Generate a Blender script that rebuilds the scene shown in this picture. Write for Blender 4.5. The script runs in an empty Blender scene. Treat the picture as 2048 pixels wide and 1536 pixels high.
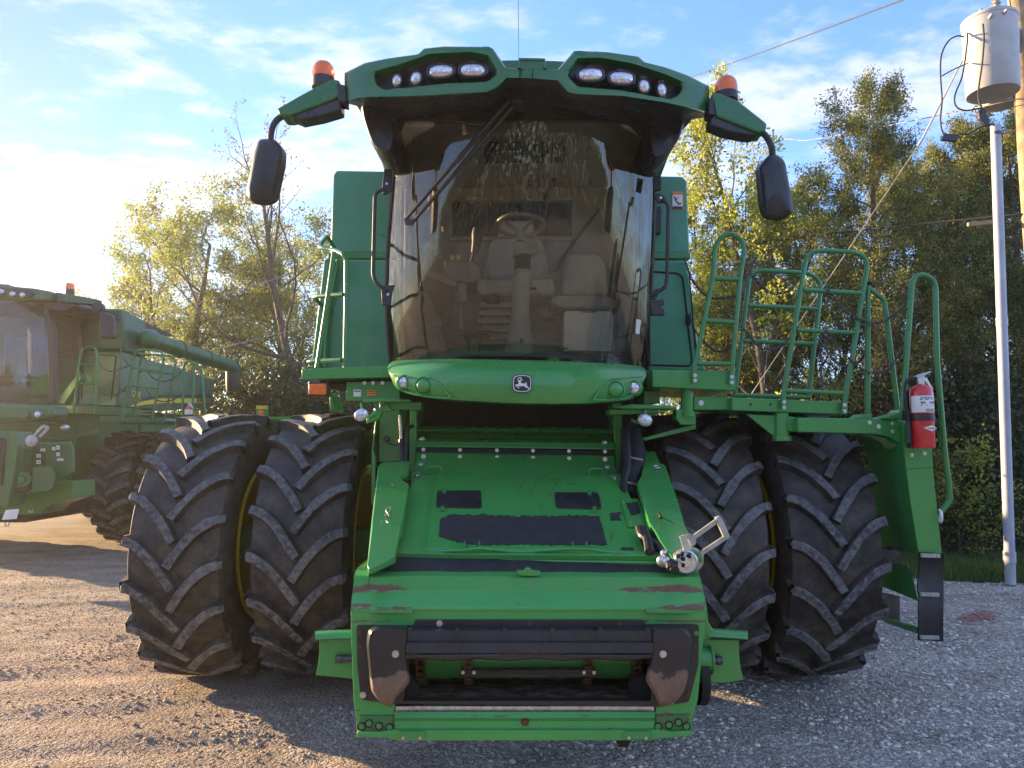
import bpy, bmesh, math, random
from mathutils import Vector, Matrix, noise as mnoise
R_ = math.radians
sc = bpy.context.scene
# ------------------------------------------------------------------ camera
F_PX, CX, CY, CAM_H, PITCH = 1480.0, 1024.0, 768.0, 1.8, R_(4.5)
cam_d = bpy.data.cameras.new('camera'); cam = bpy.data.objects.new('camera', cam_d)
sc.collection.objects.link(cam); sc.camera = cam
cam.location = (0, 0, CAM_H); cam.rotation_euler = (math.pi/2 + PITCH, 0, 0)
cam_d.sensor_width = 36; cam_d.lens = F_PX/2048*36; cam_d.clip_end = 2000; cam_d.clip_start = .05
# ------------------------------------------------------------------ sun and sky
SUN_AZ, SUN_EL = -60.0, 11.0          # azimuth from +Y (negative = left), elevation
sd = Vector((math.sin(R_(SUN_AZ))*math.cos(R_(SUN_EL)), math.cos(R_(SUN_AZ))*math.cos(R_(SUN_EL)), math.sin(R_(SUN_EL))))
sl = bpy.data.lights.new('sun', 'SUN'); sl.energy = 5.0; sl.angle = R_(.5); sl.color = (1, .70, .38)
so = bpy.data.objects.new('sun', sl); sc.collection.objects.link(so)
so.rotation_euler = sd.to_track_quat('Z', 'Y').to_euler(); so.location = sd*50
w = bpy.data.worlds.new('World'); sc.world = w; w.use_nodes = True
nt = w.node_tree; N = nt.nodes; LK = nt.links.new
for n in list(N): N.remove(n)
out = N.new('ShaderNodeOutputWorld'); bg = N.new('ShaderNodeBackground'); bg.inputs[1].default_value = .15
sky = N.new('ShaderNodeTexSky'); sky.sky_type = 'NISHITA'; sky.sun_disc = False
sky.sun_elevation = R_(SUN_EL); sky.sun_rotation = R_(SUN_AZ); sky.air_density = 1.0; sky.dust_density = .6; sky.ozone_density = 2.0
tc = N.new('ShaderNodeTexCoord'); sep = N.new('ShaderNodeSeparateXYZ'); LK(tc.outputs['Generated'], sep.inputs[0])
def wm(op, a, b=None, c=None):
    n = N.new('ShaderNodeMath'); n.operation = op
    for i, v in enumerate((a, b, c)):
        if v is None: continue
        if isinstance(v, (int, float)): n.inputs[i].default_value = v
        else: LK(v, n.inputs[i])
    return n.outputs[0]
zz = wm('MAXIMUM', wm('ADD', sep.outputs[2], .12), .03)
comb = N.new('ShaderNodeCombineXYZ'); LK(wm('DIVIDE', sep.outputs[0], zz), comb.inputs[0]); LK(wm('DIVIDE', sep.outputs[1], zz), comb.inputs[1])
mp = N.new('ShaderNodeMapping'); LK(comb.outputs[0], mp.inputs[0]); mp.inputs['Scale'].default_value = (1.0, 1.5, 1); mp.inputs['Rotation'].default_value = (0, 0, R_(-28)); mp.inputs['Location'].default_value = (2.3, .7, 0)
n1 = N.new('ShaderNodeTexNoise'); n1.inputs['Scale'].default_value = 1.15; n1.inputs['Detail'].default_value = 9; n1.inputs['Roughness'].default_value = .62; n1.inputs['Distortion'].default_value = .5; LK(mp.outputs[0], n1.inputs[0])
n2 = N.new('ShaderNodeTexNoise'); n2.inputs['Scale'].default_value = 7.0; n2.inputs['Detail'].default_value = 6; n2.inputs['Roughness'].default_value = .6; LK(mp.outputs[0], n2.inputs[0])
cm = wm('ADD', wm('MULTIPLY', n1.outputs[0], .68), wm('MULTIPLY', n2.outputs[0], .32))
mr = N.new('ShaderNodeMapRange'); mr.interpolation_type = 'SMOOTHSTEP'; LK(cm, mr.inputs[0]); mr.inputs[1].default_value = .44; mr.inputs[2].default_value = .60; mr.inputs[3].default_value = 0; mr.inputs[4].default_value = .85
vd = N.new('ShaderNodeVectorMath'); vd.operation = 'DOT_PRODUCT'; LK(tc.outputs['Generated'], vd.inputs[0]); vd.inputs[1].default_value = sd
glow = wm('POWER', wm('MAXIMUM', vd.outputs['Value'], 0), 5.0)
# cloud colour: bluish white away from the sun, brighter and warmer towards it
cc = N.new('ShaderNodeMix'); cc.data_type = 'RGBA'; LK(glow, cc.inputs[0]); cc.inputs[6].default_value = (1.75, 1.85, 2.35, 1); cc.inputs[7].default_value = (2.7, 2.65, 2.65, 1)
sk = N.new('ShaderNodeMix'); sk.data_type = 'RGBA'; sk.blend_type = 'MULTIPLY'; sk.inputs[0].default_value = 1; dk = N.new('ShaderNodeMix'); dk.data_type = 'RGBA'; dk.blend_type = 'MULTIPLY'; LK(glow, dk.inputs[0]); LK(sky.outputs[0], dk.inputs[6]); dk.inputs[7].default_value = (.07, .12, .18, 1); LK(dk.outputs[2], sk.inputs[6]); sk.inputs[7].default_value = (.64, .75, 1.08, 1)
mx = N.new('ShaderNodeMix'); mx.data_type = 'RGBA'; LK(mr.outputs[0], mx.inputs[0]); LK(sk.outputs[2], mx.inputs[6]); LK(cc.outputs[2], mx.inputs[7])
LK(mx.outputs[2], bg.inputs[0]); LK(bg.outputs[0], out.inputs[0])
# ------------------------------------------------------------------ exposure
sc.view_settings.view_transform = 'Standard'; sc.view_settings.look = 'None'; sc.view_settings.exposure = 2.0; sc.view_settings.gamma = 1
sc.view_settings.use_curve_mapping = False
sc.render.engine = 'CYCLES'; sc.cycles.max_bounces = 8; sc.cycles.transparent_max_bounces = 16; sc.cycles.diffuse_bounces = 3

# ------------------------------------------------------------------ pixel <-> place
def ray(px, py):
    dx, dy = (px-CX)/F_PX, (CY-py)/F_PX
    return Vector((dx, math.cos(PITCH)-math.sin(PITCH)*dy, math.sin(PITCH)+math.cos(PITCH)*dy))
O_ = Vector((0, 0, CAM_H))
def P(px, py, Y): r = ray(px, py); return O_ + r*(Y/r.y)
def PXp(px, py, X): r = ray(px, py); return O_ + r*(X/r.x)
def PZ(px, py, z): r = ray(px, py); return O_ + r*((z-CAM_H)/r.z)
def PF(px, py, f):
    r = ray(px, py); Y = f(0)
    for _ in range(8): Y = f(r.x*Y/r.y)
    return O_ + r*(Y/r.y)
def PP(px, py, p0, n): r = ray(px, py); return O_ + r*((p0-O_).dot(n)/r.dot(n))

# ------------------------------------------------------------------ mesh builder
class MB:
    def __init__(s): s.v = []; s.f = []; s.m = []; s.cur = 0
    def add(s, vs, fs, m=None):
        b = len(s.v); s.v += [tuple(v) for v in vs]; s.f += [tuple(i+b for i in f) for f in fs]; s.m += [s.cur if m is None else m]*len(fs); return s
    def box(s, a, b, m=None):
        x0, y0, z0 = a; x1, y1, z1 = b
        vs = [(x0,y0,z0),(x1,y0,z0),(x1,y1,z0),(x0,y1,z0),(x0,y0,z1),(x1,y0,z1),(x1,y1,z1),(x0,y1,z1)]
        return s.add(vs, [(0,3,2,1),(4,5,6,7),(0,1,5,4),(1,2,6,5),(2,3,7,6),(3,0,4,7)], m)
    def prism(s, pts, vec, m=None, cap=True):
        n = len(pts); vec = Vector(vec); pts = [Vector(p) for p in pts]
        vs = pts+[p+vec for p in pts]
        fs = [(i, (i+1) % n, n+(i+1) % n, n+i) for i in range(n)]
        if cap: fs += [tuple(range(n-1, -1, -1)), tuple(range(n, 2*n))]
        return s.add(vs, fs, m)
    def grid(s, rows, m=None, closed=False):
        nc = len(rows[0]); vs = [p for r in rows for p in r]; fs = []
        for i in range(len(rows)-1):
            for j in range(nc if closed else nc-1):
                k = (j+1) % nc
                fs.append((i*nc+j, i*nc+k, (i+1)*nc+k, (i+1)*nc+j))
        return s.add(vs, fs, m)
    def tube(s, pts, r, k=8, m=None, cap=True):
        pts = [Vector(p) for p in pts]; n = len(pts)
        rs = r if isinstance(r, (list, tuple)) else [r]*n
        rows = []; prev = None
        for i, p in enumerate(pts):
            t = (pts[min(i+1, n-1)]-pts[max(i-1, 0)])
            t = t.normalized() if t.length > 1e-9 else Vector((0, 0, 1))
            if prev is None: a = t.cross(Vector((0, 0, 1)) if abs(t.z) < .9 else Vector((1, 0, 0))).normalized()
            else:
                a = prev-t*prev.dot(t); a = a.normalized() if a.length > 1e-6 else t.orthogonal().normalized()
            prev = a; b = t.cross(a)
            rows.append([p+(a*math.cos(2*math.pi*j/k)+b*math.sin(2*math.pi*j/k))*rs[i] for j in range(k)])
        s.grid(rows, m, True)
        if cap:
            b0 = len(s.v)-n*k
            s.f += [tuple(b0+j for j in range(k-1, -1, -1)), tuple(b0+(n-1)*k+j for j in range(k))]; s.m += [s.cur if m is None else m]*2
        return s
    def cyl(s, a, b, r0, r1=None, k=20, m=None): return s.tube([a, b], [r0, r0 if r1 is None else r1], k, m)
    def lathe(s, c, axis, prof, k=28, m=None, start=None, sweep=2*math.pi):
        axis = Vector(axis).normalized(); u = Vector(start).normalized() if start else axis.orthogonal().normalized(); w2 = axis.cross(u); c = Vector(c)
        full = abs(sweep-2*math.pi) < 1e-6; kk = k if full else k+1
        rows = [[c+axis*h+(u*math.cos(sweep*j/k)+w2*math.sin(sweep*j/k))*r for j in range(kk)] for (r, h) in prof]
        return s.grid(rows, m, full)
    def ell(s, c, rx, ry, rz, k=14, n=8, m=None, rot=None):
        c = Vector(c); rows = []
        for i in range(n+1):
            t = math.pi*i/n; row = []
            for j in range(k):
                a = 2*math.pi*j/k; v = Vector((rx*math.sin(t)*math.cos(a), ry*math.sin(t)*math.sin(a), rz*math.cos(t)))
                row.append(c+(rot @ v if rot else v))
            rows.append(row)
        return s.grid(rows, m, True)
    def loft(s, loops, m=None, cap=True):
        s.grid(loops, m, True)
        if cap:
            k = len(loops[0]); b0 = len(s.v)-len(loops)*k
            s.f += [tuple(b0+j for j in range(k-1, -1, -1)), tuple(b0+(len(loops)-1)*k+j for j in range(k))]; s.m += [s.cur if m is None else m]*2
        return s
def base_of(p):
    while p.parent: p = p.parent
    return Vector(p.location)
def build(name, mb, mats, parent=None, bevel=0, ang=35, flat=False, seg=2, recalc=True, loc=None):
    me = bpy.data.meshes.new(name)
    L = base_of(parent) if parent else (Vector(loc) if loc is not None else Vector((0, 0, 0)))
    me.from_pydata([tuple(Vector(v)-L) for v in mb.v], [], mb.f)
    if not isinstance(mats, (list, tuple)): mats = [mats]
    for m in mats: me.materials.append(m)
    me.polygons.foreach_set('material_index', mb.m)
    if recalc:
        bm = bmesh.new(); bm.from_mesh(me); bmesh.ops.remove_doubles(bm, verts=bm.verts, dist=1e-5); bmesh.ops.recalc_face_normals(bm, faces=bm.faces); bm.to_mesh(me); bm.free()
    if not flat:
        me.polygons.foreach_set('use_smooth', [True]*len(me.polygons)); me.set_sharp_from_angle(angle=R_(ang))
    me.update()
    o = bpy.data.objects.new(name, me); sc.collection.objects.link(o)
    if parent: o.parent = parent
    else: o.location = L
    if bevel:
        b = o.modifiers.new('bevel', 'BEVEL'); b.width = bevel; b.segments = seg; b.limit_method = 'ANGLE'; b.angle_limit = R_(40); b.harden_normals = False
    return o
def thing(name, loc, label, cat, group=None):
    o = bpy.data.objects.new(name, None); sc.collection.objects.link(o); o.location = loc; o.empty_display_size = .2
    o['label'] = label; o['category'] = cat
    if group: o['group'] = group
    return o
def tag(o, label=None, cat=None, group=None, kind=None):
    for k, v in (('label', label), ('category', cat), ('group', group), ('kind', kind)):
        if v: o[k] = v
    return o
def text_mesh(name, body, size, mat, parent, origin, xdir, ydir, ext=.001, align='CENTER', bold=0):
    cu = bpy.data.curves.new(name, 'FONT'); cu.body = body; cu.size = size; cu.extrude = ext; cu.align_x = align; cu.align_y = 'CENTER'; cu.offset = bold; cu.resolution_u = 3
    tmp = bpy.data.objects.new('tmp_text', cu); sc.collection.objects.link(tmp)
    me = bpy.data.meshes.new_from_object(tmp.evaluated_get(bpy.context.evaluated_depsgraph_get()))
    bpy.data.objects.remove(tmp); me.name = name
    x = Vector(xdir).normalized(); y = Vector(ydir).normalized(); z = x.cross(y)
    M = Matrix(((x.x, y.x, z.x, 0), (x.y, y.y, z.y, 0), (x.z, y.z, z.z, 0), (0, 0, 0, 1)))
    me.transform(Matrix.Translation(Vector(origin)-base_of(parent)) @ M)
    me.materials.clear(); me.materials.append(mat)
    o = bpy.data.objects.new(name, me); sc.collection.objects.link(o); o.parent = parent
    return o
def smooth_pts(pts, n=6):
    pts = [Vector(p) for p in pts]; o = []
    for i in range(len(pts)-1):
        p0 = pts[max(i-1, 0)]; p1 = pts[i]; p2 = pts[i+1]; p3 = pts[min(i+2, len(pts)-1)]
        for j in range(n):
            t = j/n; o.append(.5*((2*p1)+(p2-p0)*t+(2*p0-5*p1+4*p2-p3)*t*t+(3*p1-p0-3*p2+p3)*t**3))
    o.append(pts[-1]); return o
def round_path(pts, r, n=5):
    pts = [Vector(p) for p in pts]; o = [pts[0]]
    for i in range(1, len(pts)-1):
        a, b, c = pts[i-1], pts[i], pts[i+1]
        d1 = (a-b); d2 = (c-b); rr = min(r, d1.length*.48, d2.length*.48)
        s1 = b+d1.normalized()*rr; s2 = b+d2.normalized()*rr
        for j in range(n+1):
            t = j/n; o.append(s1*(1-t)**2+b*2*t*(1-t)+s2*t*t)
    o.append(pts[-1]); return o
# ------------------------------------------------------------------ materials
def newmat(name):
    m = bpy.data.materials.new(name); m.use_nodes = True; n = m.node_tree.nodes
    return m, m.node_tree, n['Principled BSDF'], n['Material Output']
def nz(t, scale, detail=4, rough=.55, coord=None, dist=0, sc3=None):
    n = t.nodes.new('ShaderNodeTexNoise'); n.inputs['Scale'].default_value = scale; n.inputs['Detail'].default_value = detail; n.inputs['Roughness'].default_value = rough; n.inputs['Distortion'].default_value = dist
    c = coord
    if c is None: tcn = t.nodes.new('ShaderNodeTexCoord'); c = tcn.outputs['Object']
    if sc3: mpn = t.nodes.new('ShaderNodeMapping'); mpn.inputs['Scale'].default_value = sc3; t.links.new(c, mpn.inputs[0]); c = mpn.outputs[0]
    t.links.new(c, n.inputs[0]); return n.outputs[0]
def ramp(t, src, a, b, c0=0.0, c1=1.0, mode='SMOOTHSTEP'):
    n = t.nodes.new('ShaderNodeMapRange'); n.interpolation_type = mode; t.links.new(src, n.inputs[0])
    for i, v in enumerate((a, b, c0, c1)): n.inputs[i+1].default_value = v
    return n.outputs[0]
def mixc(t, f, a, b, bt='MIX'):
    n = t.nodes.new('ShaderNodeMix'); n.data_type = 'RGBA'; n.blend_type = bt
    for i, v in ((0, f), (6, a), (7, b)):
        if hasattr(v, 'links'): t.links.new(v, n.inputs[i])
        else: n.inputs[i].default_value = (*v, 1) if isinstance(v, tuple) and len(v) == 3 else v
    return n.outputs[2]
def math_(t, op, a, b=0.0):
    n = t.nodes.new('ShaderNodeMath'); n.operation = op
    for i, v in enumerate((a, b)):
        if hasattr(v, 'links'): t.links.new(v, n.inputs[i])
        else: n.inputs[i].default_value = v
    return n.outputs[0]
def bump(t, bs, h, strength=.3, dist=.01):
    b = t.nodes.new('ShaderNodeBump'); b.inputs['Strength'].default_value = strength; b.inputs['Distance'].default_value = dist; t.links.new(h, b.inputs['Height']); t.links.new(b.outputs[0], bs.inputs['Normal'])
def simple(name, col, rough=.5, metal=0, var=.15, nsc=6, bmp=0, bsc=80, coat=0, spec=.5):
    m, t, b, o = newmat(name)
    f = ramp(t, nz(t, nsc, 5), .3, .7, 1-var, 1+var)
    c = mixc(t, 1.0, col, f, 'MULTIPLY'); t.links.new(c, b.inputs['Base Color'])
    b.inputs['Roughness'].default_value = rough; b.inputs['Metallic'].default_value = metal; b.inputs['Coat Weight'].default_value = coat; b.inputs['Specular IOR Level'].default_value = spec
    r = ramp(t, nz(t, nsc*2.3, 4), .3, .7, max(rough-.08, 0.02), rough+.1); t.links.new(r, b.inputs['Roughness'])
    if bmp: bump(t, b, nz(t, bsc, 3), bmp, .004)
    return m
def paint(name, col, rough=.28, dust=.25, rust=0.0, rustband=None, faded=0.0):
    m, t, b, o = newmat(name)
    big = nz(t, 2.2, 6, .6); fine = nz(t, 38, 4, .7)
    streak = nz(t, 5, 5, .6, sc3=(3.2, 3.2, .35))
    c = mixc(t, ramp(t, big, .35, .7, 0, .55), col, tuple(x*.78 for x in col))
    c = mixc(t, ramp(t, streak, .52, .78, 0, dust), c, (.16, .22, .13))
    c = mixc(t, ramp(t, fine, .60, .78, 0, dust*.7), c, (.25, .24, .18))
    if faded: c = mixc(t, ramp(t, nz(t, 4.5, 6, .65, dist=.6), .45, .75, 0, faded), c, (.09, .33, .12))
    rg = ramp(t, big, .3, .75, rough-.06, rough+.14)
    if rust:
        tcn = t.nodes.new('ShaderNodeTexCoord'); sp = t.nodes.new('ShaderNodeSeparateXYZ'); t.links.new(tcn.outputs['Object'], sp.inputs[0])
        rn = math_(t, 'ADD', math_(t, 'MULTIPLY', nz(t, 7, 8, .7, sc3=(.42, 1, 2.4), dist=.3), .72), math_(t, 'MULTIPLY', nz(t, 34, 8, .8, sc3=(.5, 1, 1.6)), .28))
        msk = rn
        if rustband:
            tot = None
            for (zc, hw, amt) in rustband:
                d = math_(t, 'ABSOLUTE', math_(t, 'SUBTRACT', sp.outputs[2], zc))
                k = ramp(t, d, 0, hw, amt, 0, 'SMOOTHSTEP'); tot = k if tot is None else math_(t, 'MAXIMUM', tot, k)
            edge = ramp(t, math_(t, 'ABSOLUTE', sp.outputs[0]), .35, .84, 0, .07)
            msk = math_(t, 'ADD', math_(t, 'ADD', rn, tot), math_(t, 'MULTIPLY', edge, math_(t, 'MULTIPLY', tot, 8)))
        rm = ramp(t, msk, rust, rust+.018)
        rc = mixc(t, nz(t, 30, 5), (.09, .042, .026), (.20, .115, .075))
        c = mixc(t, rm, c, rc); rg = math_(t, 'ADD', rg, math_(t, 'MULTIPLY', rm, .4))
    t.links.new(c, b.inputs['Base Color']); t.links.new(rg, b.inputs['Roughness'])
    b.inputs['Coat Weight'].default_value = .25; b.inputs['Coat Roughness'].default_value = .12
    bump(t, b, nz(t, 3.0, 3), .12, .01)
    return m
GREEN = (.048, .265, .056)
M = {}
M['green'] = paint('green_paint', GREEN, .27, .14)
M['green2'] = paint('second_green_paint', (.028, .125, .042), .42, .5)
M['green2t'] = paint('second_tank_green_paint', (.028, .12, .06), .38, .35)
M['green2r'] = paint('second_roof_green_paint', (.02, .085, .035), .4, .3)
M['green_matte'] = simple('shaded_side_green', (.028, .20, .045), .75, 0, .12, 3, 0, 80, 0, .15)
M['green_rail'] = paint('rail_green_paint', (.032, .20, .048), .3, .14)
M['rust_red'] = simple('rusty_scratch', (.16, .05, .03), .8)
M['green_dirty'] = paint('dirty_green_paint', (.035, .20, .045), .4, .5)
M['green_roof'] = paint('roof_green_paint', (.022, .14, .036), .27, .08)
M['green_tank'] = paint('tank_green_paint', (.035, .235, .11), .3, .12)
M['green_worn'] = paint('worn_green_paint', (.05, .31, .06), .38, .3, .728, [(1.09, .055, .16), (1.02, .05, .17), (.955, .025, .19), (.52, .07, .165), (.415, .05, .185), (.47, .05, .16)], .3)
M['green_deck'] = paint('scratched_green_paint', (.05, .31, .06), .32, .38, .715, None, .15)
M['rustgreen'] = paint('rusted_green_plate', (.024, .17, .04), .5, .4, .47)
M['black'] = simple('black_plastic', (.018, .018, .02), .42, 0, .3, 5, .12, 160)
M['black_sheen'] = simple('black_bezel_plastic', (.022, .023, .027), .33, 0, .25, 5, .05, 60)
M['black_matte'] = simple('black_grip_sheet', (.016, .016, .019), .78, 0, .3, 9, .5, 400)
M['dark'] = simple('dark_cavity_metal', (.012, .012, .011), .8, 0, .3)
M['hose'] = simple('rubber_hose', (.014, .014, .015), .5, 0, .3, 20, .3, 90)
M['steel'] = simple('zinc_plated_steel', (.55, .55, .53), .32, .9, .2, 20)
M['alu'] = simple('grey_cast_lever', (.36, .36, .34), .45, .5, .15, 20)
M['chainm'] = simple('dark_chain_steel', (.09, .085, .08), .45, .7, .3, 40)
M['rustchain'] = simple('rusty_chain_steel', (.14, .06, .03), .6, .5, .4, 40)
M['yellow'] = paint('yellow_rim_paint', (.62, .42, .02), .4, .25)
M['white'] = simple('white_decal', (.72, .72, .70), .4, 0, .06)
M['decal_black'] = simple('printed_black', (.02, .02, .02), .5, 0, .1)
M['decal_orange'] = simple('printed_orange', (.75, .22, .03), .45, 0, .1)
M['decal_yellow'] = simple('printed_yellow', (.75, .58, .04), .4, 0, .1)
M['red'] = simple('red_enamel', (.55, .018, .022), .3, 0, .1, 8, 0, 80, .4)
M['beige'] = simple('beige_cab_trim', (.29, .27, .23), .7, 0, .15, 5, .2, 120)
M['beige_seat'] = simple('beige_seat_fabric', (.37, .35, .31), .85, 0, .12, 9, .4, 300)
M['greytrim'] = simple('grey_cab_plastic', (.24, .235, .21), .5, 0, .15, 8, .1, 200)
M['column_grey'] = simple('pale_grey_column', (.42, .42, .39), .45, 0, .1)
M['darktrim'] = simple('dark_cab_plastic', (.03, .03, .03), .5, 0, .2)
M['carpet'] = simple('brown_dusty_mat', (.10, .07, .05), .9, 0, .4, 12)
M['cooler'] = simple('speckled_white_plastic', (.66, .64, .60), .6, 0, .1, 60, .4, 200)
M['galv'] = simple('galvanised_grey', (.42, .43, .45), .5, .2, .12, 4)
M['tank_grey'] = simple('transformer_grey_enamel', (.42, .41, .40), .45, 0, .08, 4)
M['pvc'] = simple('grey_conduit_plastic', (.40, .41, .45), .45, 0, .1, 3)
M['ceramic'] = simple('grey_ceramic', (.35, .33, .33), .25, 0, .1)
M['wire'] = simple('overhead_cable', (.022, .022, .024), .6, 0, .2)
M['wire_light'] = simple('weathered_steel_strand', (.30, .28, .26), .5, .4, .2)
def leafmat(name, c0, c1, trans=.5, tcol=None):
    m, t, b, o = newmat(name)
    at = t.nodes.new('ShaderNodeAttribute'); at.attribute_name = 'tint'
    oi = t.nodes.new('ShaderNodeObjectInfo')
    k = math_(t, 'ADD', at.outputs['Fac'], math_(t, 'MULTIPLY', math_(t, 'SUBTRACT', oi.outputs['Random'], .5), .25))
    c = mixc(t, k, c0, c1); t.links.new(c, b.inputs['Base Color']); b.inputs['Roughness'].default_value = .55
    tr = t.nodes.new('ShaderNodeBsdfTranslucent'); c2 = mixc(t, k, tuple(x*1.2 for x in (tcol or c0)), tuple(x*1.25 for x in (tcol or c1)))
    t.links.new(c2, tr.inputs[0]); mxs = t.nodes.new('ShaderNodeMixShader'); mxs.inputs[0].default_value = trans
    t.links.new(b.outputs[0], mxs.inputs[1]); t.links.new(tr.outputs[0], mxs.inputs[2]); t.links.new(mxs.outputs[0], o.inputs[0])
    return m
M['leaf_spring'] = leafmat('spring_leaves', (.12, .17, .035), (.34, .36, .075), .5)
M['leaf_bud'] = leafmat('leaf_buds', (.10, .075, .03), (.19, .16, .06), .35)
M['leaf_bright'] = leafmat('bright_new_leaves', (.17, .22, .04), (.48, .48, .08), .55)
M['leaf_cedar'] = leafmat('cedar_sprays', (.035, .07, .018), (.36, .34, .065), .42)
M['leaf_dark'] = leafmat('dense_dark_leaves', (.03, .05, .018), (.10, .12, .035), .35)
M['leaf_dry'] = leafmat('dry_brown_leaves', (.16, .08, .04), (.36, .20, .11), .4)
M['leaf_grass'] = leafmat('grass_blades', (.05, .10, .02), (.16, .22, .05), .4)
M['bark'] = simple('grey_brown_bark', (.10, .075, .055), .9, 0, .4, 12, .8, 40)
M['bark_cedar'] = simple('reddish_cedar_bark', (.15, .095, .07), .9, 0, .4, 12, .8, 40)
M['polewood'] = simple('weathered_pole_wood', (.30, .22, .14), .85, 0, .35, 6, .5, 40)
M['fence'] = simple('weathered_fence_boards', (.10, .075, .055), .85, 0, .4, 6, .5, 40)
# tyre rubber
def rubber(name, base, dustc, lo, hi, amt, sc_=9):
    m, t, b, o = newmat(name)
    n = nz(t, sc_, 9, .72); n2 = nz(t, 2.2, 4, .5)
    tcn = t.nodes.new('ShaderNodeTexCoord'); sp = t.nodes.new('ShaderNodeSeparateXYZ'); t.links.new(tcn.outputs['Object'], sp.inputs[0])
    k = ramp(t, math_(t, 'ADD', math_(t, 'MULTIPLY', n, .7), math_(t, 'MULTIPLY', n2, .3)), lo, hi, 0, amt)
    low = ramp(t, sp.outputs[2], .1, 1.9, 1.0, .5); k = math_(t, 'MULTIPLY', k, low)
    c = mixc(t, k, base, dustc); t.links.new(c, b.inputs['Base Color'])
    b.inputs['Roughness'].default_value = .62; b.inputs['Specular IOR Level'].default_value = .45
    bump(t, b, nz(t, 70, 5, .7), .35, .004)
    return m
M['rubber'] = rubber('tyre_rubber', (.019, .018, .017), (.12, .092, .066), .38, .66, 1.0)
M['lugtop'] = rubber('dusty_lug_rubber', (.024, .0245, .026), (.25, .24, .23), .36, .64, 1.0, 26)
M['lens'] = simple('lamp_lens', (.62, .62, .66), .12, .55, .35, 60, .3, 120)
def glassy(name, col, rough=.05, alpha=1, emit=None):
    m, t, b, o = newmat(name); b.inputs['Base Color'].default_value = (*col, 1); b.inputs['Roughness'].default_value = rough; b.inputs['Transmission Weight'].default_value = .35; b.inputs['Coat Weight'].default_value = .6
    return m
M['amber'] = glassy('amber_lens', (1.0, .20, .008), .15)
M['amber2'] = simple('amber_reflector', (.75, .16, .02), .2, 0, .25, 70, .3, 150)
m, t, b, o = newmat('cab_glass'); t.nodes.remove(b)
tr = t.nodes.new('ShaderNodeBsdfTransparent'); tr.inputs[0].default_value = (.70, .73, .68, 1)
gl = t.nodes.new('ShaderNodeBsdfGlossy'); gl.inputs['Roughness'].default_value = .015; gl.inputs[0].default_value = (.9, .92, .9, 1)
df = t.nodes.new('ShaderNodeBsdfDiffuse'); df.inputs[0].default_value = (.34, .29, .20, 1)
fr = t.nodes.new('ShaderNodeFresnel'); fr.inputs[0].default_value = 1.66
dm = t.nodes.new('ShaderNodeMixShader'); t.links.new(ramp(t, nz(t, 9, 8, .7), .35, .8, .01, .07), dm.inputs[0]); t.links.new(tr.outputs[0], dm.inputs[1]); t.links.new(df.outputs[0], dm.inputs[2])
ms = t.nodes.new('ShaderNodeMixShader'); t.links.new(fr.outputs[0], ms.inputs[0]); t.links.new(dm.outputs[0], ms.inputs[1]); t.links.new(gl.outputs[0], ms.inputs[2]); t.links.new(ms.outputs[0], o.inputs[0])
M['glass'] = m
# dusty conveyor floor and rusty elbow
m, t, b, o = newmat('dusty_chute_steel'); n = nz(t, 10, 8, .65)
c = mixc(t, ramp(t, n, .38, .66), (.13, .095, .07), (.50, .36, .25)); t.links.new(c, b.inputs['Base Color']); b.inputs['Roughness'].default_value = .8; M['dusty'] = m
m, t, b, o = newmat('black_cap_worn_to_rust'); tcn = t.nodes.new('ShaderNodeTexCoord'); sp = t.nodes.new('ShaderNodeSeparateXYZ'); t.links.new(tcn.outputs['Object'], sp.inputs[0])
n = nz(t, 5, 6, .6); k = ramp(t, math_(t, 'ADD', sp.outputs[2], math_(t, 'MULTIPLY', math_(t, 'SUBTRACT', n, .5), .28)), .735, .75, 1, 0)
k2 = ramp(t, nz(t, 14, 8, .7, sc3=(.6, 1, 2)), .66, .68); k = math_(t, 'MAXIMUM', k, k2)
rc = mixc(t, nz(t, 22, 6, .7, sc3=(2, 1, .7)), (.07, .042, .028), (.27, .175, .115)); c = mixc(t, k, (.018, .018, .021), rc); t.links.new(c, b.inputs['Base Color'])
t.links.new(math_(t, 'ADD', math_(t, 'MULTIPLY', k, .4), .33), b.inputs['Roughness']); M['cap_worn'] = m
# ground
m, t, b, o = newmat('packed_gravel_yard'); tcn = t.nodes.new('ShaderNodeTexCoord'); oc = tcn.outputs['Object']
v1 = t.nodes.new('ShaderNodeTexVoronoi'); v1.inputs['Scale'].default_value = 46; t.links.new(oc, v1.inputs[0])
v2 = t.nodes.new('ShaderNodeTexVoronoi'); v2.inputs['Scale'].default_value = 120; t.links.new(oc, v2.inputs[0])
v1.inputs['Randomness'].default_value = 1
sp = t.nodes.new('ShaderNodeSeparateXYZ'); t.links.new(oc, sp.inputs[0])
big = nz(t, .55, 6, .6, oc); trk = nz(t, 1.1, 6, .62, oc, .4, (.55, 3.6, 1))
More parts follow.
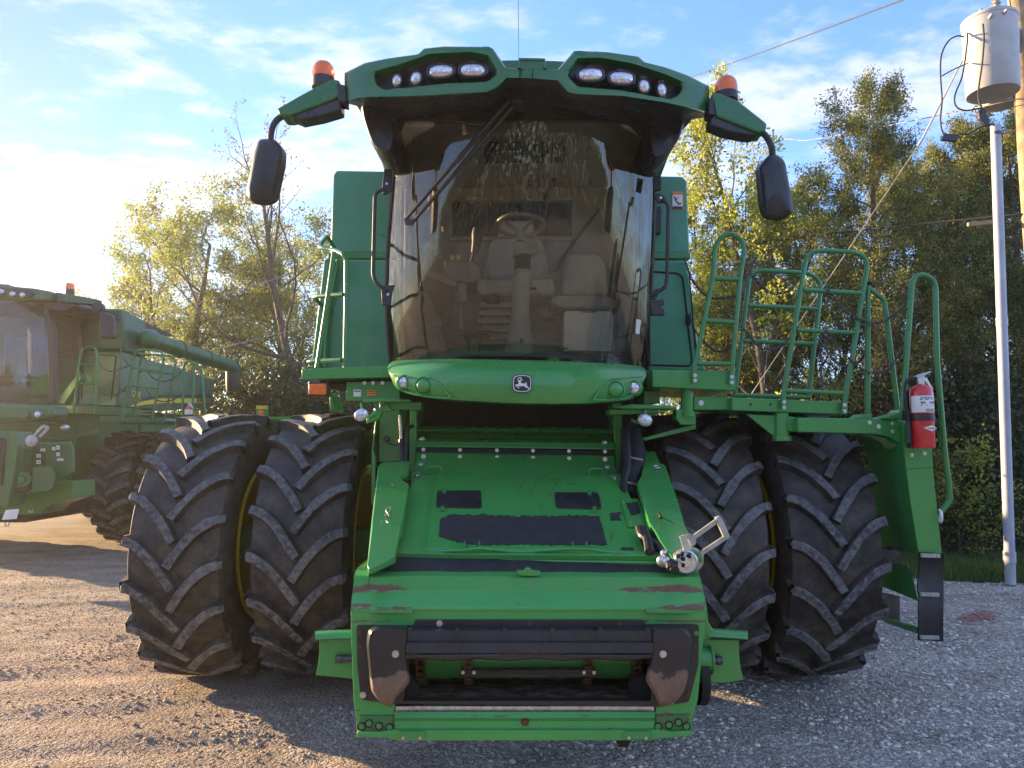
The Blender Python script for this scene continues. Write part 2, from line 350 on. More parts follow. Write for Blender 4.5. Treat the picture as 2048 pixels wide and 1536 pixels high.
# stone/soil balance: more dirt on the left, more crushed stone on the right
side = ramp(t, math_(t, 'ADD', sp.outputs[0], math_(t, 'MULTIPLY', math_(t, 'SUBTRACT', big, .5), 7)), -2.6, 1.0)
vc = t.nodes.new('ShaderNodeSeparateColor'); t.links.new(v1.outputs['Color'], vc.inputs[0])
vc2 = t.nodes.new('ShaderNodeSeparateColor'); t.links.new(v2.outputs['Color'], vc2.inputs[0])
stone = mixc(t, vc.outputs[0], (.25, .22, .185), (.76, .70, .60)); st2 = mixc(t, vc2.outputs[0], (.21, .18, .15), (.58, .52, .43))
soil = mixc(t, nz(t, 5, 8, .7, oc), (.21, .135, .09), (.46, .32, .23))
soil = mixc(t, ramp(t, vc2.outputs[1], .25, .6, 0, .85), soil, st2)
grav = mixc(t, ramp(t, vc.outputs[2], .35, .55), st2, stone)
c = mixc(t, ramp(t, math_(t, 'ADD', side, math_(t, 'MULTIPLY', math_(t, 'SUBTRACT', nz(t, 3, 6, .7, oc), .5), 1.1)), .3, .75), soil, grav)
c = mixc(t, ramp(t, trk, .52, .75, 0, .35), c, (.10, .075, .06))
c = mixc(t, 1.0, c, ramp(t, nz(t, .9, 5, .65, oc, .5, (1, 2.2, 1)), .32, .68, .66, 1.12), 'MULTIPLY')
t.links.new(c, b.inputs['Base Color']); b.inputs['Roughness'].default_value = .9; b.inputs['Specular IOR Level'].default_value = .25
h = math_(t, 'ADD', math_(t, 'MULTIPLY', math_(t, 'SUBTRACT', 1.0, v1.outputs['Distance']), .5), math_(t, 'MULTIPLY', math_(t, 'SUBTRACT', 1.0, v2.outputs['Distance']), .25))
h = math_(t, 'ADD', h, math_(t, 'MULTIPLY', nz(t, 22, 4, .6, oc), 1.3))
bump(t, b, h, 1.0, .035); M['ground'] = m
m, t, b, o = newmat('gravel_stone'); at = t.nodes.new('ShaderNodeAttribute'); at.attribute_name = 'tint'
c = mixc(t, at.outputs['Fac'], (.26, .235, .20), (.80, .75, .66)); tcn = t.nodes.new('ShaderNodeTexCoord'); sp = t.nodes.new('ShaderNodeSeparateXYZ'); t.links.new(tcn.outputs['Object'], sp.inputs[0]); c = mixc(t, ramp(t, math_(t, 'ADD', sp.outputs[0], math_(t, 'MULTIPLY', nz(t, .6, 3), 3)), -.5, 2.5, .85, 0), c, mixc(t, at.outputs['Fac'], (.18, .11, .07), (.58, .41, .28))); t.links.new(c, b.inputs['Base Color']); b.inputs['Roughness'].default_value = .85; M['stone'] = m
M['red_spray'] = simple('red_spray_paint', (.36, .13, .12), .8, 0, .3, 30)
M['soil'] = simple('leafy_soil', (.06, .05, .03), .95, 0, .5, 2)
M['white_house'] = simple('white_siding', (.6, .6, .6), .7)
# ================================================================== near combine
rnd = random.Random(5)
CB = thing('combine_harvester', (0, 6, 0), 'large green combine harvester seen head-on in the foreground, without a header, on dual front tyres', 'combine')
def part(name, mb, mat, parent=None, **k): return build(name, mb, mat, parent or CB, **k)
def pxprism(poly, Y, depth, mat, name, parent=None, bevel=.004, **k):
    mb = MB(); mb.prism([P(x, y, Y) for x, y in poly], (0, depth, 0)); return part(name, mb, mat, parent, bevel=bevel, **k)
BOLT = {}
def bolt(pos, nrm, r, parent, mat='steel', name='bolt'):
    pos = Vector(pos)
    if mat not in BOLT:
        mb = MB(); mb.cyl((0, 0, 0), (0, 0, .25), 1.25, 1.25, 14); mb.cyl((0, 0, .25), (0, 0, .8), .85, .8, 6)
        me = bpy.data.meshes.new('bolt'); me.from_pydata(mb.v, [], mb.f); me.materials.append(M[mat]); BOLT[mat] = me
    o = bpy.data.objects.new(name, BOLT[mat]); sc.collection.objects.link(o); o.parent = parent
    o.location = pos-base_of(parent); o.rotation_euler = Vector(nrm).to_track_quat('Z', 'Y').to_euler(); o.scale = (r, r, r); return o
FN = Vector((0, -1, 0))
# ---- tyres
def tyre_mesh(c, R=1.02, W=.655, n=21, flat=True, lug_h=.052, phase=0.0, A=.31, lw=.058):
    mb = MB(); c = Vector(c); hw = W/2
    def pt(x, r, ph): return c+Vector((x, -r*math.cos(ph), r*math.sin(ph)))
    rc = lambda x: R-lug_h-.035*abs(x/hw)**2.6
    prof = [(-.27, .555), (-.29, .62), (-hw-.018, .74), (-hw-.02, .82), (-hw-.005, R-.13), (-hw+.01, rc(hw)-.01)]
    prof += [(x*hw/5.0, rc(x*hw/5.0)) for x in (-4.7, -4, -3, -1.5, 0, 1.5, 3, 4, 4.7)]
    prof += [(-a, b_) for a, b_ in reversed(prof[:6])]
    K = 90
    rows = [[pt(x, r, 2*math.pi*j/K) for j in range(K)] for x, r in prof]
    mb.grid(rows, 0, True)
    T = [0, .15, .3, .45, .6, .75, .9, 1.0]
    for s in (-1, 1):
        for i in range(n):
            ph0 = 2*math.pi*(i+(.5 if s > 0 else 0)+phase)/n
            jit = rnd.uniform(-.004, .004)
            path = []
            for t in T:
                x = s*(-.015+t*(hw+.012)); a = A*(1-(1-t)**1.75)
                path.append((x, ph0+a+jit, t))
            rws = []
            for q, (x, ph, t) in enumerate(path):
                x0, p0, _ = path[max(q-1, 0)]; x1, p1, _ = path[min(q+1, len(path)-1)]
                dx, da = x1-x0, (p1-p0)*R; l = math.hypot(dx, da); nx, na = -da/l, dx/l
                wt, wb = lw*.5*(1+.12*t), lw*.5*1.45
                rt = R-.016*(x/hw)**2; rb = rc(min(abs(x), hw))-.006
                row = [pt(x+nx*wb, rb, ph+na*wb/R), pt(x+nx*wt, rt-.004, ph+na*wt/R), pt(x+nx*wt*.85, rt, ph+na*wt*.85/R), pt(x-nx*wt*.85, rt, ph-na*wt*.85/R), pt(x-nx*wt, rt-.004, ph-na*wt/R), pt(x-nx*wb, rb, ph-na*wb/R)]
                rws.append(row)
            # run the lug down over the shoulder
            x, ph, _ = path[-1]
            for (ex, er, sh, wf) in ((.022, R-.045, .006, 1.05), (.02, R-.10, .018, 1.1), (-.004, R-.16, .03, .9)):
                xx = s*(hw+ex); wt = lw*.5*wf; rb = er-.05
                rws.append([pt(xx-s*.05, er-.01, ph+sh+wt*1.3/R), pt(xx-s*.004, er, ph+sh+wt/R), pt(xx, er, ph+sh+wt*.85/R), pt(xx, er, ph+sh-wt*.85/R), pt(xx-s*.004, er, ph+sh-wt/R), pt(xx-s*.05, er-.01, ph+sh-wt*1.3/R)])
            for rw in rws[:8]:
                e1, e2 = rnd.gauss(0, .0022), rnd.gauss(0, .0022)
                for q in (1, 2): rw[q] = rw[q]+Vector((e1, e1, e2))
                for q in (3, 4): rw[q] = rw[q]+Vector((e2, -e2, e1))
            if s < 0: rws = [list(reversed(r)) for r in rws]
            b0 = len(mb.v); mb.grid(rws, 0)
            for q in range(len(rws)-1):      # outermost facet gets the dusty wear face
                for j in range(5):
                    if j in (2,) or (q < 7 and j in (1, 3)): mb.m[-(len(rws)-1)*5+q*5+j] = 1 if q < 8 else 0
            mb.f.append(tuple(b0+j for j in range(6))); mb.m.append(0)
    if flat: mb.v = [(x, y, max(z, .004)) for x, y, z in mb.v]
    return mb
def wheel(x, y, z, parent, R=1.02, W=.655, phase=0, n=20, dish=1, A=.32, lw=.058):
    c = Vector((x, y, z)); ax = Vector((1, 0, 0))
    hub = MB(); hub.lathe(c, ax, [(0.0, dish*.02), (.12, dish*.02), (.13, dish*.0), (.2, dish*-.02), (.3, dish*-.03), (.44, dish*.04), (.47, dish*.08)], 40)
    h = part('wheel', hub, M['yellow'], parent)
    rim = MB(); rim.lathe(c, ax, [(.61, -.31), (.595, -.29), (.55, -.275), (.535, -.2), (.48, -.15), (.475, .15), (.535, .2), (.55, .275), (.595, .29), (.61, .31), (.595, .325), (.53, .30), (.50, .2), (.46, .15), (.455, -.15), (.5, -.2), (.53, -.30), (.595, -.325), (.61, -.31)], 48)
    part('rim', rim, M['yellow'], h)
    part('tyre', tyre_mesh(c, R, W, n, phase=phase, A=A, lw=lw), [M['rubber'], M['lugtop']], h, ang=28, recalc=False)
    return h
for (x, ph, d) in ((-2.31, .35, -1), (-1.47, .05, 1), (1.44, .62, -1), (2.22, .3, 1)):
    wheel(x, 6.06, 1.012, CB, phase=ph, dish=d)
for x in (-1.5, 1.5): wheel(x, 10.2, .74, CB, R=.76, W=.5, n=19, phase=.2)
# axle and chassis behind
mb = MB(); mb.box((-2.5, 5.86, .88), (2.5, 6.1, 1.12)); mb.box((-.95, 5.7, .75), (.95, 6.25, 1.3)); part('front_axle', mb, M['green_dirty'], bevel=.01)
mb = MB(); mb.box((-1.05, 6.26, .95), (1.05, 10.8, 2.25)); mb.box((-.9, 6.6, .7), (.9, 9.6, .94)); part('threshing_body', mb, M['green_dirty'], bevel=.02)
mb = MB(); mb.prism([(-1.55, 8.3, 2.2), (-1.55, 11.5, 2.2), (-1.55, 11.5, 1.5), (-1.55, 12.2, 1.5), (-1.55, 12.0, 3.3), (-1.55, 8.3, 3.55)], (3.1, 0, 0)); part('engine_hood', mb, M['green_tank'], bevel=.03)
mb = MB(); mb.cyl((-1.4, 10.2, .74), (1.4, 10.2, .74), .12); part('rear_axle', mb, M['green_dirty'])
# ---- grain tank
YT = 6.2
def loop_prism(name, poly, Y, depth, mat, **k): return pxprism(poly, Y, depth, M[mat], name, **k)
mb = MB()
mb.prism([P(x, y, YT) for x, y in ((672, 340), (1366, 352), (1374, 362), (1380, 508), (660, 508), (666, 350))], (0, 2.4, 0)); part('grain_tank', mb, M['green_tank'], bevel=.02, seg=3)
mb = MB(); mb.prism([P(x, y, YT-.03) for x, y in ((657, 505), (1381, 505), (1381, 517), (655, 517))], (0, .2, 0)); part('tank_ledge', mb, M['green_dirty'], bevel=.006)
mb = MB(); mb.prism([P(x, y, YT-.14) for x, y in ((668, 518), (1374, 520), (1397, 690), (1412, 742), (634, 742), (640, 640))], (0, 1.0, 0)); part('lower_front_panel', mb, M['green_tank'], bevel=.02, seg=3)
mb = MB(); mb.prism([P(x, y, YT-.22) for x, y in ((648, 520), (654, 516), (662, 518), (646, 640), (634, 736), (622, 736))], (0, 1.6, 0)); part('side_shield', mb, M['green_tank'], bevel=.01)
# access door with dark seal line on the right-hand panel
dpoly = [(1303, 543), (1358, 547), (1366, 556), (1384, 722), (1380, 732), (1303, 730)]
mb = MB(); mb.tube(round_path([P(x, y, YT-.145) for x, y in dpoly], .04), .008, 6); part('door_seal', mb, M['dark'])
mb = MB(); mb.tube([P(1378, 545, YT-.15), P(1392, 700, YT-.15)], .006, 6); mb.box(P(1374, 628, YT-.18), P(1379, 650, YT-.14)); part('door_latch', mb, M['dark'])
# exhaust-side dark intake glimpsed beside cab
pxprism([(1302, 412), (1322, 412), (1324, 420), (1322, 466), (1302, 468)], YT-.05, .08, M['black_sheen'], 'mirror_glass')
# warning decals
def decal(name, x0, y0, x1, y1, Y, spec, parent=CB, base='white', border=None):
    mb = MB(); d = .004
    if border:
        mb.prism([P(x, y, Y) for x, y in ((x0-1.5, y0-1.5), (x1+1.5, y0-1.5), (x1+1.5, y1+1.5), (x0-1.5, y1+1.5))], (0, .004, 0), 1)
    mb.prism([P(x, y, Y-d) for x, y in ((x0, y0), (x1, y0), (x1, y1), (x0, y1))], (0, .004, 0), 0)
    W_, H_ = x1-x0, y1-y0
    for poly, mi in spec:
        mb.prism([P(x0+u*W_, y0+v*H_, Y-d-.003) for u, v in poly], (0, .002, 0), mi)
    return part(name, mb, [M[base], M['decal_orange'], M['decal_black'], M['decal_yellow']], parent, flat=True)
fall = [([(0, 0), (1, 0), (1, .12), (0, .12)], 1), ([(.12, .22), (.3, .3), (.42, .5), (.62, .62), (.9, .62), (.9, .68), (.55, .68), (.3, .52), (.2, .36)], 2), ([(.55, .28), (.62, .28), (.4, .46), (.36, .42)], 2), ([(.55, .7), (.62, .7), (.62, .8), (.55, .8)], 2), ([(0, .84), (1, .84), (1, 1), (0, 1)], 2)]
decal('warning_decal', 1345, 385, 1365, 418, YT-.004, fall, border=1)
decal('warning_decal', 1239, 380, 1258, 409, YT-.004, [([(0, 0), (1, 0), (1, .1), (0, .1)], 2), ([(.3, .4), (.8, .4), (.8, .45), (.3, .45)], 2), ([(.4, .55), (.7, .5), (.75, .66), (.45, .66)], 2), ([(0, .8), (1, .8), (1, 1), (0, 1)], 2)])
decal('warning_decal', 1240, 481, 1250, 495, YT-.004, [([(.2, .2), (.8, .2), (.8, .8), (.2, .8)], 3)], base='decal_orange')
# ---- roof visor
XC = .07
def froof(X): u = abs(X-XC); return 4.42+.22*u*u
def isect(poly, c, a, far=True):
    d = (math.cos(a), math.sin(a)); best = None
    for i in range(len(poly)):
        x1, y1 = poly[i]; x2, y2 = poly[(i+1) % len(poly)]
        ex, ey = x2-x1, y2-y1; den = d[0]*ey-d[1]*ex
        if abs(den) < 1e-9: continue
        t = ((x1-c[0])*ey-(y1-c[1])*ex)/den; u = ((x1-c[0])*d[1]-(y1-c[1])*d[0])/den
        if t > 0 and -1e-6 <= u <= 1+1e-6 and (best is None or (t > best if far else t < best)): best = t
    return (c[0]+d[0]*best, c[1]+d[1]*best)
def ringpairs(outer, inner, c, nextra=24):
    angs = sorted(set([round(math.atan2(y-c[1], x-c[0]), 5) for x, y in outer+inner]+[round(-math.pi+2*math.pi*(i+.37)/nextra, 5) for i in range(nextra)]))
    return [isect(outer, c, a) for a in angs], [isect(inner, c, a) for a in angs]
def roundpoly(poly, r=6, n=3):
    pts = [Vector((x, y, 0)) for x, y in poly]; o = []
    for i in range(len(pts)):
        a, b, c = pts[i-1], pts[i], pts[(i+1) % len(pts)]; d1, d2 = a-b, c-b
        rr = min(r, d1.length*.45, d2.length*.45); s1 = b+d1.normalized()*rr; s2 = b+d2.normalized()*rr
        for j in range(n+1):
            t = j/n; q = s1*(1-t)**2+b*2*t*(1-t)+s2*t*t; o.append((q.x, q.y))
    return o
def scalepoly(poly, c, s): return [(c[0]+(x-c[0])*s, c[1]+(y-c[1])*s) for x, y in poly]
outL = [(689, 146), (729, 126), (773, 117), (836, 108), (848, 97), (890, 92.5), (978, 93), (987, 98), (1012, 135), (1041, 138), (1041, 156), (1016, 156), (996, 177), (978, 186), (861, 193), (802, 195), (714, 196), (689, 204)]
inL = roundpoly([(748, 154), (752, 143), (802, 130), (858, 109), (937, 105), (975, 111), (995, 147), (975, 163), (890, 167), (802, 176), (767, 179), (752, 169)], 5)
outR = [(1041, 138), (1115, 139), (1148, 102), (1157, 101), (1216, 104), (1277, 113), (1289, 124), (1333, 135), (1377, 151), (1419, 173), (1418, 227), (1406, 223), (1333, 206), (1245, 193), (1157, 190), (1134, 186), (1113, 161), (1041, 156)]
inR = roundpoly([(1134, 151), (1156, 117), (1204, 117), (1271, 130), (1333, 151), (1360, 163), (1366, 177), (1356, 192), (1342, 198), (1304, 192), (1245, 180), (1157, 173)], 5)
vis = MB(); recs = []
for outer, inner, c in ((outL, inL, (875, 142)), (outR, inR, (1245, 148))):
    po, pi = ringpairs(outer, inner, c)
    f = froof
    r0 = [PF(x, y, lambda X: f(X)+.35) for x, y in po]
    r1 = [PF(x, y, lambda X: f(X)+.02) for x, y in po]
    po2 = [(x+(a-x)*.12, y+(b-y)*.12) for (x, y), (a, b) in zip(po, pi)]
    pi2 = [(a+(x-a)*.12, b+(y-b)*.12) for (x, y), (a, b) in zip(po, pi)]
    r2 = [PF(x, y, f) for x, y in po2]; r3 = [PF(x, y, f) for x, y in pi2]; r4 = [PF(x, y, lambda X: f(X)+.012) for x, y in pi]
    r5 = [p+Vector((0, .07, 0)) for p in r4]
    vis.grid([r0, r1, r2, r3, r4, r5], 0, True)
    ctr = sum(r5, Vector())/len(r5)
    rec = MB(); recs.append(rec); rec.grid([r5, [p.lerp(ctr, .35)+Vector((0, .02, 0)) for p in r5], [ctr+Vector((0, .03, 0))]*len(r5)], 0, True)
ROOF = part('roof', vis, M['green_roof'], ang=50, recalc=True)
for rec in recs: part('lamp_recess', rec, M['black'], ROOF, ang=40)
# body of the roof behind the visor
top = [(-1.12, 4.3), (-.72, 4.52), (-.12, 4.50), (.02, 4.33), (.16, 4.33), (.3, 4.5), (.9, 4.5), (1.28, 4.28)]
mb = MB(); rows = []
outline_top = [(690, 150), (773, 121), (838, 112), (892, 98), (978, 98), (1012, 139), (1037, 141), (1115, 143), (1157, 106), (1216, 109), (1287, 128), (1333, 139), (1418, 178)]
lower = [(690, 203), (773, 195), (838, 193), (892, 190), (978, 185), (1012, 157), (1037, 155), (1115, 161), (1157, 189), (1216, 191), (1287, 198), (1333, 205), (1418, 226)]
for (dy, dz) in ((.2, -.005), (.6, 0), (1.2, -.03), (1.8, -.1), (1.95, -.22)):
    t_ = [PF(x, y, froof)+Vector((0, dy, dz-.012)) for x, y in outline_top]; l_ = [PF(x, y, froof)+Vector((0, dy, .012)) for x, y in lower]
    t_ = [Vector((p.x, p.y, max(p.z, 4.27-(.12 if dy > 1.5 else 0)))) for p in t_]; rows.append(t_+[Vector((q.x, q.y, 4.205-(.1 if dy > 1.5 else 0))) for q in reversed(t_)])
mb.loft(rows); part('roof_cap', mb, M['green_roof'], ROOF, ang=40)
# lifting bracket and seam in the middle of the roof
mb = MB(); mb.tube([P(1038, 137, 4.42), P(1039, 119, 4.42), P(1089, 120, 4.42), P(1090, 138, 4.42)], .011, 8); mb.prism([P(x, y, 4.43) for x, y in ((1040, 128), (1088, 129), (1090, 139), (1038, 138))], (0, .05, 0)); part('lifting_bracket', mb, M['green_roof'], ROOF, bevel=.003)
mb = MB(); mb.tube([P(1065, 139, 4.412), P(1065, 156, 4.412)], .003, 4); part('seam', mb, M['dark'], ROOF)
mb = MB(); mb.cyl(P(1037, 140, 4.9), P(1037, 126, 4.9), .012, .006, 8); mb.tube([P(1037, 126, 4.9), P(1036.5, -40, 4.9)], .0022, 5); part('antenna', mb, M['black'], ROOF)
# work lights
def lamp(px, py, rx, ry, Y, oval, yaw=0):
    c = P(px, py, Y); s = Y/F_PX/math.cos(PITCH)
    rx *= s*1.0; ry *= s*1.0
    rot = Matrix.Rotation(R_(yaw), 3, 'Z')
    def loop(fx, fy, d):
        o = []
        for j in range(32):
            a = 2*math.pi*j/32; p = 2.6 if oval else 2
            ca, sa = math.cos(a), math.sin(a)
            x = fx*math.copysign(abs(ca)**(2/p), ca); z = fy*math.copysign(abs(sa)**(2/p), sa)
            o.append(c+rot @ Vector((x, d, z)))
        return o
    mb = MB(); mb.loft([loop(rx*1.25, ry*1.3, .09), loop(rx*1.3, ry*1.35, .03), loop(rx*1.22, ry*1.24, .0), loop(rx*1.04, ry*1.05, -.004), loop(rx*1.0, ry*1.0, .006)])
    mb.box(c+Vector((-.02, .02, ry*1.2)), c+Vector((.02, .05, ry*1.75)))
    h = part('work_light', mb, M['black_sheen'], ROOF, ang=40)
    l2 = MB(); l2.loft([loop(rx*1.0, ry*1.0, .004), loop(rx*.93, ry*.9, -.008), loop(rx*.5, ry*.5, -.016), loop(.001, .001, -.018)])
    part('lens', l2, M['lens'], h, ang=60)
    b2 = MB(); b2.lathe(c+Vector((0, -.016, -ry*.2)), (0, -1, 0), [(rx*.2, 0), (rx*.16, .006), (.0005, .01)], 14); part('bulb', b2, M['white'], h)
for a in ((793, 161, 11, 14, 4.62, 0, -25), (832, 156, 12, 14, 4.57, 0, -15), (882, 142, 25, 13, 4.50, 1, -6), (946, 140, 26, 13, 4.46, 1, 0), (1181, 149, 25, 13, 4.46, 1, 0), (1243, 156, 25, 13, 4.50, 1, 6), (1288, 172, 12, 14, 4.57, 0, 15), (1324, 180, 11, 14, 4.62, 0, 25)): lamp(*a)
# ---- black underside of roof, running back to the glass and down at the corners
def fglass(X): u = abs((X-XC)/.955); return 4.93+.55*min(u, 1.25)**2.8
front_e = [(690, 200), (714, 196), (802, 195), (900, 190), (978, 186), (1000, 176), (1016, 157), (1060, 156), (1113, 161), (1134, 186), (1180, 191), (1245, 193), (1333, 206), (1400, 222), (1418, 228)]
mid_e = [(714, 212), (760, 216), (820, 222), (900, 212), (978, 200), (1000, 192), (1016, 180), (1060, 178), (1108, 182), (1130, 196), (1180, 206), (1245, 222), (1310, 236), (1366, 240), (1385, 238)]
glass_e = [(776, 309), (784, 307), (790, 268), (812, 246), (862, 231), (920, 221), (980, 213), (1045, 207), (1110, 213), (1170, 226), (1225, 243), (1262, 262), (1290, 290), (1303, 321), (1312, 320)]
mb = MB(); rows = [[PF(x, y, lambda X: froof(X)+.03) for x, y in front_e], [PF(x, y, lambda X: froof(X)+.14) for x, y in [(a[0], (a[1]+b[1])/2) for a, b in zip(front_e, mid_e)]], [PF(x, y, lambda X: min(froof(X)+.3, fglass(X)-.12)) for x, y in mid_e], [PF(x, y, lambda X: fglass(X)-.02) for x, y in glass_e], [PF(x, y-3, lambda X: fglass(X)+.2) for x, y in glass_e]]
mb.grid(rows); part('roof_underside', mb, M['black_sheen'], ROOF, ang=50)
# corner pods
def pod(poly, Yf, Yb, sh):
    c = (sum(p[0] for p in poly)/len(poly), sum(p[1] for p in poly)/len(poly)); poly = roundpoly(poly, 14, 4)
    mb = MB(); f0 = [P(x, y, Yf+.06) for x, y in poly]; f1 = [P(x, y, Yf) for x, y in scalepoly(poly, c, .86)]; b1 = [p+Vector((sh, Yb-Yf, 0)) for p in f0]
    ctr = sum(f1, Vector())/len(f1)
    mb.grid([b1, f0, f1, [p.lerp(ctr, .6)+Vector((0, -.01, 0)) for p in f1], [ctr+Vector((0, -.012, 0))]*len(f1)], None, True)
    part('roof_corner_pod', mb, M['black_sheen'], ROOF, ang=50)
pod([(719, 198), (800, 200), (792, 262), (784, 309), (762, 305), (745, 292), (733, 262), (722, 225)], 4.98, 5.7, .02)
pod([(1296, 210), (1376, 222), (1368, 250), (1360, 275), (1345, 298), (1328, 314), (1305, 322), (1298, 290)], 5.0, 5.7, -.02)
# ---- mirror arms, beacons, mirrors
def arm(top_poly, low_poly, hinge, bx, by0, by1, by2, r, tube_pts, body, facet, Y=4.72):
    A = pxprism(roundpoly(top_poly, 5, 3), Y, .16, M['green_roof'], 'mirror_arm', bevel=.012, seg=3)
    pxprism(low_poly, Y+.02, .13, M['black_sheen'], 'arm_underside', A, bevel=.01)
    pxprism(hinge, Y-.015, .12, M['black'], 'hinge', A, bevel=.006)
    k = Y+.08; mb = MB(); s = k/F_PX; rr = r*s*1.1
    c0 = P(bx, by2, k); c1 = P(bx, by1, k); c2 = P(bx, by0, k)
    mb.cyl(c0, Vector((c0.x, c0.y, c1.z)), rr*.98, rr, 24); Bc = part('beacon', mb, M['black'], A)
    hh = c2.z-c1.z; mb = MB(); mb.lathe(Vector((c0.x, c0.y, c1.z)), (0, 0, 1), [(rr, 0), (rr*.99, hh*.35), (rr*.9, hh*.65), (rr*.68, hh*.86), (rr*.35, hh*.97), (.0005, hh)], 28); part('beacon_lens', mb, M['amber'], Bc, ang=60)
    mb = MB(); mb.cyl(Vector((c0.x, c0.y, c1.z)), Vector((c0.x, c0.y, c1.z+hh*.5)), rr*.4, rr*.3, 12); part('beacon_bulb', mb, M['amber2'], Bc)
    mb = MB(); mb.tube(smooth_pts([P(x, y, Y+.06) for x, y in tube_pts], 6), .021, 10); St = part('mirror_stem', mb, M['black'], A)
    c = (sum(p[0] for p in body)/len(body), sum(p[1] for p in body)/len(body)); bd = roundpoly(body, 9, 4)
    mb = MB(); f0 = [P(x, y, Y+.05) for x, y in bd]; f1 = [P(x, y, Y+.005) for x, y in scalepoly(bd, c, .95)]; f2 = [P(x, y, Y-.02) for x, y in scalepoly(bd, c, .72)]
    b0 = [p+Vector((0, .08, 0)) for p in f0]; ctr = sum(f2, Vector())/len(f2); ctb = sum(b0, Vector())/len(b0)
    mb.grid([[ctb]*len(b0), b0, f0, f1, f2, [ctr]*len(f2)], None, True); Mi = part('mirror', mb, M['black'], A, ang=55)
arm([(553, 217), (600, 190), (662, 157), (679, 160), (681, 190), (672, 196), (577, 232), (560, 231)], [(577, 230), (672, 196), (681, 190), (681, 220), (640, 232), (600, 240)], [(673, 166), (690, 170), (691, 205), (677, 202)], 646, 123, 157, 176, 21,
    [(572, 230), (556, 238), (546, 252), (542, 268), (541, 282)], [(518, 277), (550, 278), (566, 295), (565, 322), (549, 396), (530, 404), (499, 401), (492, 386), (508, 303)], None)
arm([(1424, 186), (1438, 184), (1477, 201), (1535, 247), (1532, 262), (1520, 266), (1432, 232)], [(1422, 231), (1432, 230), (1520, 264), (1508, 271), (1491, 269), (1455, 262), (1421, 249)], [(1418, 196), (1427, 194), (1430, 230), (1417, 228)], 1453, 152, 187, 202, 21,
    [(1518, 262), (1530, 270), (1539, 284), (1544, 298), (1545, 312)], [(1538, 308), (1556, 309), (1570, 322), (1587, 415), (1583, 429), (1564, 435), (1535, 431), (1526, 412), (1518, 332)], None)
# ---- cab
rowsy = [(735, 784, 1284), (690, 780, 1288), (620, 776, 1295), (540, 775, 1300), (450, 778, 1304), (360, 785, 1307), (300, 789, 1308), (250, 797, 1309), (205, 803, 1306)]
mb = MB(); rows = []
for (y, xl, xr) in rowsy:
    ln = .36*(y-205)/530; zc = P(1040, y, 4.93+ln).z
    XL = P(xl, y, 5.48+ln).x; XR = P(xr, y, 5.48+ln).x
    row = []
    for j in range(33):
        u = -1+2*j/32; X = XL+(XR-XL)*j/32
        row.append(Vector((X, 4.93+ln+.55*abs(u)**2.8-.03*math.sin(math.pi*(zc-2.2)/2.2), zc)))
    rows.append(row)
mb.grid(rows)
# the cab shell exists as one group of parts under the cab frame
fr_ = MB(); zf, zt = 2.36, 4.12
edgeL = [r[0] for r in rows]; edgeR = [r[-1] for r in rows]
for e, s in ((edgeL, -1), (edgeR, 1)):
    fr_ = MB(); fr_.tube(e, .018, 6); fr_.grid([[p+Vector((s*.012, .02, 0)) for p in e], [p+Vector((s*.015, .07, 0)) for p in e], [p+Vector((s*-.03, .075, 0)) for p in e]])
    CABx = part('cab_frame' if s < 0 else 'cab_pillar', fr_, M['black'], ang=50)
    if s < 0: CAB = CABx
for a_ in (-.93, .98): g = MB(); g.box((a_, 6.02, zf), (a_+.09, 6.12, zt)); part('rear_pillar', g, M['black'], CAB, bevel=.01)
def band(y0, y1, off):        # dark ceramic edge of the windscreen
    z0, z1 = P(1040, y0, 5.28).z, P(1040, y1, 5.26).z; o = []
    for z in (z0, z1):
        xl_, xr_ = P(782, 715, 5.8).x, P(1286, 720, 5.8).x
        o.append([Vector((xl_+(xr_-xl_)*j/32, 5.265+.55*abs(-1+2*j/32)**2.8+off, z)) for j in range(33)])
    m2 = MB(); m2.grid(o); return m2
part('windscreen', mb, M['glass'], CAB, ang=60)
part('screen_edge', band(735, 705, .012), M['dark'], CAB, ang=60)
for s, X, nm in ((-1, -.90, 'l'), (1, 1.045, 'r')):
    g = MB(); g.grid([[(X, 5.55, zf), (X, 6.05, zf)], [(X, 5.55, zt), (X, 6.05, zt)]]); part('side_window', g, M['glass'], CAB)
# interior
g = MB(); g.prism([(x, y, 2.30) for x, y in ((-.84, 5.85), (-.74, 5.55), (-.4, 5.36), (.54, 5.36), (.88, 5.55), (.98, 5.85), (.98, 6.2), (-.84, 6.2))], (0, 0, .045)); part('cab_floor', g, M['carpet'], CAB)
g = MB(); ins = [P(x, y, 6.0) for x, y in ((905, 403), (1143, 403), (1143, 474), (905, 474))]
x0, x1, z0, z1 = ins[0].x, ins[1].x, ins[3].z, ins[0].z
g.box((-.88, 6.0, 2.34), (x0, 6.08, 4.1)); g.box((x1, 6.0, 2.34), (1.03, 6.08, 4.1)); g.box((x0, 6.001, 2.34), (x1, 6.08, z0)); g.box((x0, 6.001, z1), (x1, 6.08, 4.1))
for a_, b_ in (((x0-.03, 5.97, z0-.04), (x1+.03, 6.0, z0)), ((x0-.03, 5.97, z1), (x1+.03, 6.0, z1+.04))): g.box(a_, b_)
part('rear_wall', g, M['beige'], CAB, bevel=.01)
g = MB(); g.box((x0, 6.04, z0), (x1, 6.05, z1)); part('rear_window', g, M['decal_black'], CAB)
g = MB(); g.prism([(-.86, 5.12, 4.05), (1.0, 5.12, 4.05), (1.02, 5.9, 3.98), (1.02, 6.0, 3.9), (-.87, 6.0, 3.9), (-.87, 5.9, 3.98)], (0, 0, .05)); g.box((-.35, 5.0, 3.93), (.5, 5.45, 4.04)); part('headliner', g, M['greytrim'], CAB, bevel=.02)
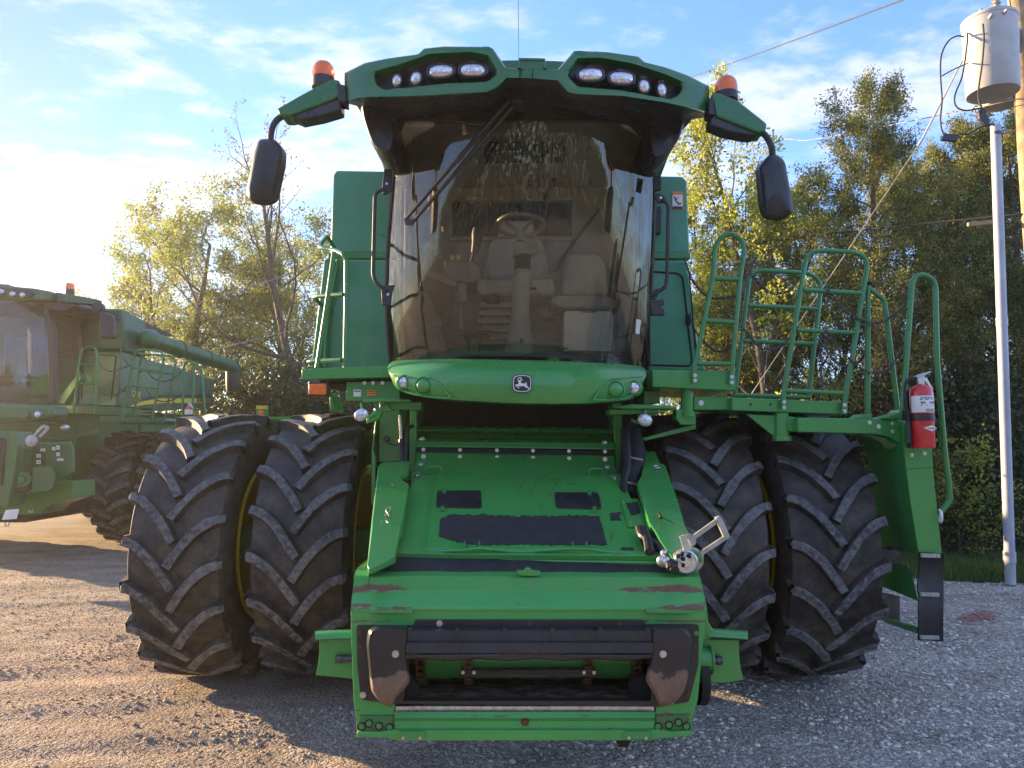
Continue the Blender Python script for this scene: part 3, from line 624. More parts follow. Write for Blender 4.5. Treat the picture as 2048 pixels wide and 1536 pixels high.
g = MB()   # radio panel and strips overhead
g.box((-.2, 5.1, 3.84), (.38, 5.3, 3.93)); part('overhead_console', g, M['darktrim'], CAB, bevel=.015)
for a_ in (-.87, .93): g = MB(); g.box((a_, 5.82, 2.34), (a_+.09, 5.98, 4.0)); part('pillar_trim', g, M['beige'], CAB, bevel=.02)
def solid(name, poly, Y, dep, mat, par, bv=.015, rp=8): return pxprism(roundpoly(poly, rp, 3), Y, dep, M[mat], name, par, bevel=bv, seg=3)
SEAT = solid('seat', [(955, 556), (1108, 556), (1110, 582), (1100, 590), (962, 590), (953, 580)], 5.45, .5, 'beige_seat', CAB, .035, 10)
solid('seat_back', [(975, 500), (985, 475), (1080, 474), (1092, 500), (1098, 560), (965, 560)], 5.85, .12, 'beige_seat', SEAT, .04, 14)
solid('headrest', [(1000, 440), (1065, 440), (1070, 474), (995, 474)], 5.86, .1, 'beige_seat', SEAT, .03, 8)
g = MB()
for i, (y, w_) in enumerate(((612, 38), (628, 40), (644, 42), (660, 44), (676, 46))):
    c = P(998, y, 5.6); s = w_*5.6/F_PX; g.box((c.x-s, 5.5, c.z-.03), (c.x+s*1.4, 5.9, c.z+.012)); g.box((c.x-s*.85, 5.54, c.z-.06), (c.x+s*1.2, 5.9, c.z-.03))
part('seat_suspension', g, M['greytrim'], SEAT, bevel=.01)
g = MB(); g.tube([P(985, 590, 5.44), P(985, 606, 5.44)], .05, 8); part('buckle_post', g, M['darktrim'], SEAT)
# instructor seat and cooler
B2 = solid('passenger_seat', [(1100, 596), (1120, 590), (1215, 592), (1235, 602), (1230, 616), (1120, 616), (1102, 608)], 5.5, .4, 'beige', CAB, .03, 8)
solid('passenger_backrest', [(1128, 520), (1140, 506), (1195, 505), (1212, 525), (1218, 592), (1122, 592)], 5.85, .12, 'beige_seat', B2, .04, 14)
CO = solid('cooler_box', [(1127, 626), (1133, 621), (1222, 622), (1228, 630), (1222, 707), (1126, 704)], 5.52, .3, 'cooler', CAB, .015, 4)
pxprism([(1164, 619), (1194, 619), (1192, 624), (1166, 624)], 5.5, .05, M['darktrim'], 'cooler_latch', CO)
g = MB(); g.tube([P(1126, 697, 5.51), P(1135, 697, 5.51), P(1135, 702, 5.51), P(1224, 704, 5.51)], .004, 5); part('cooler_lid_seam', g, M['darktrim'], CO)
# steering column and wheel
SC_ = MB(); YS = 5.44
colrow = [(1038, 708, 31), (1039, 690, 28), (1040, 660, 22), (1041, 620, 18), (1042, 575, 18.5), (1044, 552, 19.5), (1046, 540, 15)]
loops = []
for (x, y, hw_) in colrow:
    c = P(x, y, YS); s = hw_*YS/F_PX; loops.append([c+Vector((s*math.cos(a)*(1 if abs(math.cos(a)) < .99 else 1), s*.8*math.sin(a), 0)) for a in [2*math.pi*j/20 for j in range(20)]])
SC_.loft(loops); COL = part('steering_column', SC_, M['column_grey'], CAB, ang=50)
g = MB(); n_ = 9
for i in range(n_):
    a0 = Vector(P(1044+i*.3, 538-i*3.2, YS)); g.lathe(a0, (0, .1, 1), [(.045, -.006), (.062, 0), (.045, .006)], 16)
g.cyl(P(1044, 540, YS), P(1047, 508, YS), .045, .045, 14); part('bellows', g, M['darktrim'], COL)
g = MB(); g.prism([P(x, y, YS-.05) for x, y in roundpoly([(1028, 482), (1076, 482), (1078, 498), (1070, 506), (1026, 510)], 3)], (0, .12, 0)); g.cyl(P(1041, 482, YS), P(1041, 462, YS), .03, .032, 12); g.tube([P(1060, 505, YS), P(1075, 508, YS), P(1085, 500, YS)], .012, 6); part('column_head', g, M['greytrim'], COL, bevel=.008)
cw = P(1041, 458, YS+.02); tl = Matrix.Rotation(R_(-10), 3, 'X'); g = MB(); rows = []
for i in range(48):
    a = 2*math.pi*i/48; d = Vector((math.cos(a), math.sin(a), 0)); rows.append([cw+tl @ (d*(.178+.017*math.cos(b))+Vector((0, 0, .017*math.sin(b)+.03))) for b in [2*math.pi*j/8 for j in range(8)]])
rows.append(rows[0]); g.grid(rows, None, True); SW = part('steering_wheel', g, M['greytrim'], CAB, ang=60)
g = MB(); hubp = cw+Vector((0, 0, -.03))
for a in (-50, 215, 90): g.tube([hubp, cw+tl @ Vector((.175*math.cos(R_(a)), .175*math.sin(R_(a)), .03))], [.014, .01], 6)
g.cyl(hubp-Vector((0, 0, .02)), hubp+Vector((0, 0, .025)), .04, .035, 16); part('spokes', g, M['greytrim'], SW)
bd = MB(); bd.prism([P(x, y, YS-.17) for x, y in roundpoly([(1040, 677), (1046, 677), (1046, 683), (1040, 683)], 1)], (0, .1, 0)); part('badge', bd, M['decal_black'], COL)
g = MB(); g.tube([P(1060, 577, YS-.02), P(1073, 577, YS-.02)], .008, 6); part('tilt_lever', g, M['darktrim'], COL)
# right-hand console, joystick, display
YC = 5.45
CONS = solid('armrest_console', [(888, 520), (900, 518), (945, 520), (962, 532), (966, 556), (950, 566), (905, 566), (890, 545)], YC, .4, 'greytrim', CAB, .02, 8)
g = MB(); g.tube([P(943, 522, YC), P(949, 500, YC)], .01, 8); g.loft([[P(950, 505, YC)+Vector((.03*math.cos(a), .03*math.sin(a), 0)) for a in [2*math.pi*j/12 for j in range(12)]], [P(953, 485, YC)+Vector((.034*math.cos(a), .03*math.sin(a), 0)) for a in [2*math.pi*j/12 for j in range(12)]], [P(957, 468, YC)+Vector((.052*math.cos(a), .04*math.sin(a), 0)) for a in [2*math.pi*j/12 for j in range(12)]], [P(958, 456, YC)+Vector((.045*math.cos(a), .035*math.sin(a), 0)) for a in [2*math.pi*j/12 for j in range(12)]]]); part('joystick', g, M['darktrim'], CONS, ang=50)
g = MB(); g.prism([P(x, y, YC-.02) for x, y in ((840, 492), (872, 476), (886, 508), (854, 506))], (0, .05, 0)); MON = part('display', g, M['beige_seat'], CONS, bevel=.01)
g = MB(); g.prism([P(x, y, YC-.03) for x, y in ((862, 480), (871, 476), (885, 505), (875, 513))], (0, .12, 0)); part('display_side', g, M['greytrim'], MON)
g = MB(); g.tube(smooth_pts([P(x, y, YC) for x, y in ((862, 500), (854, 520), (857, 540), (880, 556), (915, 568))], 5), [.035]*21, 8); part('display_arm', g, M['beige'], CONS)
g = MB(); g.tube([P(925, 566, YC), P(925, 655, 5.6)], .03, 8); g.box(P(916, 590, YC)-Vector((.0, .03, .06)), P(934, 575, YC)+Vector((0, .03, .02))); part('console_post', g, M['greytrim'], CONS)
for dx in (0, 12):
    g = MB(); g.box(P(901+dx, 519, YC-.01), P(908+dx, 513, YC+.03)); part('console_switch', g, M['decal_yellow'], CONS)
g = MB()
for x in (938, 958): g.tube([P(x, 703, 5.38), P(x, 672, 5.42)], .012, 6); 
g.prism([P(x, y, 5.28) for x, y in ((912, 660), (984, 660), (975, 668), (920, 668))], (0, .1, 0)); g.prism([P(x, y, 5.36) for x, y in ((925, 672), (982, 670), (975, 676), (930, 677))], (0, .06, 0)); part('pedals', g, M['darktrim'], CAB, bevel=.004)
g = MB(); g.tube(smooth_pts([P(876, 668, 5.45), P(884, 690, 5.4), P(905, 698, 5.4), P(920, 684, 5.45)], 5), .004, 5); part('red_cord', g, M['red'], CAB)
g = MB(); g.tube([P(862, 380, 5.5), P(861, 405, 5.5), P(859, 420, 5.5)], [.014, .02, .012], 8); part('hanging_torch', g, M['red'], CAB)
g = MB(); g.prism([P(x, y, 5.6) for x, y in ((865, 632), (885, 636), (886, 652), (866, 652))], (0, .04, 0)); part('floor_bin', g, M['greytrim'], CAB, bevel=.005)
for pl_ in (((845, 575), (870, 600), (900, 706), (805, 706), (800, 640)), ((1225, 560), (1262, 600), (1275, 706), (1230, 706))): g = MB(); g.prism([P(x, y, 5.75) for x, y in pl_], (0, .2, 0)); part('side_trim', g, M['greytrim'], CAB, bevel=.03)
g = MB(); g.prism([P(x, y, 5.5) for x, y in ((880, 290), (900, 283), (892, 312), (878, 330))], (0, .03, 0)); part('interior_mirror', g, M['darktrim'], CAB, bevel=.006)
g = MB(); g.tube(smooth_pts([P(x, y, 5.7) for x, y in ((1200, 420), (1150, 480), (1110, 545))], 4), .018, 6); part('seat_belt', g, M['darktrim'], CAB)
g = MB(); g.tube(smooth_pts([P(x, y, 5.9) for x, y in ((1090, 400), (1140, 300), (1180, 270), (1195, 330))], 5), .02, 6); part('grab_strap', g, M['darktrim'], CAB)
for (pa, pb) in (((1205, 318), (1238, 388)), ((1222, 330), (1240, 395)), ((1206, 310), (1222, 345)), ((1212, 300), (1240, 372))):
    g = MB(); g.tube([P(*pa, 5.62), P(*pb, 5.62)], .005, 5); part('orange_strip', g, M['decal_orange'], CAB)
g = MB(); g.prism([P(x, y, 5.45) for x, y in ((1273, 638), (1282, 640), (1279, 668), (1271, 667))], (0, .004, 0)); part('glass_sticker', g, M['white'], CAB)
# grab handles
def handle(br1, path, br2, Y):
    h = MB(); h.tube(round_path([P(x, y, Y) for x, y in path], .05), .014, 8); H_ = part('grab_handle', h, M['black'], CAB)
    for b in (br1, br2): g = MB(); g.prism([P(x, y, Y+.01) for x, y in b], (0, .03, 0)); part('handle_bracket', g, M['black'], H_, bevel=.003)
    for b in (br1, br2): bolt(P(sum(p[0] for p in b)/len(b), sum(p[1] for p in b)/len(b), Y), FN, .008, H_)
handle([(768, 338), (783, 338), (784, 378), (776, 386), (766, 388), (764, 376)], [(768, 378), (750, 386), (746, 550), (752, 566), (772, 582)], [(762, 572), (790, 570), (784, 582), (780, 610), (764, 610)], 5.3)
handle([(1308, 390), (1318, 386), (1332, 394), (1334, 404), (1316, 405)], [(1325, 398), (1337, 410), (1334, 560), (1330, 575), (1303, 592)], [(1300, 588), (1314, 576), (1320, 582), (1312, 598), (1300, 600)], 5.3)
for pl_ in (((1300, 603), (1328, 598), (1330, 608), (1318, 612), (1329, 618), (1329, 630), (1304, 630)), ((1307, 352), (1322, 350), (1323, 378), (1308, 380))): g = MB(); g.prism([P(x, y, 5.35) for x, y in pl_], (0, .05, 0)); part('door_hinge', g, M['black'], CAB, bevel=.004)
# wipers
W1 = MB()
for (a, b) in (((1022, 196), (810, 440)), ((1038, 198), (824, 446))): W1.tube([PF(a[0], a[1], lambda X: 4.78), PF((a[0]+b[0])/2, (a[1]+b[1])/2, lambda X: 4.82), PF(*b, lambda X: 5.03)], [.019, .015, .012], 6)
W1.prism([P(x, y, 5.02) for x, y in ((808, 436), (828, 438), (826, 450), (810, 448))], (0, .02, 0)); WP = part('wiper_arm', W1, M['black'], CAB)
g = MB(); g.tube(smooth_pts([PF(x, y, lambda X: fglass(X)+.36*(y-205)/530-.045) for x, y in ((831, 276), (824, 340), (821, 445), (827, 530), (834, 604))], 4), [.008]+[.014]*15+[.006], 6); g.tube([PF(x, y, lambda X: fglass(X)+.36*(y-205)/530-.06) for x, y in ((828, 300), (823, 440), (829, 560))], .007, 5); part('wiper_blade', g, M['black'], WP)
g = MB(); g.tube([PF(x, y, lambda X: fglass(X)-.03) for x, y in ((856, 239), (910, 242), (966, 250))], [.006, .01, .006], 6); part('wiper_blade', g, M['black'], WP)
g = MB(); g.box(P(1024, 204, 4.7), P(1048, 184, 4.85)); part('wiper_motor', g, M['black'], WP, bevel=.01)
# ---- bumper with badge
def fb(X, d=0): u = abs((X-XC)/.88); return 4.56+.34*u**2.6+d
brow = [  # (points px, added depth)
 ([(776, 733), (787, 722), (850, 719), (916, 718), (1033, 720), (1120, 722), (1180, 725), (1240, 728), (1282, 733), (1292, 742)], .16),
 ([(775, 738), (790, 734), (850, 734), (916, 734), (1033, 736), (1120, 738), (1180, 740), (1240, 742), (1282, 744), (1293, 748)], .05),
 ([(777, 744), (795, 748), (850, 752), (916, 755), (1033, 757), (1120, 757), (1180, 757), (1240, 757), (1280, 755), (1292, 753)], 0),
 ([(784, 760), (800, 768), (850, 775), (916, 778), (1033, 780), (1120, 780), (1180, 779), (1240, 776), (1276, 772), (1285, 766)], .0),
 ([(789, 775), (806, 784), (850, 793), (916, 800), (1033, 806), (1120, 807), (1180, 806), (1240, 801), (1268, 795), (1282, 780)], .03),
 ([(793, 776), (808, 786), (850, 795), (916, 803), (1033, 809), (1120, 810), (1180, 809), (1240, 803), (1266, 797), (1278, 781)], .16)]
mb = MB(); rows = []
for pts, d in brow:
    sp_ = smooth_pts([Vector((x, y, 0)) for x, y in pts], 4); rows.append([PF(p.x, p.y, lambda X: fb(X, d)) for p in sp_])
mb.grid(rows); mb.grid([rows[-1], [p+Vector((0, .35, .02)) for p in rows[-1]]]); mb.grid([rows[0], [p+Vector((0, .3, 0)) for p in rows[0]]])
BU = part('front_bumper', mb, M['green'], ang=38)
def ridge(pts, r=.006, d=-.003): g = MB(); g.tube(smooth_pts([PF(x, y, lambda X: fb(X, d)) for x, y in pts], 4), r, 6); part('pod_edge', g, M['green'], BU)
ridge([(788, 750), (800, 753), (850, 756), (866, 757), (880, 768), (902, 797)]); ridge([(795, 778), (830, 789), (870, 795), (902, 797)])
ridge([(1283, 753), (1240, 757), (1222, 758), (1205, 772), (1187, 800)]); ridge([(1187, 800), (1220, 800), (1250, 797), (1272, 786)])
for (x, y) in ((848, 772), (1230, 780)):
    c = PF(x, y, lambda X: fb(X)); g = MB(); g.lathe(c, (0, -1, 0), [(.066, -.03), (.062, .012), (.054, .016), (.05, .006), (.046, .02), (.03, .034), (.0005, .038)], 30); part('blank_cap', g, M['green'], BU, ang=50)
for (x, y, s) in ((808, 765, -1), (1268, 776, 1)):
    c = PF(x, y, lambda X: fb(X)); ax = Vector((s*-.35, -1, 0)); g = MB(); g.lathe(c, ax, [(.052, -.05), (.05, .012), (.042, .02), (.04, .01)], 26); Lm = part('headlight', g, M['green'], BU)
    g = MB(); g.lathe(c+ax*.008, ax, [(.040, 0), (.03, .008), (.0005, .012)], 22); part('lens', g, M['lens'], Lm)
# badge
by = fb(XC)-.012
def bpx(u, v): return (1020+u*50/1396, 740+v*55/1536)
shield = [bpx(*p) for p in ((160, 700), (185, 540), (215, 410), (270, 360), (400, 315), (560, 285), (680, 280), (800, 285), (950, 310), (1080, 350), (1140, 400), (1175, 560), (1190, 720), (1175, 900), (1130, 1090), (1090, 1140), (960, 1190), (800, 1215), (680, 1222), (540, 1215), (400, 1190), (260, 1140), (215, 1080), (175, 900))]
cc_ = bpx(680, 750)
BG = pxprism(scalepoly(shield, cc_, 1.1), by, .012, M['decal_black'], 'badge', BU, bevel=0)
g = MB(); a = [P(x, y, by-.003) for x, y in scalepoly(shield, cc_, 1.0)]; b_ = [P(x, y, by-.003) for x, y in scalepoly(shield, cc_, .92)]
g.grid([[p+Vector((0, .003, 0)) for p in a], a, b_, [p+Vector((0, .003, 0)) for p in b_]], None, True); part('badge_border', g, M['white'], BG)
deer = [(415, 590), (480, 575), (560, 560), (600, 540), (590, 490), (540, 480), (440, 515), (395, 545), (390, 525), (440, 490), (400, 450), (440, 452), (500, 480), (530, 465), (480, 400), (510, 400), (560, 450), (600, 480), (610, 430), (570, 370), (600, 372), (640, 420), (640, 500), (635, 545), (680, 530), (720, 535), (690, 570), (620, 590), (600, 650), (610, 710), (650, 740), (780, 750), (870, 755), (885, 730), (850, 655), (880, 670), (940, 730), (945, 770), (920, 790), (950, 840), (980, 940), (1050, 975), (1090, 1040), (1105, 1110), (1050, 1060), (980, 1010), (880, 975), (820, 930), (780, 895), (680, 905), (560, 905), (450, 885), (380, 870), (420, 905), (500, 960), (530, 1030), (470, 1010), (380, 940), (300, 860), (285, 820), (380, 800), (470, 790), (470, 720), (500, 640), (450, 640), (430, 615)]
g = MB(); g.prism([P(*bpx(*p), by-.004) for p in deer], (0, .0035, 0)); part('leaping_deer_emblem', g, M['white'], BG, flat=True)
# ================================================================== feeder house and front face
p1 = P(1040, 1112, 3.88); p2 = P(1040, 950, 5.05)
DN = (p1-p2).cross(Vector((1, 0, 0))).normalized()
if DN.z < 0: DN = -DN
D0 = p1
def onP(px, py, up=0): return PP(px, py, D0+DN*up, DN)
def plate(name, poly, up, thick, mat, parent=None, bevel=.003, **k):
    mb = MB(); mb.prism([onP(x, y, up) for x, y in poly], -DN*thick); return part(name, mb, M[mat] if isinstance(mat, str) else mat, parent, bevel=bevel, **k)
FH = plate('feeder_house', [(828, 948), (1238, 950), (1328, 1124), (778, 1116)], 0, .32, 'green_deck', None, .006)
# body of the feeder throat down to the ground side
mb = MB(); mb.box((-.62, 4.45, .55), (.70, 5.0, 1.18)); part('throat', mb, M['green_dirty'], FH, bevel=.01)
# raised hatch outline
for pts in (((868, 950), (848, 1098)), ((848, 1098), (1300, 1104)), ((1238, 952), (1262, 1000), (1300, 1104))):
    g = MB(); g.tube([onP(x, y, .003) for x, y in pts], .006, 6); part('hatch_rib', g, M['green_deck'], FH)
for poly in ([(874, 981), (962, 980), (963, 1014), (958, 1016), (872, 1014)], [(1109, 984), (1192, 984), (1198, 988), (1203, 1014), (1199, 1018), (1116, 1016), (1111, 1010)]):
    wd = plate('inspection_window', roundpoly(poly, 4, 3), .006, .01, 'black_sheen', FH, .002)
    xs = [p[0] for p in poly]; ys = [p[1] for p in poly]
    for (cx, cy) in ((min(xs)+16, min(ys)), (min(xs)+13, max(ys)) ) if min(xs) < 1000 else ((max(xs)-24, min(ys)), (max(xs)-14, max(ys))):
        plate('window_clip', [(cx-4, cy-5), (cx+4, cy-5), (cx+4, cy+4), (cx-4, cy+4)], .012, .01, 'green', wd, .001)
def ragged(poly, amp, step, seed):
    r = random.Random(seed); o = []
    for i in range(len(poly)):
        a, b = Vector((*poly[i], 0)), Vector((*poly[(i+1) % len(poly)], 0)); n = max(1, int((b-a).length/step))
        for j in range(n):
            p = a.lerp(b, j/n); q = r.random(); k = amp*(q**5)*1.8
            o.append((p.x+r.uniform(-.3, .3)*k, p.y+r.choice((-1, 1))*k*.8))
    return o
plate('grip_mat', ragged([(880, 1040), (898, 1029), (1198, 1032), (1203, 1050), (1214, 1089), (925, 1088), (878, 1072)], 3.0, 5, 3), .004, .003, 'black_matte', FH, 0)
plate('grip_mat', ragged([(1220, 1026), (1244, 1024), (1238, 1032), (1242, 1039), (1222, 1040)], 1.5, 3, 5), .005, .003, 'black_matte', FH, 0)
plate('valve_cover', [(1241, 998), (1277, 997), (1298, 1052), (1257, 1052)], .014, .012, 'green_deck', FH, .003)
plate('grip_mat', ragged([(1252, 1006), (1276, 1004), (1282, 1027), (1262, 1030)], 2.0, 3, 9), .018, .003, 'black_matte', FH, 0)
plate('grip_mat', ragged([(1243, 1094), (1266, 1095), (1270, 1106), (1240, 1107)], 2.0, 3, 11), .006, .003, 'black_matte', FH, 0)
for (x, y) in ((1247, 1003), (1261, 1044)): bolt(onP(x, y, .016), DN, .009, FH)
r7 = random.Random(4)
for (a, b) in (((1055, 952), (1036, 985)), ((1078, 952), (1058, 1000)), ((1092, 955), (1110, 962)), ((1110, 956), (1113, 972)), ((1107, 975), (1096, 997)), ((1084, 955), (1090, 962)), ((1085, 1006), (1080, 1018)), ((1120, 952), (1116, 968)), ((1219, 1060), (1222, 1086)), ((1227, 1055), (1226, 1080))):
    n = Vector((b[1]-a[1], a[0]-b[0], 0)).normalized(); w_ = r7.uniform(.5, 1.1); k_ = (a[0]*.4+b[0]*.6+r7.uniform(-2, 2), a[1]*.4+b[1]*.6)
    plate('paint_scratch', [a, (k_[0]+n.x*w_, k_[1]+n.y*w_), b, (k_[0]-n.x*w_, k_[1]-n.y*w_)], .0012, .001, 'rust_red', FH, 0)
# hinge bar with latch rod in front of the hatch
g = MB(); g.tube([onP(852, 1104, .02), onP(932, 1100, .05), onP(960, 1097, .05), onP(1040, 1104, .03), onP(1140, 1098, .05), onP(1180, 1099, .05), onP(1240, 1107, .02)], .009, 7); part('latch_rod', g, M['green'], FH)
for x in (943, 1158): 
    for dx in (-13, 15):
        g = MB(); g.prism([onP(x+dx-2, 1089, .0), onP(x+dx+2, 1089, .0), onP(x+dx+2, 1110, .0), onP(x+dx-2, 1110, 0)], DN*.022); part('rod_bracket', g, M['green'], FH, bevel=.003)
    g = MB(); g.prism([onP(x-10, 1094, .002), onP(x+12, 1094, .002), onP(x+12, 1110, .002), onP(x-10, 1110, .002)], DN*.012); part('rod_bracket_plate', g, M['green'], FH, bevel=.003)
g = MB(); g.prism([onP(788, 1108, .0), onP(1330, 1114, 0), onP(1334, 1122, 0), onP(785, 1117, 0)], DN*.03); part('front_rail', g, M['green'], FH, bevel=.004)
# upper cover of the feeder, cross beams beneath the cab
rowsf = [((833, 905), (1228, 912), 5.32), ((833, 913), (1228, 920), 5.3), ((832, 926), (1230, 935), 5.22), ((828, 948), (1238, 952), 5.06), ((828, 949.5), (1238, 953.5), 5.1)]
mb = MB(); mb.grid([[P(*a, Y).lerp(P(*b, Y), j/8)+Vector((0, -.05*math.sin(math.pi*j/8) if 0 < i < 3 else 0, 0)) for j in range(9)] for i, (a, b, Y) in enumerate(rowsf)]); UC = part('upper_cover', mb, M['green'], FH, ang=25)
for (x0_, x1_, y_) in ((853, 883, 946), (1178, 1207, 950)):
    g = MB(); g.tube(round_path([P(x0_, y_, 5.06), P(x0_+1, y_-13, 5.05), P(x1_-1, y_-13, 5.05), P(x1_, y_, 5.06)], .03), .006, 6); part('lift_handle', g, M['green'], UC)
g = MB(); g.prism([P(x, y, 5.33) for x, y in ((833, 896), (1230, 902), (1230, 912), (833, 906))], (0, .03, 0)); part('rubber_seal', g, M['black_matte'], FH, bevel=.002)
g = MB(); g.grid([[P(833, y, Y), P(1228, y+4, Y)] for y, Y in ((851, 5.75), (857, 5.5), (861, 5.46), (869, 5.55), (876, 5.58), (881, 5.42), (883, 5.38), (895, 5.36), (896, 5.38))]); part('cross_beam', g, M['green'], FH, ang=20)
g = MB(); g.prism([P(x, y, 5.35) for x, y in ((833, 890), (1229, 896), (1229, 899), (833, 893))], (0, -.03, 0)); part('seal_strip', g, M['green'], FH, bevel=.002)
for i, x in enumerate((847, 920, 994, 1066, 1138, 1210)):
    bolt(P(x, 899+i*.8, 5.31), FN, .011, FH); bolt(P(x, 913+i*1.1, 5.27), FN, .013, FH)
for (x, y) in ((845, 878), (1209, 885), (842, 928), (1214, 934), (833, 950), (833, 960), (1231, 955), (1234, 966)): bolt(P(x, y, 5.0), Vector((0, -.5, 1)), .018, FH)
for (x, y) in ((833, 957), (1232, 962)): g = MB(); g.prism([P(x-9, y-13, 5.02), P(x+8, y-13, 5.02), P(x+10, y+12, 4.98), P(x-12, y+12, 4.98)], (0, .05, 0)); part('clamp_plate', g, M['green'], FH, bevel=.003)
# dark cavity under cab and frame posts
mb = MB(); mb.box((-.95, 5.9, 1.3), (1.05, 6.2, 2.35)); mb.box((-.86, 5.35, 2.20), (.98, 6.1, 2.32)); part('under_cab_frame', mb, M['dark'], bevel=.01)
for pl_ in (((820, 806), (834, 806), (832, 948), (818, 948)), ((1226, 806), (1243, 806), (1246, 950), (1232, 950))): g = MB(); g.prism([P(x, y, 5.45) for x, y in pl_], (0, .35, 0)); part('feeder_side_frame', g, M['green'], bevel=.006)
g = MB(); g.prism([P(x, y, 5.5) for x, y in ((759, 806), (800, 806), (800, 922), (757, 925))], (0, .3, 0)); part('side_mount_plate', g, M['green_dirty'], bevel=.006)
g = MB(); g.prism([P(x, y, 5.42) for x, y in ((751, 838), (753, 838), (746, 900), (751, 915), (750, 1010), (742, 1010), (743, 905))], (0, .25, 0)); part('side_flange', g, M['green'], bevel=.003)
g = MB(); g.tube([P(800, 830, 5.3), P(803, 885, 5.3)], .012, 8); HY = part('lift_cylinder_rod', g, M['steel'])
g = MB(); g.tube([P(803, 880, 5.3), P(805, 940, 5.2)], .024, 8); g.tube(smooth_pts([P(826, 852, 5.35), P(816, 858, 5.3), P(813, 885, 5.28), P(811, 935, 5.2)], 4), .014, 8); g.box(P(802, 952, 5.15), P(814, 928, 5.25)); part('hydraulic_hose', g, M['hose'], HY)
g = MB(); g.prism([P(x, y, 5.25) for x, y in ((798, 942), (820, 942), (828, 955), (816, 962), (802, 958))], (0, .06, 0)); part('rod_bracket', g, M['green'], HY, bevel=.004)
g = MB(); g.lathe(P(773, 878, 5.48), (0, -1, 0), [(.001, .03), (.02, .03), (.024, .01), (.022, 0)], 14); g.tube(smooth_pts([P(775, 886, 5.48), P(785, 889, 5.47), P(792, 890, 5.47), P(798, 886, 5.47)], 4), .004, 5); part('cable_plug', g, M['black'])
# side shields
LS = plate('side_cover', roundpoly([(756, 932), (764, 924), (822, 921), (816, 945), (800, 950), (803, 958), (819, 968), (812, 1010), (803, 1065), (796, 1068), (792, 1112), (740, 1136), (735, 1125), (742, 1050)], 4, 2), .07, .04, 'green', None, .012)
g = MB(); e = [onP(x, y, .05) for x, y in ((759, 930), (744, 1050), (738, 1134))]; g.grid([e, [p+Vector((-.005, 0, -.45)) for p in e]]); part('side_cover_skirt', g, M['green'], LS)
plate('lower_side_cover', roundpoly([(745, 1046), (804, 1045), (800, 1066), (790, 1112), (738, 1138), (734, 1130)], 3, 2), .085, .03, 'green', LS, .008)
g = MB(); g.tube(smooth_pts([onP(x, y, .1) for x, y in ((776, 1030), (781, 1018), (776, 1014), (772, 1022), (778, 1032), (770, 1040), (762, 1043))], 4), .003, 5); part('safety_wire', g, M['steel'], LS); bolt(onP(774, 1030, .075), DN, .012, LS); bolt(onP(785, 970, .08), DN, .008, LS)
RS = plate('side_cover', roundpoly([(1288, 922), (1327, 927), (1332, 933), (1355, 997), (1372, 1053), (1384, 1072), (1386, 1100), (1367, 1118), (1346, 1120), (1320, 1083), (1309, 1062), (1297, 1045), (1284, 1002), (1273, 967), (1283, 950)], 4, 2), .07, .04, 'green', None, .012)
g = MB(); e = [onP(x, y, .05) for x, y in ((1330, 930), (1355, 997), (1372, 1053), (1386, 1100))]; g.grid([e, [p+Vector((.005, 0, -.45)) for p in e]]); part('side_cover_skirt', g, M['green'], RS)
plate('upper_tab', [(1290, 903), (1311, 903), (1320, 926), (1286, 924)], .05, .02, 'green', RS, .004)
g = MB(); c = onP(1314, 934, .085); g.lathe(c, DN, [(.02, 0), (.023, .004), (.026, 0), (.023, -.004), (.02, 0)], 18); g.prism([onP(x, y, .072) for x, y in ((1311, 938), (1316, 938), (1318, 948), (1313, 948))], DN*.002); part('pull_ring', g, M['steel'], RS)
g = MB(); g.tube(smooth_pts([onP(x, y, .1) for x, y in ((1320, 1032), (1335, 1040), (1355, 1050), (1372, 1064), (1379, 1070))], 4), .003, 5); g.tube([onP(1318, 1026, .08), onP(1322, 1036, .11)], .009, 6); part('safety_cable', g, M['black'], RS)
# exposed hoses in the slot
g = MB()
for pts in ([(1276, 1055), (1283, 1072), (1300, 1080), (1318, 1092)], [(1290, 1056), (1300, 1085), (1303, 1106)], [(1283, 1055), (1292, 1080), (1296, 1104)], [(1310, 1062), (1325, 1092), (1340, 1112), (1352, 1140)], [(1318, 1094), (1332, 1112), (1340, 1138)], [(1322, 1092), (1336, 1120), (1347, 1140)]): g.tube(smooth_pts([onP(x, y, .05) for x, y in pts], 5), .017, 8)
part('hydraulic_hose', g, M['hose'], FH)
plate('hose_slot', [(1268, 1053), (1300, 1054), (1322, 1108), (1292, 1107)], .003, .003, 'dark', FH, 0)
g = MB()
for (x, y) in ((1298, 1100), (1304, 1096)): g.tube([onP(x, y, .04), onP(x+3, y+7, .03)], .014, 8)
part('hose_coupling', g, M['rustchain'], FH)
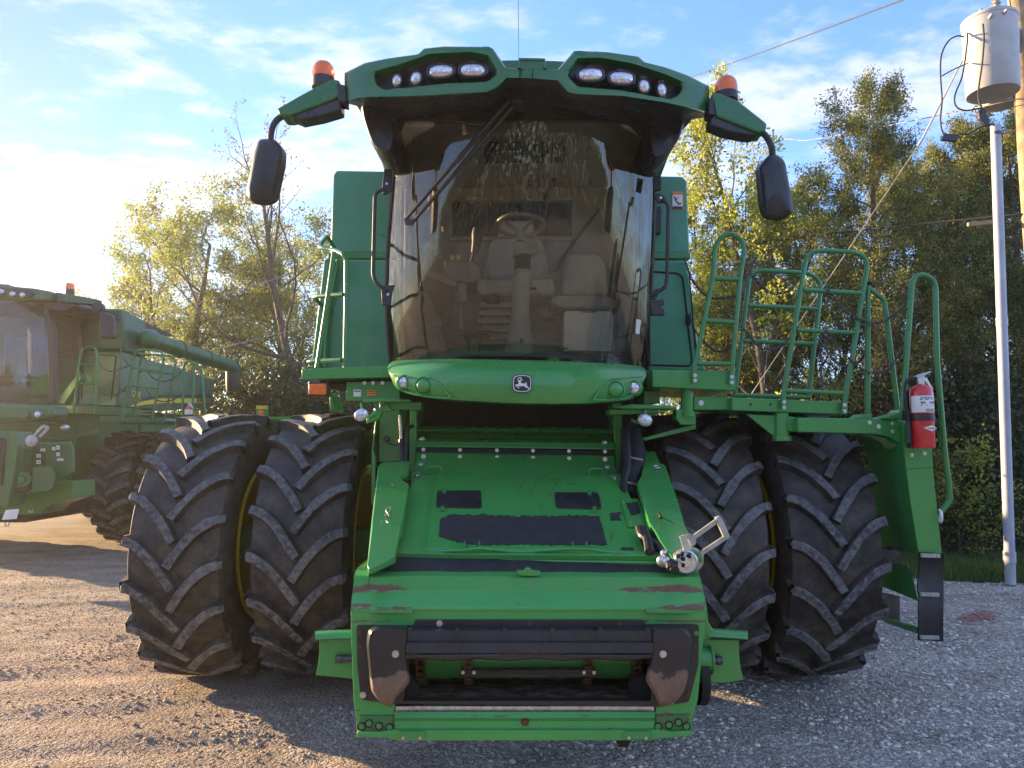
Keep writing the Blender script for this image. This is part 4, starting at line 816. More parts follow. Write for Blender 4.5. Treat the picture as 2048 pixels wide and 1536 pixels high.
# hose bundle in black sleeve
g = MB(); g.tube(smooth_pts([P(x, y, Y) for x, y, Y in ((1262, 842, 5.35), (1268, 880, 5.2), (1275, 910, 5.1), (1266, 945, 5.0), (1259, 990, 4.85))], 5), [.03, .035, .045, .055, .06, .06, .062, .062, .06, .06, .06, .058, .055, .055, .052, .05, .048, .045, .042, .04, .035], 12); HB = part('hose_bundle', g, M['black_matte'], ang=60)
g = MB(); g.tube(smooth_pts([P(x, y, Y) for x, y, Y in ((1262, 800, 5.4), (1253, 870, 5.1), (1256, 930, 4.95), (1248, 965, 4.85), (1250, 992, 4.75))], 5), .028, 10); g.tube(smooth_pts([P(x, y, Y) for x, y, Y in ((1268, 810, 5.3), (1247, 850, 5.25), (1244, 900, 5.15), (1240, 945, 5.0))], 5), .012, 8); part('hydraulic_hose', g, M['hose'], HB)
for (x, y, Y, r) in ((1271, 917, 4.98, .066), (1260, 966, 4.86, .055)): g = MB(); g.tube([P(x-16, y-3, Y), P(x, y, Y-.045), P(x+14, y+3, Y)], .008, 5); part('cable_tie', g, M['greytrim'], HB)
# cast lever and coupler
def barpx(mb, a, b, w_, Y, th):
    a, b = P(*a, Y), P(*b, Y); d = (b-a).normalized(); n = d.cross(Vector((0, 1, 0))).normalized()*w_/2
    mb.prism([a-n, b-n, b+n, a+n], (0, th, 0))
YL = 3.72
g = MB(); barpx(g, (1384, 1078), (1440, 1038), .021, YL, .02); barpx(g, (1402, 1108), (1457, 1072), .021, YL, .02)
g.prism([P(x, y, YL-.006) for x, y in roundpoly([(1432, 1036), (1440, 1032), (1444, 1036), (1460, 1072), (1456, 1079), (1449, 1076)], 2)], (0, .034, 0))
g.prism([P(x, y, YL+.002) for x, y in roundpoly([(1362, 1072), (1382, 1068), (1391, 1073), (1392, 1088), (1384, 1094), (1376, 1078)], 3)], (0, .02, 0))
c = P(1384, 1120, YL+.02); g.lathe(c, (0, -1, 0), [(.0005, .0), (.052, 0), (.06, -.004), (.062, -.02)], 28); g.prism([P(x, y, YL+.003) for x, y in ((1390, 1104), (1404, 1104), (1408, 1112), (1400, 1124), (1388, 1122))], (0, .02, 0))
LV = part('coupler_lever', g, M['alu'], None, bevel=.002)
g = MB(); c = P(1372, 1124, YL-.03); g.lathe(c, (0, -1, 0), [(.06, -.05), (.06, .0), (.05, .008), (.048, .002), (.028, .004), (.026, .014), (.0005, .016)], 28); g.prism([P(x, y, YL-.03) for x, y in ((1360, 1074), (1373, 1076), (1384, 1100), (1368, 1102))], (0, .02, 0)); part('coupler_disc', g, M['steel'], LV, bevel=.002)
g = MB(); g.lathe(P(1378, 1126, YL-.0), (0, -1, 0), [(.07, -.03), (.07, .012), (.06, .014)], 24, sweep=math.pi*1.2, start=(1, 0, 0)); part('coupler_guard', g, M['green'], LV)
g = MB()
for (x, y) in ((1356, 1112), (1364, 1108), (1352, 1128), (1366, 1118), (1378, 1112), (1366, 1130)): g.ell(P(x, y, YL-.04), .012, .012, .012, 8, 6)
part('coupler_ports', g, M['dark'], LV)
for (x, y) in ((1385, 1112), (1358, 1130), (1384, 1120)): bolt(P(x, y, YL-.045), FN, .009, LV)
for (x, y) in ((1322, 1122), (1333, 1124), (1328, 1110)): g = MB(); g.ell(onP(x, y, .05), .022, .02, .028, 10, 7); part('ball_joint', g, M['steel'], LV)
g = MB(); g.prism([onP(x, y, .02) for x, y in ((1316, 1096), (1326, 1096), (1338, 1136), (1322, 1136))], DN*.03); part('joint_bracket', g, M['green'], LV, bevel=.004)
# black rubber flap over the top of the face plate
g = MB(); g.grid([[P(*a, Y).lerp(P(*b, Y), j/16)+Vector((0, 0, .002*math.sin(j*1.7))) for j in range(17)] for a, b, Y in (((794, 1111), (1318, 1117), 3.90), ((790, 1114), (1322, 1120), 3.85), ((762, 1136), (1345, 1140), 3.79), ((738, 1150), (1374, 1154), 3.72), ((738, 1152), (1375, 1156), 3.725))]); part('rubber_flap', g, M['black_matte'], FH, ang=40)
bolt(P(776, 1119, 3.82), Vector((-1, -.3, .2)), .022, FH); g = MB(); g.prism([P(x, y, 3.86) for x, y in ((783, 1094), (788, 1094), (790, 1120), (782, 1124))], (0, .03, 0)); part('pin_bracket', g, M['green'], FH)
# ---- front face plate
YF = 3.585
mb = MB(); prof = [(1134, 716, 1394, 3.80), (1140, 712, 1398, 3.78), (1151, 709, 1400, 3.675), (1154, 708.5, 1401, 3.665), (1180, 705.5, 1406, 3.655), (1185, 705, 1407, 3.648), (1212, 702, 1411, 3.588), (1218, 701.5, 1412, 3.58), (1224, 701, 1412.5, 3.583)]
rows = []
for y, xl, xr, Y in prof:
    row = []
    for j in range(25): p = P(xl, y, Y).lerp(P(xr, y+4*(1-(y-1134)/90), Y), j/24); row.append(p)
    rows.append(row)
mb.grid(rows); e0 = [r[0] for r in rows]; e1 = [r[-1] for r in rows]
mb.grid([[p+Vector((0, .35, 0)) for p in e0], e0]); mb.grid([e1, [p+Vector((0, .35, 0)) for p in e1]])
FP = part('feeder_face', mb, M['green_worn'], ang=14)
outer = [(701, 1222), (860, 1222), (1060, 1222), (1250, 1222), (1412.5, 1222), (1405, 1300), (1396, 1400), (1385, 1440), (1384, 1466), (1060, 1464), (713, 1466), (712, 1440), (707, 1400), (703, 1300)]
hole = [(796, 1256), (1315, 1256), (1312, 1414), (1312, 1424), (788, 1424), (790, 1414)]
po, pi = ringpairs(outer, hole, (1055, 1330), 40)
r1 = [P(x, y, YF) for x, y in po]; r2 = [P(x, y, YF) for x, y in pi]
mb = MB(); mb.grid([[p+Vector((0, .3, 0)) for p in r1], r1, r2, [p+Vector((0, .12, 0)) for p in r2]], None, True); part('face_frame', mb, M['green_worn'], FP, bevel=.004)
for (xa, xb) in ((739, 825), (1292, 1383)): g = MB(); g.prism([P(x, y, YF-.02) for x, y in ((xa, 1217), (xb, 1217), (xb, 1228), (xa, 1227))], (0, .03, 0)); part('hook_strip', g, M['green_worn'], FP, bevel=.004)
# black bezel
bo = roundpoly([(713, 1251), (828, 1251), (829, 1240), (1289, 1240), (1290, 1249), (1398, 1249), (1397, 1330), (1378, 1404), (1318, 1414), (790, 1408), (722, 1400), (714, 1330)], 6, 3); bi = [(818, 1262), (1300, 1262), (1304, 1360), (1302, 1402), (806, 1402), (814, 1360)]
po, pi = ringpairs(bo, bi, (1055, 1330), 40); r1 = [P(x, y, YF-.012) for x, y in po]; r2 = [P(x, y, YF-.012) for x, y in pi]
mb = MB(); mb.grid([[p+Vector((0, .01, 0)) for p in r1], r1, r2, [p+Vector((0, .05, 0)) for p in r2]], None, True); BZ = part('black_bezel', mb, M['black'], FP, bevel=.002)
mb = MB(); prof = [(1256, 3.575), (1258, 3.53), (1262, 3.505), (1282, 3.50), (1286, 3.47), (1306, 3.465), (1309, 3.48), (1318, 3.485), (1320, 3.56)]
rows = [[P(812+(1306-812)*j/30, y, Y)+Vector((0, 0, (.004*math.sin(j*.9) if i > 6 else 0))) for j in range(31)] for i, (y, Y) in enumerate(prof)]
mb.grid(rows)
for x in (820, 915, 1010, 1105, 1201, 1296): mb.prism([P(x-4, 1257, 3.502), P(x+4, 1257, 3.502), P(x+4, 1281, 3.495), P(x-4, 1281, 3.495)], (0, .03, 0))
part('cross_beam_cover', mb, M['black_sheen'], BZ, ang=25)
g = MB(); g.tube([P(835, 1312, 3.475), P(1000, 1310, 3.473)], .006, 6); g.tube([P(1130, 1311, 3.473), P(1295, 1312, 3.475)], .006, 6); part('cover_rib', g, M['black_sheen'], BZ)
def cap(poly, c):
    poly = roundpoly(poly, 10, 4); b0 = [P(x, y, 3.575) for x, y in poly]; f0 = [P(x, y, 3.50) for x, y in scalepoly(poly, c, .97)]; f1 = [P(x, y, 3.475) for x, y in scalepoly(poly, c, .88)]; f2 = [P(x, y, 3.47) for x, y in scalepoly(poly, c, .4)]
    ct = sum(f2, Vector())/len(f2); mb = MB(); mb.grid([b0, f0, f1, f2, [ct]*len(f2)], None, True); return part('worn_end_cap', mb, M['cap_worn'], BZ, ang=50)
cap([(732, 1285), (736, 1258), (750, 1250), (818, 1252), (814, 1300), (818, 1340), (821, 1364), (790, 1398), (784, 1416), (758, 1404), (742, 1384), (736, 1330)], (776, 1320))
cap([(1302, 1252), (1366, 1250), (1382, 1262), (1386, 1290), (1380, 1340), (1368, 1385), (1350, 1406), (1320, 1416), (1312, 1395), (1290, 1360), (1302, 1310)], (1342, 1320))
for (x, y, m_) in ((879, 1247, 'steel'), (1060, 1248, 'rustchain'), (1238, 1248, 'rustchain'), (720, 1266, 'rustchain'), (721, 1292, 'rustchain'), (726, 1390, 'steel'), (1392, 1266, 'green'), (1389, 1292, 'rustchain'), (1375, 1388, 'rustchain'), (1342, 1402, 'steel')): bolt(P(x, y, YF-.014), FN, .012 if m_ == 'steel' else .009, BZ, m_)
for (x, y) in ((791, 1308), (1326, 1308)): bolt(P(x, y, 3.47), FN, .013, BZ)
# throat interior
g = MB(); g.grid([[P(792, 1410, 3.62), P(1312, 1410, 3.62)], [P(812, 1352, 4.35), P(1300, 1352, 4.35)]]); TF = part('throat_floor', g, M['dusty'], FP)
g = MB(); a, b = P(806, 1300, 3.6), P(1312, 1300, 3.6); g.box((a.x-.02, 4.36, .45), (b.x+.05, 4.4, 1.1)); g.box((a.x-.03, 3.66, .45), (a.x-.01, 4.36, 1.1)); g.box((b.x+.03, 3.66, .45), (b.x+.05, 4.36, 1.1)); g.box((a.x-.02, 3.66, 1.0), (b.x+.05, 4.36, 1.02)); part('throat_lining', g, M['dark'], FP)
dc = Vector((0, 3.92, .735)); xa, xb = P(850, 1330, 3.82).x, P(1272, 1330, 3.82).x
g = MB(); g.tube([(xa, dc.y, dc.z), (xb, dc.y, dc.z)], .145, 32); g.tube([(xa-.12, dc.y, dc.z), (xa, dc.y, dc.z)], .07, 20); g.tube([(xb, dc.y, dc.z), (xb+.12, dc.y, dc.z)], .07, 20); DR = part('feeder_drum', g, M['green'], FP)
def chain_arc(x, r=.165):
    g = MB()
    for i in range(9):
        a = R_(-100+i*14); c = dc+Vector((x, -r*math.cos(a), r*math.sin(a))); t_ = Vector((0, math.sin(a), math.cos(a)))
        for s in (-.018, .018): g.prism([c+Vector((s-.004, 0, 0))+t_*.022+Vector((0, -.01, 0)), c+Vector((s+.004, 0, 0))+t_*.022+Vector((0, -.01, 0)), c+Vector((s+.004, 0, 0))-t_*.022+Vector((0, -.01, 0)), c+Vector((s-.004, 0, 0))-t_*.022+Vector((0, -.01, 0))], (0, .022, 0))
        g.cyl(c+Vector((-.022, 0, 0)), c+Vector((.022, 0, 0)), .010, .010, 8)
    part('feeder_chain', g, M['rustchain'], DR)
for px in (841, 936, 1176, 1272): chain_arc(P(px, 1335, 3.76).x)
g = MB(); g.prism([P(x, y, 3.74) for x, y in ((922, 1340), (960, 1341), (1180, 1339), (1193, 1341), (1193, 1354), (930, 1355), (924, 1350))], (0, .05, 0)); SL = part('feeder_slat', g, M['carpet'], DR, bevel=.005)
g = MB(); g.prism([P(x, y, 3.735) for x, y in ((922, 1344), (1193, 1344), (1193, 1350), (924, 1350))], (0, .01, 0)); part('slat_strip', g, M['black'], SL)
for x in (926, 948, 1168, 1188): bolt(P(x, 1345, 3.73), FN, .007, SL)
for x in (805, 1290): g = MB(); g.lathe(P(x, 1385, 3.72), (0, -1, 0), [(.08, -.05), (.08, .0), (.05, .02), (.0005, .02)], 20); part('skid_disc', g, M['dark'], FP)
for i in range(6): bolt(P(805+i*97, 1404, 3.63), Vector((0, -.4, 1)), .008, TF, 'rustchain')
# silver lip, lower beam, plates
g = MB(); g.prism([P(x, y, YF+.005) for x, y in ((790, 1412), (1309, 1412), (1309, 1424), (791, 1425))], (0, .05, 0)); part('wear_lip', g, M['steel'], FP, bevel=.004)
g = MB(); g.grid([[P(790+(1309-790)*j/20, y, Y) for j in range(21)] for y, Y in ((1424, 3.575), (1436, 3.56), (1442, 3.575), (1456, 3.57), (1460, 3.555))]); part('lower_beam', g, M['green_worn'], FP, ang=12)
bolt(P(1050, 1443, 3.565), FN, .016, FP, 'rustchain')
for (poly, holes) in (([(718, 1432), (786, 1432), (785, 1456), (778, 1462), (722, 1462), (717, 1450)], ((723, 1453), (738, 1447), (758, 1452), (779, 1455))), ([(1312, 1431), (1379, 1430), (1376, 1450), (1366, 1460), (1324, 1460), (1314, 1452)], ((1316, 1453), (1338, 1450), (1357, 1445), (1373, 1453)))):
    g = MB(); g.prism([P(x, y, YF-.012) for x, y in poly], (0, .012, 0)); PL = part('rusty_corner_plate', g, M['rustgreen'], FP, bevel=.002)
    for x, y in holes: g = MB(); g.lathe(P(x, y, YF-.013), FN, [(.019, -.002), (.019, .004), (.015, .004), (.014, -.001)], 18, 0); g.lathe(P(x, y, YF-.013), FN, [(.0005, .002), (.013, .002)], 18, 1); part('plate_hole', g, [M['dark'], M['green']], PL)
g = MB(); g.prism([P(x, y, 3.555) for x, y in ((713, 1464), (760, 1464), (790, 1460), (1320, 1460), (1345, 1464), (1384, 1462), (1384, 1474), (1345, 1476), (1300, 1482), (795, 1482), (770, 1476), (713, 1476))], (0, .2, 0)); LR = part('bottom_rail', g, M['green_worn'], FP, bevel=.006)
for xa in (796, 1248):
    g = MB(); g.prism([P(x, y, 3.545) for x, y in roundpoly([(xa, 1480), (xa, 1463), (xa+54, 1463), (xa+56, 1480)], 5, 3)], (0, .02, 0)); TB = part('rail_tab', g, M['green'], LR, bevel=.003)
    for dx in (10, 44): bolt(P(xa+dx, 1476, 3.543), FN, .006, TB)
g = MB(); g.prism([P(x, y, 3.70) for x, y in ((1232, 1482), (1262, 1482), (1255, 1496), (1238, 1494))], (0, .04, 0)); part('drain_lug', g, M['dark'], LR)
g = MB(); g.prism([P(x, y, 3.645) for x, y in ((1040, 1152), (1033, 1146), (1034, 1142), (1048, 1142), (1052, 1136), (1060, 1136), (1064, 1142), (1080, 1143), (1082, 1150), (1076, 1153))], (0, .05, 0)); part('center_latch', g, M['green'], FP, bevel=.004)
# side wings with steps, drive shafts
g = MB(); yl = 3.72
def wing(poly_top, poly_low, s):
    a = MB(); a.prism([P(x, y, yl) for x, y in poly_low], (0, .02, 0)); Wg = part('side_wing', a, M['green'], FP, bevel=.003)
    a = MB(); a.grid([[P(x, y, Y) for x, y in poly_top] for Y in (yl+.12, )]+[[P(x, y+dy, Y) for x, y in poly_top] for dy, Y in ((0, yl+.03), (2, yl-.01), (9, yl-.04), (17, yl-.05), (19, yl-.04), (19, yl+.02))]); part('wing_lip', a, M['green'], Wg, ang=50)
wing([(630, 1262), (665, 1260), (702, 1259)], [(638, 1278), (704, 1276), (706, 1358), (670, 1354), (631, 1351), (636, 1330), (639, 1300)], -1)
wing([(1416, 1256), (1440, 1257), (1496, 1261)], [(1404, 1278), (1478, 1280), (1478, 1300), (1481, 1335), (1488, 1360), (1450, 1366), (1398, 1366)], 1)
g = MB(); g.prism([P(x, y, 3.68) for x, y in ((1402, 1205), (1409, 1190), (1414, 1215), (1417, 1245), (1428, 1262), (1425, 1276), (1404, 1282))], (0, .03, 0)); part('wing_neck', g, M['green'], FP, bevel=.004)
g = MB(); g.tube([P(706, 1317, 3.7), P(672, 1318, 3.7)], .017, 12); g.tube([P(684, 1317.5, 3.7), P(672, 1318, 3.7)], .021, 12); part('drive_shaft', g, M['chainm'], FP)
g = MB(); g.tube([P(1392, 1318, 3.7), P(1423, 1320, 3.7)], .055, 22); g.tube([P(1420, 1320, 3.7), P(1423, 1320, 3.7)], .066, 22); SH = part('shaft_housing', g, M['green'], FP)
g = MB(); g.tube([P(1422, 1320, 3.7), P(1444, 1321, 3.7)], .018, 12); g.tube([P(1433, 1320.5, 3.7), P(1442, 1321, 3.7)], .022, 12); part('drive_shaft', g, M['chainm'], SH)
g = MB(); a_ = P(1398, 1345, 3.78); g.lathe(a_, (1, 0, 0), [(.0005, .02), (.15, .02), (.15, -.02)], 26); part('side_disc', g, M['dark'], FP)
# ================================================================== platforms and lamps at cab level
def beam(name, poly, Y, dep, mat='green', bv=.006, par=None): return pxprism(poly, Y, dep, M[mat], name, par, bevel=bv)
PLt = beam('left_platform', [(603, 738), (775, 731), (780, 733), (780, 755), (603, 759)], 5.25, 1.0)
g = MB(); g.prism([P(x, y, 5.4) for x, y in ((640, 762), (800, 757), (800, 766), (640, 770))], (0, .7, 0)); part('platform_underframe', g, M['dark'], PLt)
def rail(name, paths, Y, r, par, rr=.06, mat='green_rail'):
    g = MB()
    for p in paths:
        pts = [P(q[0], q[1], q[2] if len(q) > 2 else Y) for q in p]
        g.tube(round_path(pts, rr, 6) if len(pts) > 2 else pts, r, 10)
    return part(name, g, M[mat], par, ang=60)
rail('hand_rail', [[(690, 735), (693, 520), (686, 508), (669, 500, 5.5), (637, 494, 5.6), (654, 472, 5.9), (671, 500, 6.1)], [(634, 735), (653, 612), (668, 503)], [(687, 589), (626, 593, 5.5), (652, 620, 6.0)], [(683, 720), (614, 723, 5.5), (640, 733, 6.0)], [(648, 735, 6.0), (655, 632, 6.0), (676, 520, 6.0)]], 5.3, .0165, PLt, .07)
TS = pxprism([(616, 766), (656, 765), (656, 793), (616, 791)], 5.2, .09, M['black'], 'turn_signal', bevel=.008)
g = MB(); g.prism([P(x, y, 5.188) for x, y in roundpoly([(617, 768), (652, 767), (652, 790), (617, 789)], 3)], (0, .03, 0)); part('amber_lens', g, M['amber2'], TS, bevel=.006)
SP = pxprism([(693, 764), (798, 762), (800, 800), (693, 802)], 5.35, .04, M['green'], 'bracket_panel', bevel=.004)
decal('sticker', 707, 779, 722, 793, 5.34, [([(.1, .15), (.9, .15), (.9, .3), (.1, .3)], 2)], SP)
decal('sticker', 735, 780, 752, 791, 5.34, [([(.1, .2), (.9, .2), (.9, .3), (.1, .3)], 2), ([(.1, .6), (.9, .6), (.9, .7), (.1, .7)], 2)], SP, base='decal_orange')
for x in (729, 746, 765): bolt(P(x, 766, 5.33), FN, .011, SP)
FT = beam('footplate', [(726, 799), (766, 796), (820, 799), (821, 804), (766, 804), (726, 805)], 5.0, .2)
beam('footplate_box', [(766, 805), (843, 804), (843, 820), (775, 819)], 5.1, .2, par=FT); beam('footplate_arm', [(733, 836), (762, 812), (775, 808), (786, 822), (778, 823), (764, 822), (760, 838), (732, 848)], 5.08, .05, par=FT)
FT2 = beam('footplate', [(1220, 815), (1262, 808), (1354, 812), (1354, 818), (1262, 818)], 5.0, .2); beam('footplate_box', [(1218, 818), (1319, 818), (1316, 827), (1218, 830)], 5.08, .2, par=FT2)
for (x, y, s) in ((723, 830, -1), (1290, 840, 1)):
    c = P(x, y, 5.0); g = MB(); rt = Matrix.Rotation(R_(20*s), 3, 'Y'); g.ell(c, .052, .02, .043, 20, 8, rot=rt); LH = part('round_lamp', g, M['lens'], ang=60)
    g = MB(); g.tube([c+Vector((.0, .02, .03)), c+Vector((.01*s, .03, .085))], .01, 6); g.tube([c+Vector((.04*-s, .02, -.02)), c+Vector((-.08*s, .05, .0))], .012, 6); part('lamp_bracket', g, M['green'], LH)
g = MB(); g.prism([P(x, y, 5.3) for x, y in ((1284, 876), (1290, 882), (1392, 858), (1392, 848))], (0, .04, 0)); part('diagonal_brace', g, M['green'], bevel=.004)
g = MB(); g.prism([P(x, y, 5.4) for x, y in ((1288, 782), (1320, 780), (1320, 806), (1288, 808))], (0, .3, 0)); part('bracket_panel', g, M['green_dirty'], bevel=.004)
# right platform
RP = beam('right_platform', [(1305, 739), (1471, 742), (1471, 781), (1305, 774)], 5.15, 1.0)
for q_ in ((1375, 828, 776, 5.25, .045), (1564, 876, 826, 5.2, .05)): g = MB(); a_ = P(q_[0], q_[1], q_[3]); b_ = P(q_[0], q_[2], q_[3]); g.lathe(a_, (0, 0, 1), [(.0005, -.02), (q_[4]*1.3, -.02), (q_[4]*1.3, .015), (q_[4], .018), (q_[4], (b_-a_).z)], 18); part('pivot_post', g, M['green'], RP)
beam('pivot_bracket', [(1352, 818), (1392, 822), (1392, 850), (1362, 850), (1352, 838)], 5.22, .12, par=RP)
for (x, y) in ((1402, 806),): bolt(P(x, y, 5.13), FN, .015, RP)
beam('link_beam', [(1388, 792), (1464, 794), (1464, 820), (1388, 820)], 5.22, .4, par=RP)
B2_ = beam('lower_platform', [(1464, 795), (1696, 804), (1696, 829), (1464, 821)], 5.15, .9)
for (x, y) in ((1501, 809), (1541, 809)): g = MB(); g.lathe(P(x, y, 5.149), FN, [(.0005, .001), (.009, .001)], 12); part('beam_hole', g, M['dark'], B2_)
beam('gusset', [(1492, 828), (1555, 830), (1552, 876)], 5.2, .02, par=B2_)
beam('swing_beam', [(1575, 832), (1596, 835), (1596, 864), (1575, 862)], 5.16, .3, par=B2_)
B3 = beam('ladder_frame', [(1596, 835), (1749, 837), (1800, 840), (1818, 846), (1818, 900), (1806, 897), (1796, 884), (1775, 873), (1749, 868), (1596, 864)], 5.08, .25)
RAILR = .0165
def railbolts(par, pts, Y):
    for x, y in pts: bolt(P(x, y, Y), FN, .011, par)
ra = rail('hand_rail', [[(1388, 766), (1388, 740), (1427, 552), (1430, 499), (1437, 478), (1460, 466), (1482, 478), (1489, 499), (1480, 559), (1461, 768)], [(1425, 557), (1480, 559)], [(1408, 641), (1471, 645)], [(1394, 727), (1463, 728)]], 5.12, RAILR, RP, .04)
railbolts(ra, ((1390, 751), (1390, 761), (1464, 754), (1464, 765)), 5.10)
rb = rail('hand_rail', [[(1469, 793), (1499, 556), (1506, 545), (1521, 541), (1617, 546), (1636, 558), (1642, 574), (1617, 796)], [(1496, 611), (1636, 618)], [(1488, 682), (1627, 688)], [(1469, 790), (1619, 795)]], 5.85, .018, B2_, .05)
rc_ = rail('hand_rail', [[(1566, 818), (1566, 793), (1611, 521), (1620, 506), (1639, 501), (1705, 504), (1728, 512), (1735, 531), (1686, 824)], [(1607, 580), (1727, 587)], [(1594, 660), (1710, 666)], [(1571, 781), (1688, 787)]], 5.12, RAILR, B2_, .06)
railbolts(rc_, ((1568, 804), (1568, 815), (1689, 810), (1689, 822)), 5.10)
rd = rail('hand_rail', [[(1735, 838), (1736, 572)], [(1738, 577), (1767, 598), (1774, 640), (1796, 823)]], 5.15, .018, B3, .03)
g = MB(); g.ell(P(1738, 566, 5.15), .028, .028, .016, 12, 6); part('rail_knob', g, M['black'], rd)
re_ = rail('hand_rail', [[(1805, 822), (1824, 565), (1832, 552), (1846, 549), (1864, 557), (1871, 571), (1874, 721), (1889, 900), (1898, 970), (1900, 1001), (1893, 1012), (1878, 1027)]], 5.02, .0185, B3, .05)
railbolts(B3, ((1739, 845), (1757, 853), (1785, 847), (1785, 863), (1823, 910), (1849, 907)), 5.0)
beam('rail_foot', [(1767, 834), (1797, 826), (1804, 818), (1804, 838), (1767, 838)], 5.05, .15, par=B3); beam('rail_foot', [(1715, 836), (1726, 828), (1745, 828), (1745, 838)], 5.08, .15, par=B3)
# ladder side: front flange, inner side plate, lower plates
Xs = 2.72
LF = beam('ladder_side', [(1806, 846), (1862, 846), (1866, 935), (1884, 1107), (1837, 1105), (1822, 1010), (1812, 935), (1808, 896)], 5.0, .02, 'green', .003)
g = MB(); g.tube([P(1811, 938, 4.998), P(1866, 934, 4.998)], .003, 5); part('flange_step', g, M['green_dirty'], LF)
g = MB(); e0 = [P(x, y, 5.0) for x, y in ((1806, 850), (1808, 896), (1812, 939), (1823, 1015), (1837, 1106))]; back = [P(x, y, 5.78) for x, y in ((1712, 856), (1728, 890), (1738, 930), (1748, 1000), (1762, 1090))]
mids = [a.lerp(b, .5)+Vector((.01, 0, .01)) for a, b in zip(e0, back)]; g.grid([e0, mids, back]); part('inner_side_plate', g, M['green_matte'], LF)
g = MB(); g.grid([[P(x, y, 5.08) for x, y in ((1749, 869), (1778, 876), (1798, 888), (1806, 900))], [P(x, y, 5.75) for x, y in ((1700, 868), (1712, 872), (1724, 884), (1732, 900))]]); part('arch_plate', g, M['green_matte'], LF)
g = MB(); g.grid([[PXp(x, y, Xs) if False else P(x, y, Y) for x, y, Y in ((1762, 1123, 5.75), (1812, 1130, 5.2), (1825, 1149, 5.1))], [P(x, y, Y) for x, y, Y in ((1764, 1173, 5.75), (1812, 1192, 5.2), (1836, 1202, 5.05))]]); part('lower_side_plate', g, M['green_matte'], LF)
g = MB(); g.prism([P(x, y, 5.8) for x, y in ((1753, 1182), (1800, 1192), (1800, 1244), (1757, 1240))], (0, .012, 0)); part('rubber_step', g, M['rubber'], LF, bevel=.003)
g = MB(); g.prism([P(x, y, 5.8) for x, y in ((1761, 1098), (1800, 1104), (1800, 1132), (1764, 1124))], (0, .012, 0)); part('rubber_step', g, M['rubber'], LF, bevel=.003)
g = MB(); g.prism([P(1768, 1238, 5.7), P(1838, 1258, 5.05), P(1838, 1269, 5.05), P(1768, 1244, 5.7)], (.02, 0, 0)); g.prism([P(1768, 1238, 5.7), P(1838, 1258, 5.05), P(1850, 1258, 5.05), P(1785, 1238, 5.7)], (0, 0, -.01)); part('bottom_step', g, M['green'], LF, bevel=.002)
rows = []
for i in range(13):
    t = i/12; y = 1106+(1281-1106)*t; w_ = .03*math.sin(t*6.0)*(1-t)*1.4
    xl = 1839-2*t+(-2.5 if .25 < t < .5 else 0); xr = 1888-1.5*t-(2 if .1 < t < .3 else 0)
    rows.append([P(xl+(xr-xl)*j/6, y+(2 if j > 3 else 0), 4.96+w_+(-.012 if j in (0, 6) else 0)) for j in range(7)])
g = MB(); g.grid(rows); g.grid([[p+Vector((0, .012, 0)) for p in r] for r in rows]); RF = part('rubber_flap', g, M['black'], LF, ang=60)
for (y, xa) in ((1110, 1843), (1188, 1841), (1274, 1841)):
    g = MB(); g.prism([P(x, yy, 4.935) for x, yy in ((xa, y-3), (xa+38, y-2), (xa+38, y+6), (xa, y+5))], (0, .02, 0)); ST = part('clamp_strip', g, M['alu'], RF, bevel=.002)
    for dx in (6, 25, 34): bolt(P(xa+dx, y+1.5, 4.935), FN, .0075, ST)
g = MB(); g.lathe(P(1880, 1032, 5.0), (1, -.3, 0), [(.04, -.01), (.05, 0), (.04, .01)], 18); part('rubber_grommet', g, M['white'], LF)
# chains across the platform gaps
def chain(pts, Y, par, r=.004, L=.034):
    path = smooth_pts([P(q[0], q[1], q[2] if len(q) > 2 else Y) for q in pts], 24); g = MB(); acc = 0; last = path[0]; flip = 0
    res = [path[0]]
    for p in path[1:]:
        while (p-last).length >= L*.72: last = last+(p-last).normalized()*L*.72; res.append(last.copy())
    for a, b in zip(res, res[1:]):
        d = (b-a).normalized(); n = d.orthogonal().normalized() if flip else d.cross(d.orthogonal()).normalized(); flip ^= 1
        c = (a+b)/2; k = 10; loop = [c+d*(L*.5*math.cos(2*math.pi*j/k))+n*(L*.26*math.sin(2*math.pi*j/k)) for j in range(k)]; loop.append(loop[0]); loop.append(loop[1]); g.tube(loop, r, 5, cap=False)
    return part('safety_chain', g, M['chainm'], par, recalc=False)
chain([(1369, 517, 6.0), (1385, 560, 5.9), (1410, 590, 5.7), (1436, 597, 5.5), (1472, 592, 5.15)], 5.5, RP)
chain([(1380, 631, 6.0), (1393, 665, 5.9), (1424, 698, 5.6), (1446, 702, 5.4), (1466, 690, 5.15)], 5.5, RP)
chain([(1490, 516), (1503, 551), (1539, 584), (1560, 586), (1584, 577), (1605, 545)], 5.2, B2_)
chain([(1484, 655), (1514, 689), (1540, 698), (1560, 695), (1583, 672), (1590, 655)], 5.2, B2_)
chain([(1652, 575), (1672, 600), (1690, 622), (1733, 645), (1765, 643), (1800, 620), (1830, 586)], 5.1, B2_)
chain([(1649, 656), (1672, 690), (1686, 708), (1733, 743), (1758, 745), (1780, 735), (1808, 692)], 5.1, B2_)
chain([(1649, 660, 5.85), (1655, 705, 5.85), (1680, 730, 5.85), (1700, 735, 5.85), (1722, 720, 5.6), (1731, 700, 5.3)], 5.8, B2_)
chain([(1642, 674, 5.85), (1641, 730, 5.85), (1645, 780, 5.85)], 5.85, B2_)
g = MB()
